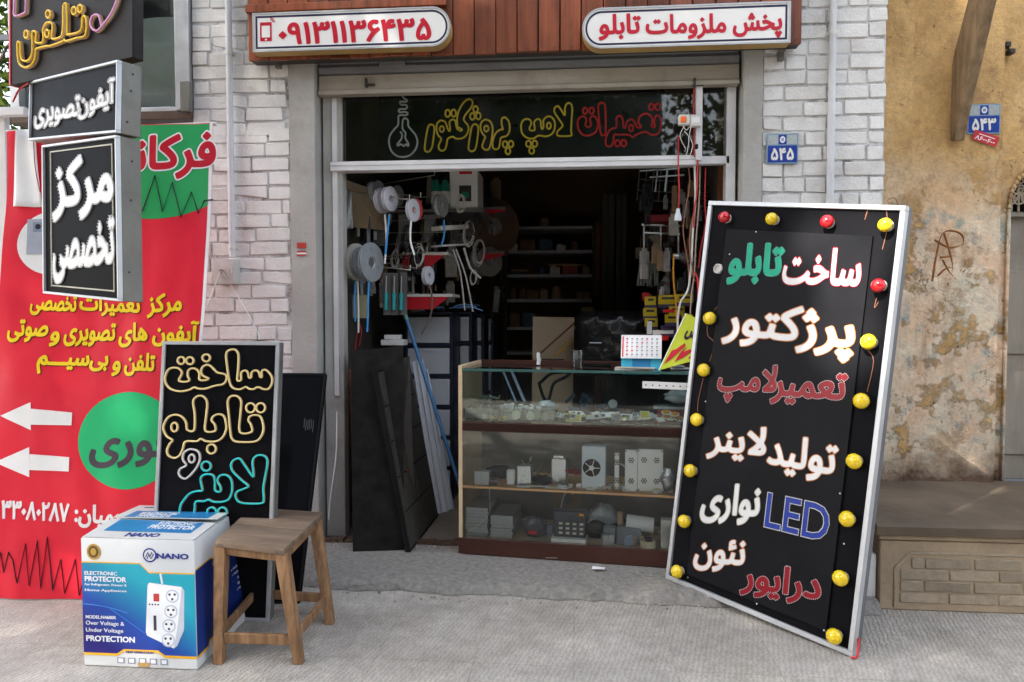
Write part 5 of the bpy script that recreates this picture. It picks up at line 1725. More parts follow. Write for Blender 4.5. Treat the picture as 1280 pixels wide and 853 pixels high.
g = MB(); u, v = sf.uv(897, 336, .01); o = sf.at(u, v, -.01); g.lathe(o, sf.n, [(.012, 0), (.024, 0), (.024, .022), (.020, .024), (.017, .012), (.010, .010), (0, .010)], 20); g.build('empty_socket', M_offw, t)
g = MB()
for px, py in ((945, 290), (912, 318), (1064, 300), (1078, 362), (897, 440), (1068, 463), (882, 502), (1050, 617), (878, 592), (1055, 680), (946, 755), (860, 722), (1030, 788)):
    g.lathe(sf.px(px, py, .002) if 905 < px < 1060 else sf.px(px, py, -.01), sf.n, [(.0035, 0), (.003, .002), (0, .0025)], 8)
g.build('screw', M_white, t)
g = MB()
for path in ([(893, 388), (899, 381), (905, 378)], [(884, 408), (885, 420), (893, 430), (887, 452)], [(879, 473), (873, 500), (872, 515)], [(1085, 438), (1092, 452), (1084, 490)], [(1082, 270), (1085, 262), (1081, 275)], [(1108, 262), (1109, 285), (1103, 312)], [(1098, 378), (1093, 385), (1096, 372)]):
    g.tube([sf.px(x_, y_, -.008) for x_, y_ in path], .0018, 5, sub=4)
g.build('bulb_wire', M_copper, t)
g = MB(); o = sf.at(.92, 1, -.03); g.tube([o, o + V(-.01, 0, .025), o + V(.015, 0, .035), o + V(.03, 0, .01), o + V(.03, .01, -.01)], .0022, 6, sub=4); g.build('hanging_loop', M_copper, t)
g = MB(); o = sf.at(1, 0, 0); g.tube([o + V(-.01, -.01, .004), o + V(.008, -.02, .012), o + V(.02, 0, .04), o + V(.03, .02, .07)], .005, 6, sub=4); g.build('red_tie', M_red, t)
board_sf = sf

# ================================================================== in front of the shop
# ---- carton
b4 = [G(105, 832.6), G(247, 838.6), G(309, 774), None]
b4[3] = b4[0] + (b4[2] - b4[1])
t4 = [G(100.7, 672.7, .46), G(242.8, 676.6, .46), G(309, 634, .46), G(182.7, 632.7, .46)]
t4[2] = t4[1] + (b4[2] - b4[1]) * 1.0 + V(-.02, 0, 0); t4[3] = t4[0] + (t4[2] - t4[1])
b4 = [p + V(0, 0, .002) for p in b4]
t = thing('carton', (b4[0] + b4[2]) / 2, 'blue and white printed carton of a surge protector beside the wooden stool', 'box')
M_cw = mat('carton_white', (.62, .62, .60), .5, var=.05, scale=4, bump=.05, bscale=8, dirt=.15, dirtcol=(.45, .40, .32)); M_cblue = mat('carton_dark_blue', (.012, .03, .17), .35, var=.12, scale=3)
def carton_print():
    'the printed picture field: deep blue at the foot, turquoise at the upper right'
    m = bpy.data.materials.new('carton_blue_print'); m.use_nodes = True
    N, L = nt(m); p = P(m)
    tc = N.new('ShaderNodeTexCoord'); sx = N.new('ShaderNodeSeparateXYZ'); L.new(tc.outputs['Object'], sx.inputs[0])
    a = N.new('ShaderNodeMath'); a.operation = 'MULTIPLY_ADD'; L.new(sx.outputs['X'], a.inputs[0]); a.inputs[1].default_value = .45; a.inputs[2].default_value = .82
    d = N.new('ShaderNodeMath'); d.operation = 'ADD'; L.new(a.outputs[0], d.inputs[0]); L.new(sx.outputs['Z'], d.inputs[1])
    mr = N.new('ShaderNodeMapRange'); mr.inputs[1].default_value = .06; mr.inputs[2].default_value = .34; L.new(d.outputs[0], mr.inputs[0])
    cr = N.new('ShaderNodeValToRGB'); e = cr.color_ramp.elements
    e[0].position = 0; e[0].color = (.020, .014, .17, 1); e[1].position = 1; e[1].color = (.015, .36, .46, 1)
    q = e.new(.42); q.color = (.012, .06, .33, 1)
    L.new(mr.outputs[0], cr.inputs[0]); L.new(cr.outputs[0], p.inputs['Base Color']); p.inputs['Roughness'].default_value = .32
    return m
M_cprint = carton_print()
M_cor = mat('carton_orange', (.80, .42, .02), .4); M_cbr = mat('carton_inner', (.30, .21, .13), .8)
g = MB(); g.hexa(b4, [p * .995 + q_ * .005 if False else p for p, q_ in zip(t4, b4)]); body = g.build('carton_body', [M_cw], t, bevel=.003)
sfF = Surf(b4[0], b4[1], t4[1], t4[0]); sfR = Surf(b4[1], b4[2], t4[2], t4[1]); sfT = Surf(t4[0], t4[1], t4[2], t4[3])
def field(sf, ya=.10, yb=.80, notch=(.52, .60, .73), low=(.30, .36, .66, .72), w=.0012):
    g = MB()
    lo = [(0.004, ya), (low[0], ya), (low[1], ya + .035), (low[2], ya + .035), (low[3], ya), (.996, ya)]
    hi = [(.996, notch[2]), (notch[1], notch[2]), (notch[0], yb), (.004, yb)]
    g.prism([sf.at(u, v, 0.0003) for u, v in lo + hi], sf.n * w)
    g.m(1)
    def line(pts, th):
        for (u0, v0), (u1, v1) in zip(pts, pts[1:]):
            g.prism([sf.at(u0, v0, .0004), sf.at(u1, v1, .0004), sf.at(u1, v1 + th, .0004), sf.at(u0, v0 + th, .0004)], sf.n * (w + .0006))
    line([(u, v - .018) for u, v in lo], .018); line([(u, v) for u, v in hi[::-1]], .010)
    return g
field(sfF).build('printed_front', [M_cprint, M_cor], t)
field(sfR, .10, .76, (.3, .36, .74), (.2, .22, .9, .93)).build('printed_side', [M_cblue, M_cor], t)
def ftxt(items, sf, name, m):
    g = MB()
    for s, u0, u1, v, h, off in items:
        write(g, sf, s, (u0, v), (u1, v), h, .0016, .0026, off, box='uv')
    g.build(name, m, t)
M_pw = mat('print_white', (.80, .80, .80), .4); M_pn = mat('print_navy', (.02, .03, .22), .4); M_pg = mat('print_gold', (.50, .30, .05), .4)
ftxt([('ELECTRONIC', .03, .32, .718, .030, .015), ('PROTECTOR', .03, .40, .672, .042, .03), ('For Refrigerator, Freezer &', .03, .40, .625, .024, .01), ('Home Appliances', .03, .40, .580, .024, .01),
      ('MODEL:N4600R', .03, .30, .372, .026, .015), ('Over Voltage &', .03, .37, .322, .040, .005), ('Under Voltage', .03, .36, .268, .040, .005), ('PROTECTION', .03, .46, .208, .044, .03)], sfF, 'lettering', M_pw)
ftxt([('NANO', .67, .95, .872, .045, .035)], sfF, 'lettering', M_pn)
ftxt([('NEW GENERATION', .38, .62, .116, .018, .02)], sfF, 'lettering', M_pn)
g = MB(); sfF.ellipse(g, .61, .875, .060, .058, .001, .002, 28, 1); g.m(1); sfF.ellipse(g, .61, .875, .048, .046, .002, .0026, 28, 1); g.m(0)
for pts in ([(.575, .86), (.595, .895), (.612, .865), (.632, .90)], [(.585, .845), (.605, .878), (.622, .848), (.645, .885)]):
    g.tube([sfF.at(u, v, .003) for u, v in pts], .0022, 5)
g.build('emblem', [M_pn, M_cw], t)
g = MB(); sfF.ellipse(g, .115, .89, .062, .065, .001, .002, 28, 1); g.m(1); sfF.ellipse(g, .115, .89, .045, .048, .002, .003, 28, 1); g.m(0); sfF.ellipse(g, .115, .89, .025, .03, .003, .004, 20, 1); g.build('gold_seal', [M_pg, mat('seal_dark', (.12, .07, .03), .4)], t)
# printed picture of the power strip
def quad_uv(pts): return [sfF.at(u, v, .0012) for u, v in pts]
g = MB()
strip = [(.585, .635), (.60, .655), (.88, .63), (.905, .60), (.895, .30), (.83, .175), (.80, .155), (.57, .245), (.56, .27)]
g.prism(quad_uv(strip), sfF.n * .0016); g.m(1)
g.prism([sfF.at(u, v, .0028) for u, v in ((.885, .625), (.905, .60), (.895, .30), (.83, .175), (.80, .155), (.835, .30))], sfF.n * .0004)
g.m(0)
g.tube([sfF.at(.715, .65, .002), sfF.at(.70, .73, .002)], .0045, 6)
g.m(2); sfF.rect(g, .635, .51, .685, .57, .0026, .0036); g.m(3)
for v, du in ((.555, .80), (.435, .785), (.325, .765), (.215, .755)):
    g.m(1); sfF.ellipse(g, du, v, .058, .052, .0028, .0034, 24, 1); g.m(0); sfF.ellipse(g, du, v, .046, .041, .0034, .0038, 24, 1); g.m(3)
    for a in (.6, 2.6, 4.7): sfF.ellipse(g, du + .027 * math.cos(a), v + .024 * math.sin(a), .011, .010, .0038, .0043, 10, 1)
for i in range(4): sfF.ellipse(g, .60 + .025 * i, .485, .008, .007, .0026, .0034, 8, 1)
sfF.rect(g, .63, .285, .655, .40, .0026, .0032)
g.build('power_strip_picture', [M_pw, mat('print_pale_grey', (.50, .53, .60), .4), mat('print_switch_red', (.45, .04, .03), .4), mat('print_dark', (.05, .05, .08), .4)], t)
g = MB(); g.tube([sfF.at(.0 + .4 * i / 12, .47 - .06 * (i / 12) ** 2, .0013) for i in range(13)], .0018, 4); g.tube([sfF.at(.25 + .3 * i / 12, .44 - .18 * (i / 12), .0013) for i in range(13)], .0014, 4); g.build('print_swoosh', mat('swoosh_blue', (.05, .22, .55), .4), t)
g = MB()
for i in range(5):
    u = .30 + .095 * i
    sfF.rect(g, u, .028, u + .065, .072, .001, .002); g.m(1); sfF.rect(g, u + .012, .036, u + .053, .064, .002, .003); g.m(0)
g.m(2); sfF.rect(g, .485, .01, .585, .04, .002, .0035)
g.build('feature_icons', [mat('icon_grey', (.25, .27, .33), .4), M_pw, mat('parcel_tape', (.45, .27, .09), .4)], t)
g = MB(); ring_c = (.5, .60)
g.lathe(sfR.at(.42, .66, .001), sfR.n, [(.022, 0), (.040, 0), (.040, .002), (.022, .002), (.022, 0)], 28); g.build('side_ring', mat('print_gold_pale', (.42, .33, .16), .4), t)
ftxt([], sfR, 'lettering', M_pw) if False else None
g = MB()
for k in range(5):
    write(g, sfR, ('Over Voltage', 'Under Voltage', 'Electronic', 'Protection', 'Home Appliances')[k], (.62, .52 - .05 * k), (.93, .52 - .05 * k), .026, .0016, .0024, .01, box='uv')
g.build('lettering', M_pw, t)
# lid flaps: a near flap with the blue band and a far one lifted a little
def flap(p, label_mats, lift, name, v0, v1):
    a, b_, c_, d_ = [sfT.at(u, v, w) for (u, v, w) in p]
    s2 = Surf(a, b_, c_, d_)
    g = MB(); s2.rect(g, 0, 0, 1, 1, -.002, .0015); g.m(1); s2.rect(g, .10, v0, .90, v1, .0015, .0022)
    f_ = g.build(name, [M_cw, mat('carton_sky_blue', (.03, .20, .45), .35, var=.12, scale=6)], t)
    return s2, f_
s2, f1 = flap([(0.01, .01, .003), (.99, .01, .003), (.99, .47, .008), (.01, .47, .016)], None, 0, 'lid_flap', .34, .98)
g = MB(); write(g, s2, 'NANO', (.36, .17), (.66, .17), .20, .0016, .0024, .03, box='uv'); g.build('lettering', M_pn, f1)
g = MB(); write(g, s2, 'ELECTRONIC', (.50, .86), (.84, .86), .17, .0023, .003, .02, box='uv'); write(g, s2, 'PROTECTOR', (.46, .63), (.88, .63), .22, .0023, .003, .03, box='uv'); g.build('lettering', M_pw, f1)
s3, f2 = flap([(0.0, .52, .016), (1.0, .50, .022), (1.0, .995, .012), (.0, .995, .008)], None, 0, 'lid_flap', .02, .52)
g = MB(); write(g, s3, 'NANO', (.60, .66), (.84, .66), .20, .0016, .0024, .03, box='uv', flip=True); write(g, s3, 'Home Appliances', (.10, .80), (.45, .80), .12, .0016, .0024, .0, box='uv', flip=True); g.build('lettering', M_pn, f2)
g = MB(); write(g, s3, 'PROTECTOR', (.18, .32), (.55, .32), .20, .0023, .003, .03, box='uv', flip=True); write(g, s3, 'ELECTRONIC', (.20, .12), (.52, .12), .15, .0023, .003, .02, box='uv', flip=True); g.build('lettering', M_pw, f2)
g = MB(); c_ = s3.at(.90, .66, .002); g.lathe(c_, s3.n, [(.013, 0), (.016, 0), (.016, .0012), (.013, .0012), (.013, 0)], 20); g.build('emblem', M_pn, f2)

# ---- wooden stool
sz = .455
st4 = [G(268.5, 676, sz), G(354, 687, sz), G(403.6, 640, sz), G(316, 634, sz)]
M_stool = mat('stool_wood', (.27, .15, .075), .75, var=.55, scale=30, stretch=(1.4, 1.4, .10), bump=.4, bscale=45, dirt=.5, dirtcol=(.12, .08, .05))
M_seat = mat('grey_worn_seat', (.20, .14, .095), .75, var=.4, scale=7, stretch=(.35, 1.6, 1), bump=.6, bscale=40, dirt=.55, dirtcol=(.10, .075, .055), island=.18)
t = thing('wooden_stool', (st4[0] + st4[2]) / 2 - V(0, 0, sz), 'worn wooden stool with four splayed legs between carton and doorway', 'stool')
g = MB()
SS = Surf(st4[0], st4[1], st4[2], st4[3])
cuts = [0, .22, .47, .74, 1]
for a, c_ in zip(cuts, cuts[1:]):
    e = R.uniform(-.008, .008)
    SS.rect(g, -.005 + R.uniform(-.012, .012), a + .004, 1.005 + R.uniform(-.012, .012), c_ - .004, -.026, R.uniform(-.002, .002))
g.build('seat', M_seat, t, bevel=.004, seg=2)
feet = [G(274.5, 829), G(374, 829), G(413, 780), G(318, 774)]
tops = [SS.at(.07, .06, -.026), SS.at(.95, .06, -.026), SS.at(.93, .92, -.026), SS.at(.10, .92, -.026)]
def leg(a, b_, w0, w1, up):
    d = (b_ - a).normalized(); s = d.cross(V(0, 1, 0)).normalized(); u = s.cross(d)
    g = MB()
    def sq(p, w): return [p - s * w - u * w, p + s * w - u * w, p + s * w + u * w, p - s * w + u * w]
    m_ = a.lerp(b_, .5) + V(R.uniform(-.003, .003), R.uniform(-.003, .003), 0)
    g.hexa(sq(a, w0), sq(m_, (w0 + w1) / 2)); g2 = MB()
    return [sq(a, w0), sq(m_, (w0 + w1) / 2), sq(b_, w1)]
for i, (f_, tp) in enumerate(zip(feet, tops)):
    rings = leg(f_, tp, .018, .024, None)
    g = MB()
    ids = [[g.vert(p) for p in r_] for r_ in rings]
    for r_ in ids[0]:
        g.v[r_] = (g.v[r_][0], g.v[r_][1], 0.001)
    g.face(ids[0]); g.face(ids[-1])
    for a, c_ in zip(ids, ids[1:]):
        for k in range(4): g.face((a[k], a[(k + 1) % 4], c_[(k + 1) % 4], c_[k]))
    g.build('leg', M_stool, t, bevel=.003, seg=2)
def between(i, j, h, inset, w, hh, name):
    a = feet[i].lerp(tops[i], h); c_ = feet[j].lerp(tops[j], h)
    d = (c_ - a).normalized()
    g = MB(); g.bar(a + d * inset, c_ - d * inset, w, hh); return g
between(0, 1, .21, .018, .018, .042, '').build('stretcher', M_stool, t, bevel=.003)
between(1, 2, .24, .018, .018, .040, '').build('stretcher', M_stool, t, bevel=.003)
between(2, 3, .24, .018, .018, .040, '').build('stretcher', M_stool, t, bevel=.003)
between(3, 0, .24, .018, .018, .040, '').build('stretcher', M_stool, t, bevel=.003)
for i, j in ((0, 1), (1, 2), (2, 3), (3, 0)):
    between(i, j, .955, .02, .016, .032, '').build('apron_rail', M_stool, t, bevel=.002)
g = MB()
for u, v in ((.06, -.003), (.10, -.003), (.86, -.003), (.95, -.003), (.90, -.003)):
    g.disc(SS.at(u, v, -.014) + V(0, -.004, 0), (0, 1, .1), .004, .004, 8)
for u, v in ((.1, .1), (.9, .12), (.3, .9), (.88, .9)):
    g.disc(SS.at(u, v, .0015), (0, 0, 1), .0035, .002, 8)
g.build('nail_head', M_steel, t)
# things on the pavement
for px, py, lab in ((748, 711, 'small white paper scrap lying on the shutter track'), (690, 697, 'small white thread scrap lying before the counter base'), (1030, 793, None)):
    if lab:
        c_ = G(px, py, FLOOR + .012); g = MB(); g.prism([c_ + V(-.035, -.012, 0), c_ + V(.03, -.02, .004), c_ + V(.036, .012, .002), c_ + V(-.03, .018, .005)], (0, 0, .0015)); tag(g.build('paper_scrap', M_white), lab, 'scrap')

# ================================================================== the display counter
c0 = G(573.5, 692.5, FLOOR)
ang = -6.6
EX = V(math.cos(rad(ang)), math.sin(rad(ang)), 0); EY = V(-math.sin(rad(ang)), math.cos(rad(ang)), 0); EZ = V(0, 0, 1)
CL, CDp, CH = 1.42, .46, 1.055
def K(x, y, z): return c0 + EX * x + EY * y + EZ * z
def kbox(g, x0, y0, z0, x1, y1, z1): return g.ob(K(x0, y0, z0), EX * (x1 - x0), EY * (y1 - y0), EZ * (z1 - z0))
def cz(py, px=577):      # height above the floor from a picture row on the front plane of the counter
    d = ray(px, py); n = EY; s = (c0 - EYE).dot(n) / d.dot(n); return (EYE + d * s).z - FLOOR
def kp(px, py, y):       # picture place on the counter plane y behind its front
    return onplane(px, py, K(0, y, 0), EY)
CH = cz(457)
zA, zB, zC, zD = cz(672), cz(607), cz(538), cz(528)
t = thing('display_counter', K(CL / 2, CDp / 2, 0), 'glass fronted display counter with chipboard end and dark brown base', 'counter')
g = MB(); kbox(g, 0, 0, 0, .022, CDp, CH); kbox(g, CL - .022, 0, 0, CL, CDp, CH); g.build('end_panel', [M_ply], t, bevel=.002)
g = MB(); kbox(g, -.002, -.004, 0.004, CL + .002, .014, zA); g.build('base_board', M_brown, t, bevel=.002)
g = MB(); kbox(g, .023, .015, zA - .02, CL - .023, CDp - .003, zA - .003); g.m(0); g.build('bottom_shelf', mat('pale_laminate', (.50, .40, .29), .5, var=.1), t)
g = MB(); kbox(g, .0225, .004, zB - .014, CL - .0225, CDp - .06, zB); g.build('middle_shelf', mat('wood_laminate', (.50, .30, .15), .5, var=.15, stretch=(.3, 1, 1)), t, bevel=.002)
g = MB(); kbox(g, .0225, -.003, zD, CL - .0225, .013, zC + .0); g.ob(K(.0225, -.003, zC - 0.002), EX * (CL - .045), EY * .016, EZ * (zD - zC + .004)); g.build('dark_rail', M_brown, t, bevel=.002)
g = MB(); kbox(g, .0225, .014, zD + .012, CL - .0225, CDp - .01, zD + .018); g.build('glass_shelf', glass('green_glass', tint=(.88, .94, .91), dust=.01), t)
g = MB(); kbox(g, .0225, .004, zA + .002, CL - .0225, .009, zC - .004); g.build('lower_front_glass', glass('counter_glass', tint=(.95, .97, .96), dust=.004), t)
g = MB(); kbox(g, .0225, .004, zD + .004, CL - .0225, .009, CH - .030); g.build('upper_front_glass', glass('counter_glass2', tint=(.90, .95, .93), dust=.004), t)
g = MB(); kbox(g, .0225, .0, CH - .028, CL - .0225, CDp - .022, CH - .018); g.build('glass_top', glass('counter_glass2'), t)
g = MB(); kbox(g, .0225, -.0015, CH - .030, CL - .0225, .0, CH - .016); g.build('glass_edge', mat('green_glass_edge', (.05, .12, .11), .15, coat=.4), t)
g = MB(); kbox(g, .0225, CDp - .02, CH - .04, CL - .0225, CDp, CH + .004); g.build('back_rail', M_brown, t, bevel=.002)
g = MB(); kbox(g, .0225, CDp - .012, 0.05, CL - .0225, CDp - .004, zC - .05); g.build('back_board', mat('counter_back', (.16, .14, .12), .7, var=.2), t)
# light bar with black dots on the front of the top
g = MB(); a, c_ = kp(803, 481, -.008), kp(872, 484, -.008)
g.bar(a, c_, .012, .036)
g.m(1)
for k in range(8):
    g.disc(a.lerp(c_, (k + .5) / 8) - EY * .0065, EY, .004, .003, 8)
tag(g.build('light_bar', [M_white, M_dark]), 'white bar with black dots fixed across the counter front glass', 'light bar')

# ---- stock in the counter
RR = random.Random(11)
zG = zD + .019      # top of the glass shelf
M_clearbox = glass('clear_plastic', tint=(.90, .93, .92), dust=.10)
M_pcb = mat('white_circuit_board', (.76, .79, .78), .4, var=.1, scale=40); M_chip = mat('yellow_led_chip', (.72, .62, .05), .4); M_orange = mat('orange_led_disc', (.80, .33, .02), .4)
M_silver = mat('brushed_silver', (.55, .56, .58), .3, .85, var=.12, scale=20); M_bluep = mat('pale_blue_plastic', (.30, .36, .5), .4)
def tray(x0, x1, depth, h, label):
    t_ = thing('plastic_tray', K((x0 + x1) / 2, .03, zG), label, 'tray', 'clear trays in the counter')
    g = MB(); th = .002; y0, y1 = .018, .018 + depth
    kbox(g, x0, y0, zG + .0005, x1, y1, zG + .0025)
    kbox(g, x0, y0, zG + .0026, x1, y0 + th, zG + h); kbox(g, x0, y1 - th, zG + .0026, x1, y1, zG + h)
    kbox(g, x0, y0 + th, zG + .0026, x0 + th, y1 - th, zG + h); kbox(g, x1 - th, y0 + th, zG + .0026, x1, y1 - th, zG + h)
    g.build('tray_shell', M_clearbox, t_)
    g = MB(); kbox(g, x0 - .001, y0 - .001, zG + h, x1 + .001, y0 + .003, zG + h + .002); kbox(g, x0 - .001, y1 - .003, zG + h, x1 + .001, y1 + .001, zG + h + .002)
    g.build('tray_lip', mat('tray_lip', (.42, .48, .46), .3), t_)
xs = [.04, .205, .38, .50, .60]
tray(.035, .225, .16, .055, 'clear plastic tray with orange and white chips at the left end of the counter')
tray(.232, .355, .15, .06, 'clear plastic tray holding a heap of white star chips')
tray(.360, .465, .15, .06, 'clear plastic tray holding round LED plates')
tray(.470, .535, .14, .065, 'narrow clear tray holding small white chips next to the yellow LED plates')
def item(name, label, cat, fn, mats, group=None, bevel=0.0):
    g = MB(); fn(g); return tag(g.build(name, mats, bevel=bevel), label, cat, group)
def disc_item(px, py, r, m, label, y=.03, cat='LED plate', group=None, tilt=.9):
    c_ = kp(px, py, y)
    g = MB(); ax = (-EY * tilt + EZ * .45).normalized(); g.disc(c_, ax, r, .003, 22); g.m(1)
    for i in range(7):
        a = i * .8976; s_ = ax.orthogonal().normalized(); q_ = ax.cross(s_)
        g.disc(c_ + ax * .003 + (s_ * math.cos(a) + q_ * math.sin(a)) * r * .6, ax, r * .13, .003, 8)
    return tag(g.build('led_plate', [m, M_chip]), label, cat, group)
disc_item(645, 519, .026, M_pcb, 'left one of three round white LED plates in the counter tray')
disc_item(663, 520, .024, M_pcb, 'middle round white LED plate in the counter tray')
disc_item(681, 521, .024, mat('grey_led_disc', (.36, .38, .38), .4), 'greyer right one of three round LED plates in the tray')
for i, (px, py, m, lab) in enumerate(((606, 521, M_white, 'white square chip in the left counter tray'), (614, 522, M_orange, 'small orange chip beside the white square chip'), (624.5, 523, M_orange, 'orange round chip next to the yellow one in the left tray'), (631.5, 523, M_chip, 'yellow round chip in the left counter tray'))):
    g = MB(); c_ = kp(px, py, .03)
    if i == 0: g.ob(c_ - EX * .014 - EZ * .014, EX * .028, EY * .006, EZ * .026)
    else: g.disc(c_, -EY * .9 + EZ * .4, .014, .006, 18)
    tag(g.build('led_chip', m, bevel=.001), lab, 'LED chip')
g = MB()
for i in range(42):
    c_ = K(RR.uniform(.235, .45), RR.uniform(.03, .16), zG + .045 + RR.uniform(0, .03))
    ax = V(RR.uniform(-.7, .7), RR.uniform(-.7, .3), 1).normalized()
    g.disc(c_, ax, RR.uniform(.010, .018), .002, 6)
tag(g.build('star_chips', mat('white_star_chip', (.70, .72, .72), .4, island=.15)), 'heap of white star shaped chips over the middle trays', 'chips', kind='stuff')
# loose circuit boards on the glass shelf, each a thing
g0 = 'loose circuit boards on the glass shelf'
nloose = 0
for i in range(64):
    x = RR.uniform(.54, 1.32); y = RR.uniform(.02, .22)
    w, h = RR.uniform(.03, .075), RR.uniform(.02, .045)
    rz = RR.uniform(-.9, .9); tlt = RR.uniform(-.28, .1)
    Rm = Matrix.Rotation(rad(ang) + rz, 3, 'Z') @ Matrix.Rotation(RR.uniform(0.15, .75), 3, 'X') @ Matrix.Rotation(tlt * .4, 3, 'Y')
    c_ = K(x, y, zG + .012 + h * .2 + RR.uniform(0, .012))
    g = MB(); g.box(c_, (w, h, .0025), R=Rm); g.m(1)
    cnt = RR.choice((1, 2, 3))
    for k in range(cnt):
        g.box(c_ + Rm @ V((k - (cnt - 1) / 2) * w / cnt, 0, .0028), (w / cnt * .55, h * .5, .003), R=Rm)
    o = g.build('circuit_board', [M_pcb if RR.random() < .7 else M_silver, RR.choice((M_pcb, M_dark, M_chip, M_silver, M_pcb))])
    tag(o, 'small pale circuit board lying loose among others on the glass shelf', 'circuit board', g0)
for px, py, m, lab in ((717, 523, M_chip, 'left yellow LED plate lying on the glass shelf'), (806, 519, M_chip, 'small yellow LED plate between pale boards on the shelf')):
    c_ = kp(px, py, .05); g = MB(); Rm = Matrix.Rotation(rad(ang) + .1, 3, 'Z') @ Matrix.Rotation(.6, 3, 'X'); g.box(c_, (.085 if px < 750 else .05, .06, .003), R=Rm); g.m(1); g.box(c_ + Rm @ V(0, .0, .004), (.07 if px < 750 else .038, .045, .004), R=Rm)
    tag(g.build('led_plate', [M_pcb, m]), lab, 'LED plate')
for k, (px, py) in enumerate(((833, 516), (834, 521), (848, 523), (843, 518))):
    c_ = kp(px, py, .05 + .01 * (k == 3)); g = MB(); g.disc(c_, EZ + -EY * .35, .026, .004, 24); g.m(1); g.disc(c_ + (EZ - EY * .35).normalized() * .004, EZ - EY * .35, .020, .003, 20)
    tag(g.build('led_plate', [M_white, M_orange]), 'round orange LED plate lying at the right end of the glass shelf', 'LED plate', 'round orange LED plates')
# taller things standing on the glass shelf
def bag(name, c_, w, h, d, m, label, seed, cat='bag'):
    g = MB(); g.smooth = True
    n1, n2 = 14, 10
    ids = []
    for j in range(n2 + 1):
        f = j / n2
        r_ = []
        for i in range(n1):
            a = 2 * math.pi * i / n1
            k = (math.sin(math.pi * (f * .86 + .07)) ** .6) * (1 + .35 * mnoise.noise((math.cos(a) * 1.7 + seed, math.sin(a) * 1.7, f * 3)))
            r_.append(g.vert(c_ + EX * (w / 2 * k * math.cos(a)) + EY * (d / 2 * k * math.sin(a)) + EZ * (h * f + .12 * h * mnoise.noise((a, f * 3, seed)))))
        ids.append(r_)
    for a, b_ in zip(ids, ids[1:]):
        for i in range(n1): g.face((a[i], a[(i + 1) % n1], b_[(i + 1) % n1], b_[i]))
    g.face(ids[0][::-1]); g.face(ids[-1])
    lo = min(v[2] for v in g.v)
    g.v = [(x, y, z - lo + c_.z) for x, y, z in g.v]
    return tag(g.build(name, m), label, cat)
M_film = mat('grey_film', (.42, .46, .50), .2, var=.3, scale=30, coat=.4)
bag('plastic_bag', K(.46, .21, zG), .10, .085, .06, M_film, 'crumpled clear bag of parts behind the middle trays', 3)
bag('plastic_bag', K(1.19, .12, zG + .10), .15, .07, .10, M_film, 'crumpled clear bag high at the right of the counter', 8)
g = MB(); kbox(g, 1.06, .10, zG + .07, 1.34, .20, zG + .085); g.m(1); kbox(g, 1.08, .11, zG + .001, 1.34, .2, zG + .069); tag(g.build('parts_box', [M_film, mat('dull_red_card', (.28, .03, .035), .5)]), 'dull red box under the clear bag at the counter right end', 'box')
g = MB(); c_ = K(.26, .22, zG); g.lathe(c_, EZ, [(0, 0), (.026, .0), (.03, .02), (.026, .05), (.018, .06), (0, .062)], 16); tag(g.build('cap', mat('teal_green_plastic', (.02, .22, .15), .4)), 'dark green plastic cap standing behind the trays', 'cap')
g = MB(); c_ = K(.215, .2, zG); g.lathe(c_, EZ, [(0, 0), (.012, .0), (.012, .03), (.030, .038), (.030, .05), (.02, .056), (0, .058)], 16); tag(g.build('lamp_holder', M_white), 'white lamp holder standing left of the green cap', 'lamp holder')
g = MB(); c_ = kp(766, 505, .16); g.disc(c_, EX * .25 - EY + EZ * .2, .024, .012, 22); tag(g.build('grey_dial', mat('grey_metal_dial', (.30, .31, .32), .4, .4)), 'round grey metal dial behind the pale circuit boards', 'dial')
g = MB()
pts = [(676, 478), (690, 467), (712, 466), (706, 472), (692, 480), (686, 500), (680, 498), (674, 480)]
g.tube([kp(x_, y_, .22) for x_, y_ in pts], .009, 8, True, 4)
tag(g.build('strap', M_blackmat), 'black looped strap in the counter in front of the cardboard panel', 'strap')
for px0, px1, lab in ((628, 645, 'left of two leaning frosted tubes inside the counter'), (639, 656, 'right of two leaning frosted tubes inside the counter')):
    g = MB(); g.tube([kp(px0, 462 + (px0 - 628) * .1, .30), kp(px1, 503, .22)], .009 if px0 > 630 else .006, 10); tag(g.build('tube', M_bluep), lab, 'tube')
g = MB()
for k in range(9):
    x_ = RR.uniform(.06, .24); c_ = K(x_, RR.uniform(.06, .2), zG + RR.uniform(.05, .08))
    g.tube([c_ + V(RR.uniform(-.05, .05), RR.uniform(-.03, .03), RR.uniform(0, .05)) for _ in range(4)], .0022, 5, sub=5)
tag(g.build('wire_bundle', mat('greenish_grey_wire', (.16, .20, .17), .5, island=.5)), 'tangle of thin wires behind the left tray of the counter', 'wires')
g = MB()
for k in range(16):
    c_ = K(RR.uniform(.56, .95), RR.uniform(.16, .34), zG + RR.uniform(.01, .10)); d = V(RR.uniform(-1, 1), RR.uniform(-.4, .4), RR.uniform(-.4, .6)).normalized()
    g.bar(c_ - d * .035, c_ + d * .035, .01, .018)
tag(g.build('tool_heap', mat('dark_blue_tools', (.03, .06, .10), .4, var=.3, island=.5)), 'dark heap of tools and blue parts behind the circuit boards', 'tools', kind='stuff')

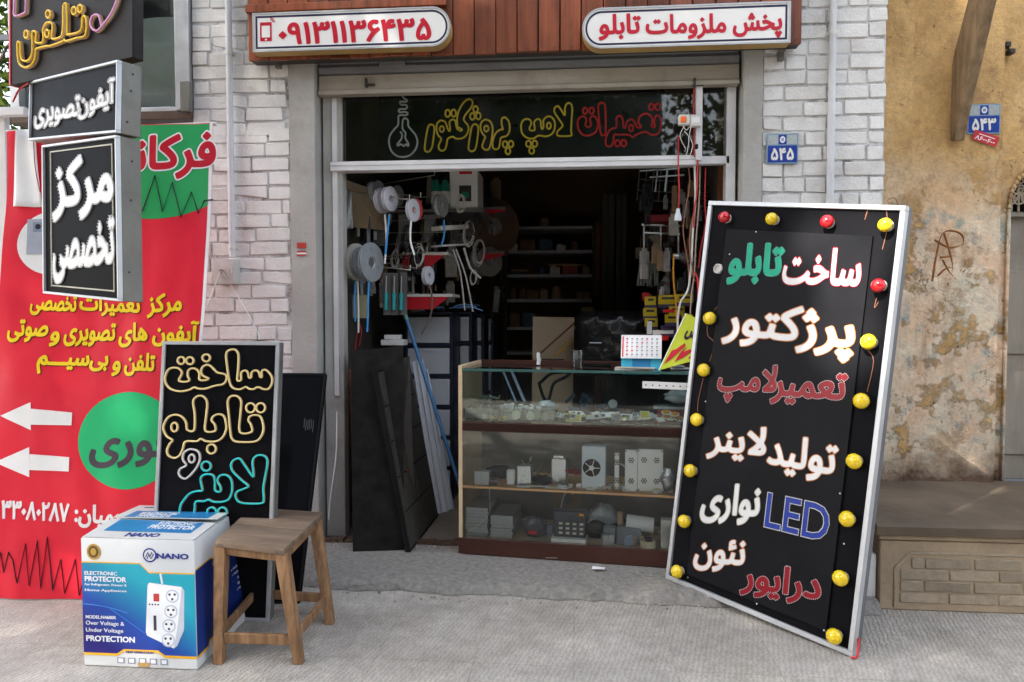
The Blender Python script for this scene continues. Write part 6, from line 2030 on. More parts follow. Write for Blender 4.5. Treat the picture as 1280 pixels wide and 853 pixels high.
# middle shelf
zM = zB + .001
def kb(name, px0, py0, px1, py1, y, d, m, label, cat, bevel=.003, z=None):
    'box whose front fills a picture rectangle on the plane y'
    a, b_ = kp(px0, py1, y), kp(px1, py0, y)
    x0, x1 = (a - c0).dot(EX), (b_ - c0).dot(EX)
    z0 = (a.z - FLOOR) if z is None else z
    z1 = b_.z - FLOOR
    g = MB(); kbox(g, x0, y, z0, x1, y + d, z1)
    return g, (x0, z0, x1, z1)
g, q = kb('', 727, 559, 757, 604, .06, .09, None, '', '', z=zM)
t = thing('fan_box', K((q[0] + q[2]) / 2, .1, zM), 'pale blue box with a round black fan on the middle shelf', 'fan box')
g.build('box_body', mat('pale_blue_case', (.66, .72, .78), .4, var=.05), t, bevel=.003)
cxm, czm = q[0] * .5 + q[2] * .5 - .01, (q[1] + q[3]) / 2
g = MB(); g.disc(K(cxm, .0585, czm), EY, .048, .004, 28); g.build('fan_opening', M_blackmat, t)
g = MB()
for k in range(5):
    a = k * 1.2566
    g.bar(K(cxm, .055, czm), K(cxm + .044 * math.cos(a), .055, czm + .044 * math.sin(a)), .006, .004)
g.disc(K(cxm, .054, czm), EY, .014, .004, 14)
g.build('fan_guard', M_silver, t)
for px0, px1, lab, y in ((768, 774, 'narrow white perforated plate beside the fan box', .08), (781, 797, 'left white fan plate of two on the middle shelf', .05), (797, 829, 'right white fan plate of two on the middle shelf', .065)):
    g, q = kb('', px0, 563 if px0 > 775 else 567, px1, 606, y, .02, None, '', '', z=zM)
    t = thing('fan_plate', K((q[0] + q[2]) / 2, y, zM), lab, 'fan plate', 'white fan plates')
    g.build('plate', M_white, t, bevel=.002)
    g = MB()
    rows = 2; cols = 1 if px1 - px0 < 20 else 2
    for i in range(cols):
        for j in range(rows):
            xx = q[0] + (q[2] - q[0]) * (i + .5) / cols; zz = q[1] + (q[3] - q[1]) * (j + .5) / rows
            for k in range(6):
                a = k * 1.047
                g.disc(K(xx + .012 * math.cos(a), y - .001, zz + .012 * math.sin(a)), EY, .0045, .003, 8)
            g.disc(K(xx, y - .001, zz), EY, .005, .003, 8)
    for xx, zz in ((q[0] + .006, q[1] + .008), (q[2] - .006, q[1] + .008), (q[0] + .006, q[3] - .008), (q[2] - .006, q[3] - .008)):
        g.disc(K(xx, y - .001, zz), EY, .0035, .003, 8)
    g.build('vent_holes', M_dark, t)
g, q = kb('', 593, 590, 611, 603, .03, .05, None, '', '', z=zM); kbox(g.m(1), (q[0] + q[2]) / 2 - .001, .029, zM, (q[0] + q[2]) / 2 + .001, .0305, q[3]); tag(g.build('adapter_pair', [mat('pale_grey_plastic', (.48, .49, .50), .4), M_dark], bevel=.002), 'two pale grey adapters side by side at the left of the middle shelf', 'adapter')
g, q = kb('', 633, 588, 643, 600, .06, .03, None, '', '', z=zM); tag(g.build('white_block', M_white, bevel=.006), 'small white block beside the black cable coil on the middle shelf', 'cap')
g, q = kb('', 646, 583, 664, 603, .06, .06, None, '', '', z=zM); tag(g.build('power_supply', M_silver, bevel=.004), 'silver power supply left of the black pouch on the middle shelf', 'power supply')
g, q = kb('', 689, 574, 708, 592, .12, .06, None, '', '', z=zM); kbox(g, q[0] + .01, .11, q[3], q[2] - .01, .15, q[3] + .02); tag(g.build('power_supply', M_silver, bevel=.004), 'silver power supply with raised lid behind the red wires', 'power supply')
bag('pouch', K((kp(676, 600, .08) - c0).dot(EX), .1, zM), .115, .05, .06, M_blackmat, 'soft black pouch on the middle shelf', 5, 'pouch')
bag('pouch', K((kp(622, 600, .15) - c0).dot(EX), .2, zM), .16, .07, .08, M_blackmat, 'black cable coil heap at the left of the middle shelf', 6, 'cables')
g = MB()
for k in range(7):
    c_ = kp(716, 592, .08); g.tube([c_ + V(RR.uniform(-.05, .05), RR.uniform(-.02, .02), RR.uniform(-.01, .03)) for _ in range(4)], .0022, 5, sub=5)
tag(g.build('wire_bundle', mat('dark_red_wire', (.32, .02, .03), .4, island=.4)), 'loops of dark red wire on the middle shelf', 'wires')
for k in range(5):
    a = kp(645 + 12 * k, 606 - k * .2, .012); c_ = K((a - c0).dot(EX), .012 + .01 * (k % 2), zM + .002 + .004 * (k % 3)); g = MB(); g.ob(c_, EX * .075 + EY * .004, EY * .03, EZ * .003); g.m(1)
    for q_ in range(4): g.ob(c_ + EX * (.006 + .018 * q_) + EY * .008 + EZ * .003, EX * .009, EY * .012, EZ * .0015)
    tag(g.build('led_strip_card', [M_pcb, M_chip if k % 2 else M_bluep]), 'flat pale LED strip card lying at the front of the middle shelf', 'LED strip', 'LED strip cards on the middle shelf')
bag('plastic_bag', K((kp(835, 600, .05) - c0).dot(EX), .07, zM), .085, .12, .06, mat('silver_film', (.40, .41, .42), .25, .6, var=.4, scale=40), 'silver crinkled bag at the right end of the middle shelf', 9)
# bottom shelf
zL = zA + .0
for (px0, px1, n_, lab) in ((582, 610, 9, 'silver heat sink bar in the left stack on the counter floor'), (613, 641, 7, 'silver heat sink bar in the right stack on the counter floor')):
    x0, x1 = (kp(px0, 660, .04) - c0).dot(EX), (kp(px1, 660, .04) - c0).dot(EX)
    for k in range(n_):
        g = MB(); dx = RR.uniform(-.004, .004); dy = RR.uniform(0, .01)
        kbox(g, x0 + dx, .035 + dy, zL + .018 * k, x1 + dx, .30 + dy, zL + .018 * k + .012); g.m(0); kbox(g, x0 + dx + .004, .036 + dy, zL + .018 * k + .012, x1 + dx - .004, .29 + dy, zL + .018 * k + .0165)
        tag(g.build('heat_sink', mat('dull_aluminium', (.34, .355, .36), .35, .6, var=.15, scale=15)), lab, 'heat sink', 'stacked heat sinks ' + ('left' if px0 < 600 else 'right'))
g = MB(); g.tube([kp(586, 663, .03), kp(600, 655, .025), kp(612, 640, .028), kp(612, 610, .05), kp(618, 604, .06)], .002, 5, sub=5); tag(g.build('cable', M_cable_w), 'white cable looped over the left heat sink stack', 'cable')
bag('cable_pack', K((kp(667, 668, .06) - c0).dot(EX), .09, zL), .15, .11, .09, mat('black_grey_pack', (.07, .07, .085), .3, var=.5, scale=40, coat=.4), 'dark clear pack of cables with a red band on the counter floor', 12, 'pack')
g = MB(); a = kp(660, 668, .022); g.ob(a, EX * .05, EY * .004, EZ * .02); tag(g.build('label_card', M_red, bevel=.001), 'small red label card before the cable pack', 'card')
g, q = kb('', 692, 641, 732, 666, .06, .07, None, '', '', z=zL + .02)
t = thing('keypad', K((q[0] + q[2]) / 2, .08, zL), 'dark keypad with rows of pale keys on the counter floor', 'keypad')
g.build('case', mat('dark_grey_plastic', (.05, .055, .07), .4), t, bevel=.004)
g = MB(); kbox(g, q[0] - .01, .03, zL, q[2] + .005, .15, zL + .019); g.build('paper_stack', M_pw, t)
g = MB()
for i in range(4):
    for j in range(3):
        xx = q[0] + .03 + .038 * i; zz = q[1] + .018 + .026 * j
        kbox(g, xx, .054, zz, xx + .02, .06, zz + .012)
g.build('key', mat('cream_key', (.62, .60, .48), .4), t)
g = MB(); kbox(g, q[2] - .035, .055, q[3] - .02, q[2] - .01, .06, q[3] - .008); g.build('orange_key', M_orange, t)
# film roll, tubes, grey boxes
g = MB(); a, c_ = kp(783, 652, .10), kp(817, 657, .10); g.lathe(a, c_ - a, [(.018, 0), (.042, 0), (.042, (c_ - a).length), (.018, (c_ - a).length), (.018, 0)], 26); tag(g.build('film_roll', mat('clear_film_roll', (.60, .62, .63), .18, var=.06, coat=.7)), 'thick roll of clear film lying on the counter floor', 'roll')
g = MB(); a = kp(775, 656, .13); g.lathe(a, EZ, [(.010, 0), (.016, 0), (.016, .07), (.010, .07), (.010, 0)], 16); tag(g.build('paper_tube', M_card), 'short upright cardboard tube left of the film roll', 'tube')
g = MB(); a = kp(810, 672, .05); g.lathe(V(a.x, a.y, FLOOR + zL), EZ, [(.028, 0), (.042, 0), (.042, .034), (.028, .034), (.028, 0)], 26); tag(g.build('tape_roll', mat('cream_tape', (.62, .54, .38), .4)), 'cream tape roll in front of the film roll', 'tape roll')
for k, (px, lab) in enumerate(((762, 'left grey slotted relay box on the counter floor'), (779, 'middle grey slotted relay box on the counter floor'), (794, 'right grey slotted relay box on the counter floor'))):
    g, q = kb('', px - 8, 660, px + 7, 672, .05 + .012 * (k == 2), .05, None, '', '', z=zL)
    for j in range(3): kbox(g.m(1), q[0] + .006, .048, q[1] + .012 + .012 * j, q[2] - .006, .0505, q[1] + .015 + .012 * j)
    tag(g.build('relay_box', [mat('slate_plastic', (.16, .18, .21), .4), M_dark], bevel=.002), lab, 'relay box')
bag('cable_pack', K((kp(745, 668, .12) - c0).dot(EX), .15, zL), .15, .09, .1, M_blackmat, 'black bag of parts behind the grey relay boxes', 14, 'bag')
bag('plastic_bag', K((kp(752, 655, .2) - c0).dot(EX), .26, zL), .17, .16, .1, M_film, 'pale film bag behind the cardboard tube', 15)
for k, (py, lab) in enumerate(((668, 'lower white plug box at the right of the counter floor'), (659, 'upper white plug box at the right of the counter floor'))):
    g, q = kb('', 826, py - 7, 850, py + 1, .04, .07, None, '', '', z=zL + .034 * k)
    tag(g.build('plug_box', M_white, bevel=.003), lab, 'box')
g = MB(); a = kp(708, 625, .30); g.lathe(a, EY, [(.03, 0), (.085, 0), (.085, .012), (.03, .012), (.03, 0)], 30); tag(g.build('wire_spool', mat('amber_spool', (.22, .14, .05), .4)), 'amber wire spool standing at the back of the counter floor', 'spool')
g = MB(); g.tube([kp(700, 640, .2), kp(705, 620, .18), kp(712, 612, .2), kp(716, 618, .22)], .003, 6, sub=5); tag(g.build('cable', M_cable_w), 'white curved cable in front of the amber spool', 'cable')

# ---- on the counter top
zT = CH - .0175
def ktop(px, py):
    p = onplane(px, py, K(0, 0, zT), V(0, 0, 1)); return p
a = ktop(722, 459)
t = thing('tumbler', a, 'clear glass tumbler on the counter top in front of the leather chair', 'glass')
g = MB(); g.lathe(a, EZ, [(0, .001), (.030, .001), (.036, .095), (.0335, .095), (.028, .012), (0, .010)], 24); g.build('tumbler_glass', glass('tumbler_glass', tint=(.85, .89, .90), dust=.10), t)
# desk calendar
b0 = ktop(776, 462) + EY * .03; w_ = .215
t = thing('desk_calendar', b0 + EX * w_ / 2, 'standing desk calendar with a cyan base on the counter', 'calendar')
sfc = Surf(b0 + EZ * .062 - EY * .0, b0 + EX * w_ + EZ * .062, b0 + EX * w_ + EZ * .185 + EY * .055, b0 + EZ * .185 + EY * .055)
M_cyan = mat('cyan_card', (.05, .42, .60), .4, var=.06)
g = MB(); s_ = Surf(b0, b0 + EX * w_, b0 + EX * w_ + EZ * .075 + EY * .03, b0 + EZ * .075 + EY * .03); s_.rect(g, 0, 0, 1, 1, -.003, 0); s_.rect(g, .0, 0, .28, .95, 0, .002); s_.rect(g, .74, 0, 1, .95, 0, .002)
s_.rect(g, 0, 0, 1, .04, -.10, .0); g.m(1); s_.rect(g, .28, .1, .74, .9, .0002, .0012); g.build('calendar_base', [M_cyan, mat('deep_cyan_card', (.02, .20, .42), .4)], t)
g = MB(); sfc.rect(g, -.01, -.02, 1.01, 1, -.002, .001); g.build('page', M_pw, t)
g = MB(); sfc.rect(g, .02, .04, .055, .93, .001, .002); g.m(1)
for i in range(7):
    for j in range(5):
        u, v = .12 + .125 * i, .80 - .17 * j
        g.m(0 if i == 0 or (i + j) % 9 == 4 else 1)
        sfc.rect(g, u, v, u + .05, v + .06, .001, .0018); sfc.rect(g, u + .005, v - .055, u + .035, v - .03, .001, .0018)
g.build('date_print', [mat('calendar_red', (.62, .05, .05), .4), mat('calendar_grey', (.30, .30, .32), .4)], t)
g = MB()
for i in range(26):
    o = sfc.at((i + .5) / 26, 1, .0); g.tube([o + EZ * .004 + (EY * math.cos(k) + EZ * math.sin(k)) * .005 for k in (0, 1.25, 2.5, 3.75, 5)], .0008, 4, True)
g.build('binding', M_dark, t)
for k, (dx, dz, rot, m, lab) in enumerate(((0, 0, .02, M_white, 'lower white paper pad in front of the calendar'), (.0, .012, -.12, mat('cream_paper', (.52, .46, .36), .6), 'cream folded paper sheet on the white pad'))):
    a = ktop(768, 463) + EZ * dz + EX * dx; e1 = (EX + EY * rot).normalized(); e2 = EZ.cross(e1)
    g = MB(); g.ob(a, e1 * .21, e2 * .09, EZ * (.011 if k == 0 else .002)); tag(g.build('paper_pad', m, bevel=.001), lab, 'paper')
# yellow flyer standing at the right end
a, b_, c_, d_ = [kp(x_, y_, .06 if i < 2 else .16) for i, (x_, y_) in enumerate(((826, 462), (868, 442), (871, 402), (857, 392)))]
c_ = b_ + (d_ - a)
sfy = Surf(a, b_, c_, d_)
sfy = Surf(kp(824, 463, .05), kp(870, 450, .04), kp(894, 408, .10), kp(858, 392, .14))
t = thing('flyer', sfy.at(.5, 0), 'yellow green flyer with black script and red splashes leaning on the counter', 'flyer')
g = MB(); sfy.rect(g, 0, 0, 1, 1, -.003, 0); g.build('sheet', mat('flyer_yellow', (.52, .58, .04), .4, var=.08), t)
g = MB(); sfy.rect(g, -.03, 0, 0, 1, -.003, .0005); g.build('sheet_edge', M_white, t)
g = MB()
for pts in ([(.05, .10), (.20, .16), (.45, .42), (.38, .48), (.22, .36), (.10, .34)], [(.35, .10), (.55, .14), (.75, .30), (.62, .34), (.48, .28), (.50, .40), (.40, .30)], [(.62, .44), (.70, .44), (.70, .52), (.62, .52)], [(.75, .08), (.95, .16), (.90, .20), (.72, .14)]):
    g.prism([sfy.at(u, v, .0004) for u, v in pts], sfy.n * .0015)
g.build('red_splash', M_signred, t)
g = MB(); write(g, sfy, 'فروش', (.25, .74), (.98, .60), .34, .0005, .002, .05, box='uv'); g.build('lettering', M_bb, t)
g = MB(); a = ktop(838, 463) + EZ * .001; g.ob(a, EX * .10 + EY * .02, EY * .09, EZ * .012); g.ob(a + EX * .004 + EZ * .013, EX * .07 + EY * .01, EY * .07, EZ * .01); tag(g.build('tray_of_clips', mat('pale_metal_dish', (.36, .37, .38), .3, .5), bevel=.004), 'flat grey metal dish at the right end of the counter top', 'dish')
g = MB(); a = ktop(671, 458) + EY * .05; g.tube([a + EZ * .006, a + EZ * .03 + EX * .004, a + EZ * .055, a + EZ * .075 + EX * .002], .012, 10, sub=3, r2=.010); tag(g.build('plastic_stopper', M_white), 'small white plastic cap standing at the back of the counter top', 'cap')
g = MB(); a = ktop(690, 453) + EY * .04; g.box(a + EZ * .010, (.14, .02, .018), rz=rad(ang)); tag(g.build('black_terminal', M_blackmat, bevel=.003), 'black terminal strip lying on the counter top', 'terminal strip')
g = MB(); a = ktop(745, 458) + EY * .06; g.box(a + EZ * .006, (.16, .07, .010), rz=rad(ang)); tag(g.build('black_folder', M_blackmat, bevel=.002), 'thin black folder lying beside the glass tumbler', 'folder')

# ================================================================== inside the shop
def at(px, py, Y): return W(px, py, Y)
def px_box(g, px0, py0, px1, py1, Y, d):
    a, b_ = W(px0, py1, Y), W(px1, py0, Y)
    return g.lohi((a.x, Y, a.z), (b_.x, Y + d, b_.z))
xw = XI0 + .004

# leaning boards left of the counter
A, B, C_, D = G(441, 690, FLOOR), G(505, 688, FLOOR), W(504, 432, 4.15), W(438, 440, 4.12)
sfc_ = Surf(A, B, C_, D)
t = thing('metal_sheet', (A + B) / 2, 'tall black sheet metal panel with a thin top edge leaning inside the doorway', 'panel')
g = MB(); sfc_.rect(g, 0, 0, 1, 1, -.014, 0); sfc_.rect(g, 0, .985, 1, 1, -.10, -.015); sfc_.rect(g, 0, 0, .03, .984, -.10, -.015); g.build('sheet', mat('scuffed_black', (.016, .015, .014), .5, var=.5, scale=12, dirt=.12, dirtcol=(.03, .028, .025), spec=.06), t, bevel=.002)
for px0, py0, k in ((500, 560, 0), (502, 640, 1)):
    g = MB(); p0 = W(px0, py0, 4.22); g.tube([p0, p0 + V(.02, -.05, -.03), p0 + V(.03, -.06, -.09), p0 + V(.06, -.05, -.13)], .004, 5, sub=4); g.build('red_wire', M_cable_r, t)
# a second thin dark sheet between it and the matrix panel
A2, B2, C2, D2 = lean(G(492, 676, FLOOR), G(520, 672, FLOOR), (478, 452), (512, 446))
s_ = Surf(A2, B2, C2, D2); g = MB(); s_.rect(g, 0, 0, 1, 1, -.008, 0); tag(g.build('thin_sheet', M_dark), 'thin dark sheet leaning between black panel and matrix display', 'sheet')
# perforated dark panel leaning on it
sfp = Surf(G(511, 688, FLOOR), G(549, 642, FLOOR), W(511, 450, 4.62), W(472, 463, 4.38))
sfp = Surf(G(513, 691, FLOOR), G(548, 645, FLOOR), G(548, 645, FLOOR) + (W(471, 463, 4.0) - G(513, 691, FLOOR)), W(471, 463, 4.0))
t = thing('matrix_display', sfp.at(.5, 0), 'dark LED matrix panel leaning at an angle against the black case', 'LED panel')
g = MB(); sfp.rect(g, 0, 0, 1, 1, -.03, 0); g.build('panel', M_blackmat, t, bevel=.002)
M_led = mat('dark_led_tile', (.05, .048, .042), .6, var=.5, scale=40, dirt=.4, dirtcol=(.14, .13, .10))
g = MB()
for j in range(5):
    for i in range(2):
        sfp.rect(g, .03 + .48 * i, .02 + .195 * j, .49 + .48 * i, .205 + .195 * j, .0005, .005)
g.build('led_tile', M_led, t)
g = MB()
for j in range(70):
    v = .02 + .96 * j / 70
    g.disc(sfp.at(.015, v, .001), sfp.n, .003, .003, 5); 
g.build('edge_holes', mat('dusty_grey', (.16, .15, .13), .8), t)
# brown boards behind the post
for k, (x0, x1, y0, y1, Y, m, lab) in enumerate(((426, 438, 463, 562, 4.42, mat('red_brown_board', (.22, .085, .035), .6, var=.2), 'red brown board standing upright inside the left door post'), (425, 437, 563, 688, 4.36, mat('dark_red_board', (.13, .05, .025), .6, var=.2), 'darker red brown board on the floor inside the left door post'))):
    g = MB(); a, b_ = W(x0, y1, Y), W(x1, y0, Y); z0 = FLOOR if k else a.z; z0 = a.z if k == 0 else FLOOR
    g.lohi((a.x, Y, z0), (b_.x, Y + .03, b_.z)); tag(g.build('board', m, bevel=.003), lab, 'board')
# white profiles
for k, (p0, p1, lab) in enumerate((((519, 452), (549, 642), 'left white plastic profile leaning behind the LED panel'), ((525, 450), (557, 640), 'middle white plastic profile leaning behind the LED panel'), ((531, 462), (564, 637), 'right white plastic profile leaning behind the LED panel'))):
    a = G(p1[0], p1[1], FLOOR); b_ = W(p0[0], p0[1], a.y + .10)
    g = MB(); g.bar(a, b_, .045, .012, up=(.3, -1, 0)); g.bar(a + V(.018, -.012, 0), b_ + V(.018, -.012, 0), .006, .02, up=(.3, -1, 0)); tag(g.build('profile', mat('pale_profile', (.60, .62, .66), .4, var=.06), bevel=.002), lab, 'profile')
# blue pole
b_ = G(588, 649, FLOOR); a = W(506, 392, b_.y + .1)
t = thing('broom_pole', b_, 'blue pole with a pale green cap leaning beside the drawer tower', 'pole')
g = MB(); g.tube([b_, a], .012, 10); g.build('pole', mat('blue_pole', (.07, .22, .46), .35, coat=.3), t)
g = MB(); d = (a - b_).normalized(); g.tube([a - d * .045, a + d * .012], .0135, 10); g.build('pole_cap', mat('pale_green_cap', (.20, .45, .42), .4), t)
# drawer towers
def tower(px0, px1, py0, Y, n, lab, d=.30, rows=None):
    a, b_ = W(px0, py0, Y), W(px1, py0, Y)
    x0, x1, z1 = a.x, b_.x, a.z
    t = thing('drawer_tower', V((x0 + x1) / 2, Y, FLOOR), lab, 'drawer tower', 'drawer towers')
    h = (z1 - .03 - FLOOR) / n
    g = MB(); fr = .022
    M_fr = mat('navy_frame_plastic', (.012, .014, .03), .4)
    for xx in (x0, x1 - fr): g.lohi((xx, Y, FLOOR), (xx + fr, Y + d, z1 - .02))
    g.lohi((x0, Y - .004, z1 - .019), (x1, Y + d, z1))
    for k in range(n): g.lohi((x0 + fr + .001, Y + .004, FLOOR + h * k), (x1 - fr - .001, Y + d, FLOOR + h * k + .024))
    g.build('frame', M_fr, t, bevel=.003)
    for k in range(n):
        z0 = FLOOR + h * k + .028
        g = MB(); g.lohi((x0 + fr + .003, Y - .002, z0), (x1 - fr - .003, Y + d - .02, z0 + h - .036)); dr = g.build('drawer', mat('milky_plastic', (.42, .43, .45), .35, var=.06, scale=6), t, bevel=.004)
        g = MB(); g.lohi(((x0 + x1) / 2 - .03, Y - .012, z0 + h - .06), ((x0 + x1) / 2 + .03, Y - .003, z0 + h - .05)); g.build('handle', mat('milky_plastic', None), dr)
tower(505, 566, 390, 5.05, 6, 'front drawer tower with milky white drawers left of the counter')
tower(571, 590, 390, 5.4, 6, 'second narrow drawer tower right behind the front one')
tower(590, 605, 392, 5.75, 6, 'third drawer tower further back along the left wall')
tower(604, 617, 394, 6.15, 6, 'rearmost drawer tower along the left wall')
# clutter on top of the front tower
g = MB()
for k in range(14):
    c_ = W(RR.uniform(515, 600), RR.uniform(382, 388), 4.85 + RR.uniform(0, .2)); d = V(RR.uniform(-1, 1), RR.uniform(-.5, .5), RR.uniform(-.08, .12)).normalized()
    g.tube([c_ - d * .08, c_ + V(0, 0, RR.uniform(0, .02)), c_ + d * .08], .004, 5, sub=3)
tag(g.build('offcuts', mat('blue_white_offcuts', (.10, .22, .42), .4, island=.7)), 'blue and white strip offcuts lying on the drawer tower', 'offcuts', kind='stuff')

# left wall: cardboard panel, rods, reels
g = MB(); a = W(428, 285, 4.5); g.prism([W(430, 225, 4.42), W(474, 240, 4.9), W(478, 288, 4.9), W(427, 283, 4.42)], (.01, 0, 0)); tag(g.build('cardboard_sheet', mat('brown_card_panel', (.36, .27, .18), .8, var=.15)), 'brown cardboard panel hung on the left shop wall', 'cardboard')
M_rod = mat('steel_rod', (.5, .48, .42), .35, .8)
def rod(p, q, lab):
    g = MB(); g.tube([p, q, q + V(.0, 0, .03)], .004, 6); tag(g.build('hook_rod', M_rod), lab, 'rod')
rod(W(441, 240, 4.45), W(512, 250, 4.15 + .1), 'upper thin steel rod carrying strip reels')
rod(W(466, 237, 4.6), W(526, 247, 4.4), 'second upper steel rod behind the white reel')
rod(W(455, 331, 4.5), W(513, 338, 4.25), 'lower long steel rod carrying grey reels')
rod(W(478, 328, 4.7), W(521, 336, 4.45), 'lower steel rod with upturned end behind the long one')
rod(W(472, 322, 4.8), W(534, 315, 4.5), 'cream rod slanting up above the soldering irons')
def reel(px, py, Y, r, wd, lab, m, tail=None, tm=None, ax=V(1, -.35, 0), hub=True, group='strip reels on the left wall'):
    c_ = W(px, py, Y); ax = ax.normalized()
    t = thing('strip_reel', c_, lab, 'reel', group)
    g = MB(); g.disc(c_ - ax * wd / 2, ax, r, .004, 30, hole=r * .3); g.disc(c_ + ax * wd / 2, ax, r, .004, 30, hole=r * .3); g.build('flange', m, t)
    g = MB(); g.disc(c_, ax, r * .86, wd * .8, 26, hole=r * .31); g.build('wound_strip', mat('wound_white_strip', (.55, .55, .56), .5, var=.2, scale=60), t)
    if tail:
        g = MB(); pts = [W(x_, y_, Y - .02) for x_, y_ in tail]; g.tube(pts, .006, 6, sub=5); g.build('strip_tail', tm or M_white, t)
    return t
M_rw = mat('white_reel_plastic', (.52, .52, .56), .35, var=.06, coat=.2); M_rg = mat('grey_reel_film', (.25, .27, .28), .3, var=.15, scale=12, coat=.3)
M_bl = mat('blue_strip', (.05, .28, .62), .4)
reel(478, 251, 4.34, .078, .02, 'white strip reel with a hanging white strip on the upper rod', M_rw, [(481, 268), (483, 300), (481, 330)])
reel(487, 249, 4.30, .074, .02, 'white strip reel with a hanging blue strip on the upper rod', M_rw, [(487, 268), (484, 296), (482, 318)], M_bl)
reel(516, 263, 4.30, .068, .014, 'slim white reel of dotted strip with red print', M_rw, [(514, 275), (513, 300), (518, 319)])
reel(520, 262, 4.36, .066, .012, 'slim reel with a red face beside the dotted strip', mat('red_reel', (.50, .06, .06), .4))
reel(551, 257, 4.6, .072, .03, 'grey clear reel with a bright blue tail by the bottle shelf', M_rg, [(555, 275), (555, 295), (551, 308)], M_bl)
reel(470, 240, 4.75, .072, .05, 'dim grey reel behind the white reels on the upper rod', M_rg)
reel(494, 245, 4.85, .07, .05, 'dim grey reel far behind on the upper rod', M_rg)
reel(431, 331, 4.40, .075, .014, 'leftmost grey reel of the lower stack', M_rg)
reel(439, 330, 4.38, .095, .014, 'cream reel second in the lower stack', mat('cream_reel', (.46, .45, .38), .4))
reel(446, 328, 4.36, .115, .014, 'largest cream reel in the middle of the lower stack', mat('cream_reel', None), [(447, 352), (448, 385), (448, 416)])
reel(453, 329, 4.34, .100, .014, 'pale grey reel with a blue tail in the lower stack', M_rg, [(444, 352), (443, 382), (444, 402)], M_bl)
reel(464, 328, 4.26, .118, .012, 'rightmost clear grey reel with a blue tail in the lower stack', M_rg, [(461, 352), (460, 385), (459, 415)], M_bl)
reel(535, 345, 4.5, .06, .02, 'small white reel ring hanging below the black hanks', M_rw, [(536, 355), (540, 372), (538, 395), (527, 418)], mat('thin_dark_wire', (.12, .09, .08), .5))
# plastic bag sheets on the upper left
g = MB(); g.smooth = False
ids = [[g.vert(W(427 + 12 * i / 5 + j * .2, 238 + j * 4.0, 4.35 - .012 * math.sin(i * 1.3 + j * .6))) for i in range(6)] for j in range(13)]
for j in range(12):
    for i in range(5): g.face((ids[j][i], ids[j][i + 1], ids[j + 1][i + 1], ids[j + 1][i]))
o = g.build('plastic_sleeve', mat('cloudy_sleeve', (.36, .37, .36), .3, var=.2, coat=.3)); o.modifiers.new('thick', 'SOLIDIFY').thickness = .003; tag(o, 'cloudy plastic sleeve hanging at the upper left of the shop', 'sleeve')
# soldering irons in blister packs
for k, px in enumerate((483, 493, 502)):
    t = thing('soldering_iron', W(px, 392, 4.55), ('left', 'middle', 'right')[k] + ' soldering iron of three with teal handles on the left wall', 'soldering iron', 'soldering irons')
    g = MB(); p, q = W(px, 345, 4.55), W(px - .6, 366, 4.55); g.tube([p, q], .006, 8); g.build('barrel', M_silver, t)
    g = MB(); r_ = W(px - 1, 392, 4.55); g.lathe(q, r_ - q, [(0, 0), (.011, 0), (.014, .02), (.011, .06), (.012, .11), (0, .115)], 12); g.build('handle', mat('teal_handle', (.03, .34, .36), .4), t)
    g = MB(); g.lohi((p.x - .028, 4.575, r_.z - .01), (p.x + .028, 4.580, p.z + .02)); g.build('backing_card', mat('grey_card', (.13, .125, .12), .7), t)
# red shelf fronts with pale edges
for k, (x0, y0, x1, y1, Y, lab) in enumerate(((507, 371, 566, 387, 4.75, 'red shelf bracket with a pale edge under the soldering irons'), (503, 319, 560, 336, 4.8, 'red shelf with a pale edge behind the cream rod'), (596, 262, 632, 270, 5.4, 'upper red shelf edge in the middle of the left wall'), (600, 317, 631, 328, 5.5, 'lower red shelf edge in the middle of the left wall'))):
    a, b_, c_, d_ = W(x0, y0, Y), W(x1, y0 - 3, Y), W(x1 - (25 if k < 2 else 0), y1, Y), W(x0, y1, Y)
    t = thing('shelf', (a + b_) / 2, lab, 'shelf')
    g = MB(); g.prism([a, b_, c_ if k < 2 else W(x1, y0 + 2, Y), d_], (0, .012, 0)); g.build('bracket', mat('red_shelf_paint', (.46, .012, .02), .45), t, bevel=.001)
    g = MB(); g.lohi((a.x, Y - .006, a.z - .002), (b_.x, Y + .30, a.z + .018)); g.build('shelf_board', M_offw if k < 2 else mat('grey_shelf', (.14, .13, .13), .6), t, bevel=.001)
# carton and bottles on the upper shelf
t = thing('upper_shelf', W(575, 262, 5.0), 'dark upper shelf holding carton and bottles at the left wall', 'shelf')
g = MB(); a = W(520, 262, 4.95); b_ = W(604, 262, 4.95); g.lohi((xw, 4.95, a.z - .02), (b_.x, 5.5, a.z)); g.build('shelf_board', mat('grey_shelf', None), t)
zs_ = a.z + .001
g = MB(); a, b_ = W(562, 262, 5.0), W(597, 212, 5.0); t = thing('monitor_carton', V((a.x + b_.x) / 2, 5.0, zs_), 'white carton with a red mark and dark picture on the upper shelf', 'box')
g.lohi((a.x, 5.0, zs_), (b_.x, 5.3, b_.z)); g.build('carton_body', M_white, t, bevel=.003)
g = MB(); c_, d_ = W(574, 252, 4.998), W(589, 232, 4.998); g.lohi((c_.x, 4.997, c_.z), (d_.x, 4.9995, d_.z)); g.m(1); c_, d_ = W(574, 218, 4.998), W(590, 214, 4.998); g.lohi((c_.x, 4.997, c_.z), (d_.x, 4.9995, d_.z)); g.m(2); c_, d_ = W(577, 248, 4.998), W(586, 240, 4.998); g.lohi((c_.x, 4.995, c_.z), (d_.x, 4.9968, d_.z)); g.build('printed_picture', [M_dark, M_red, mat('teal_green_plastic', None)], t)
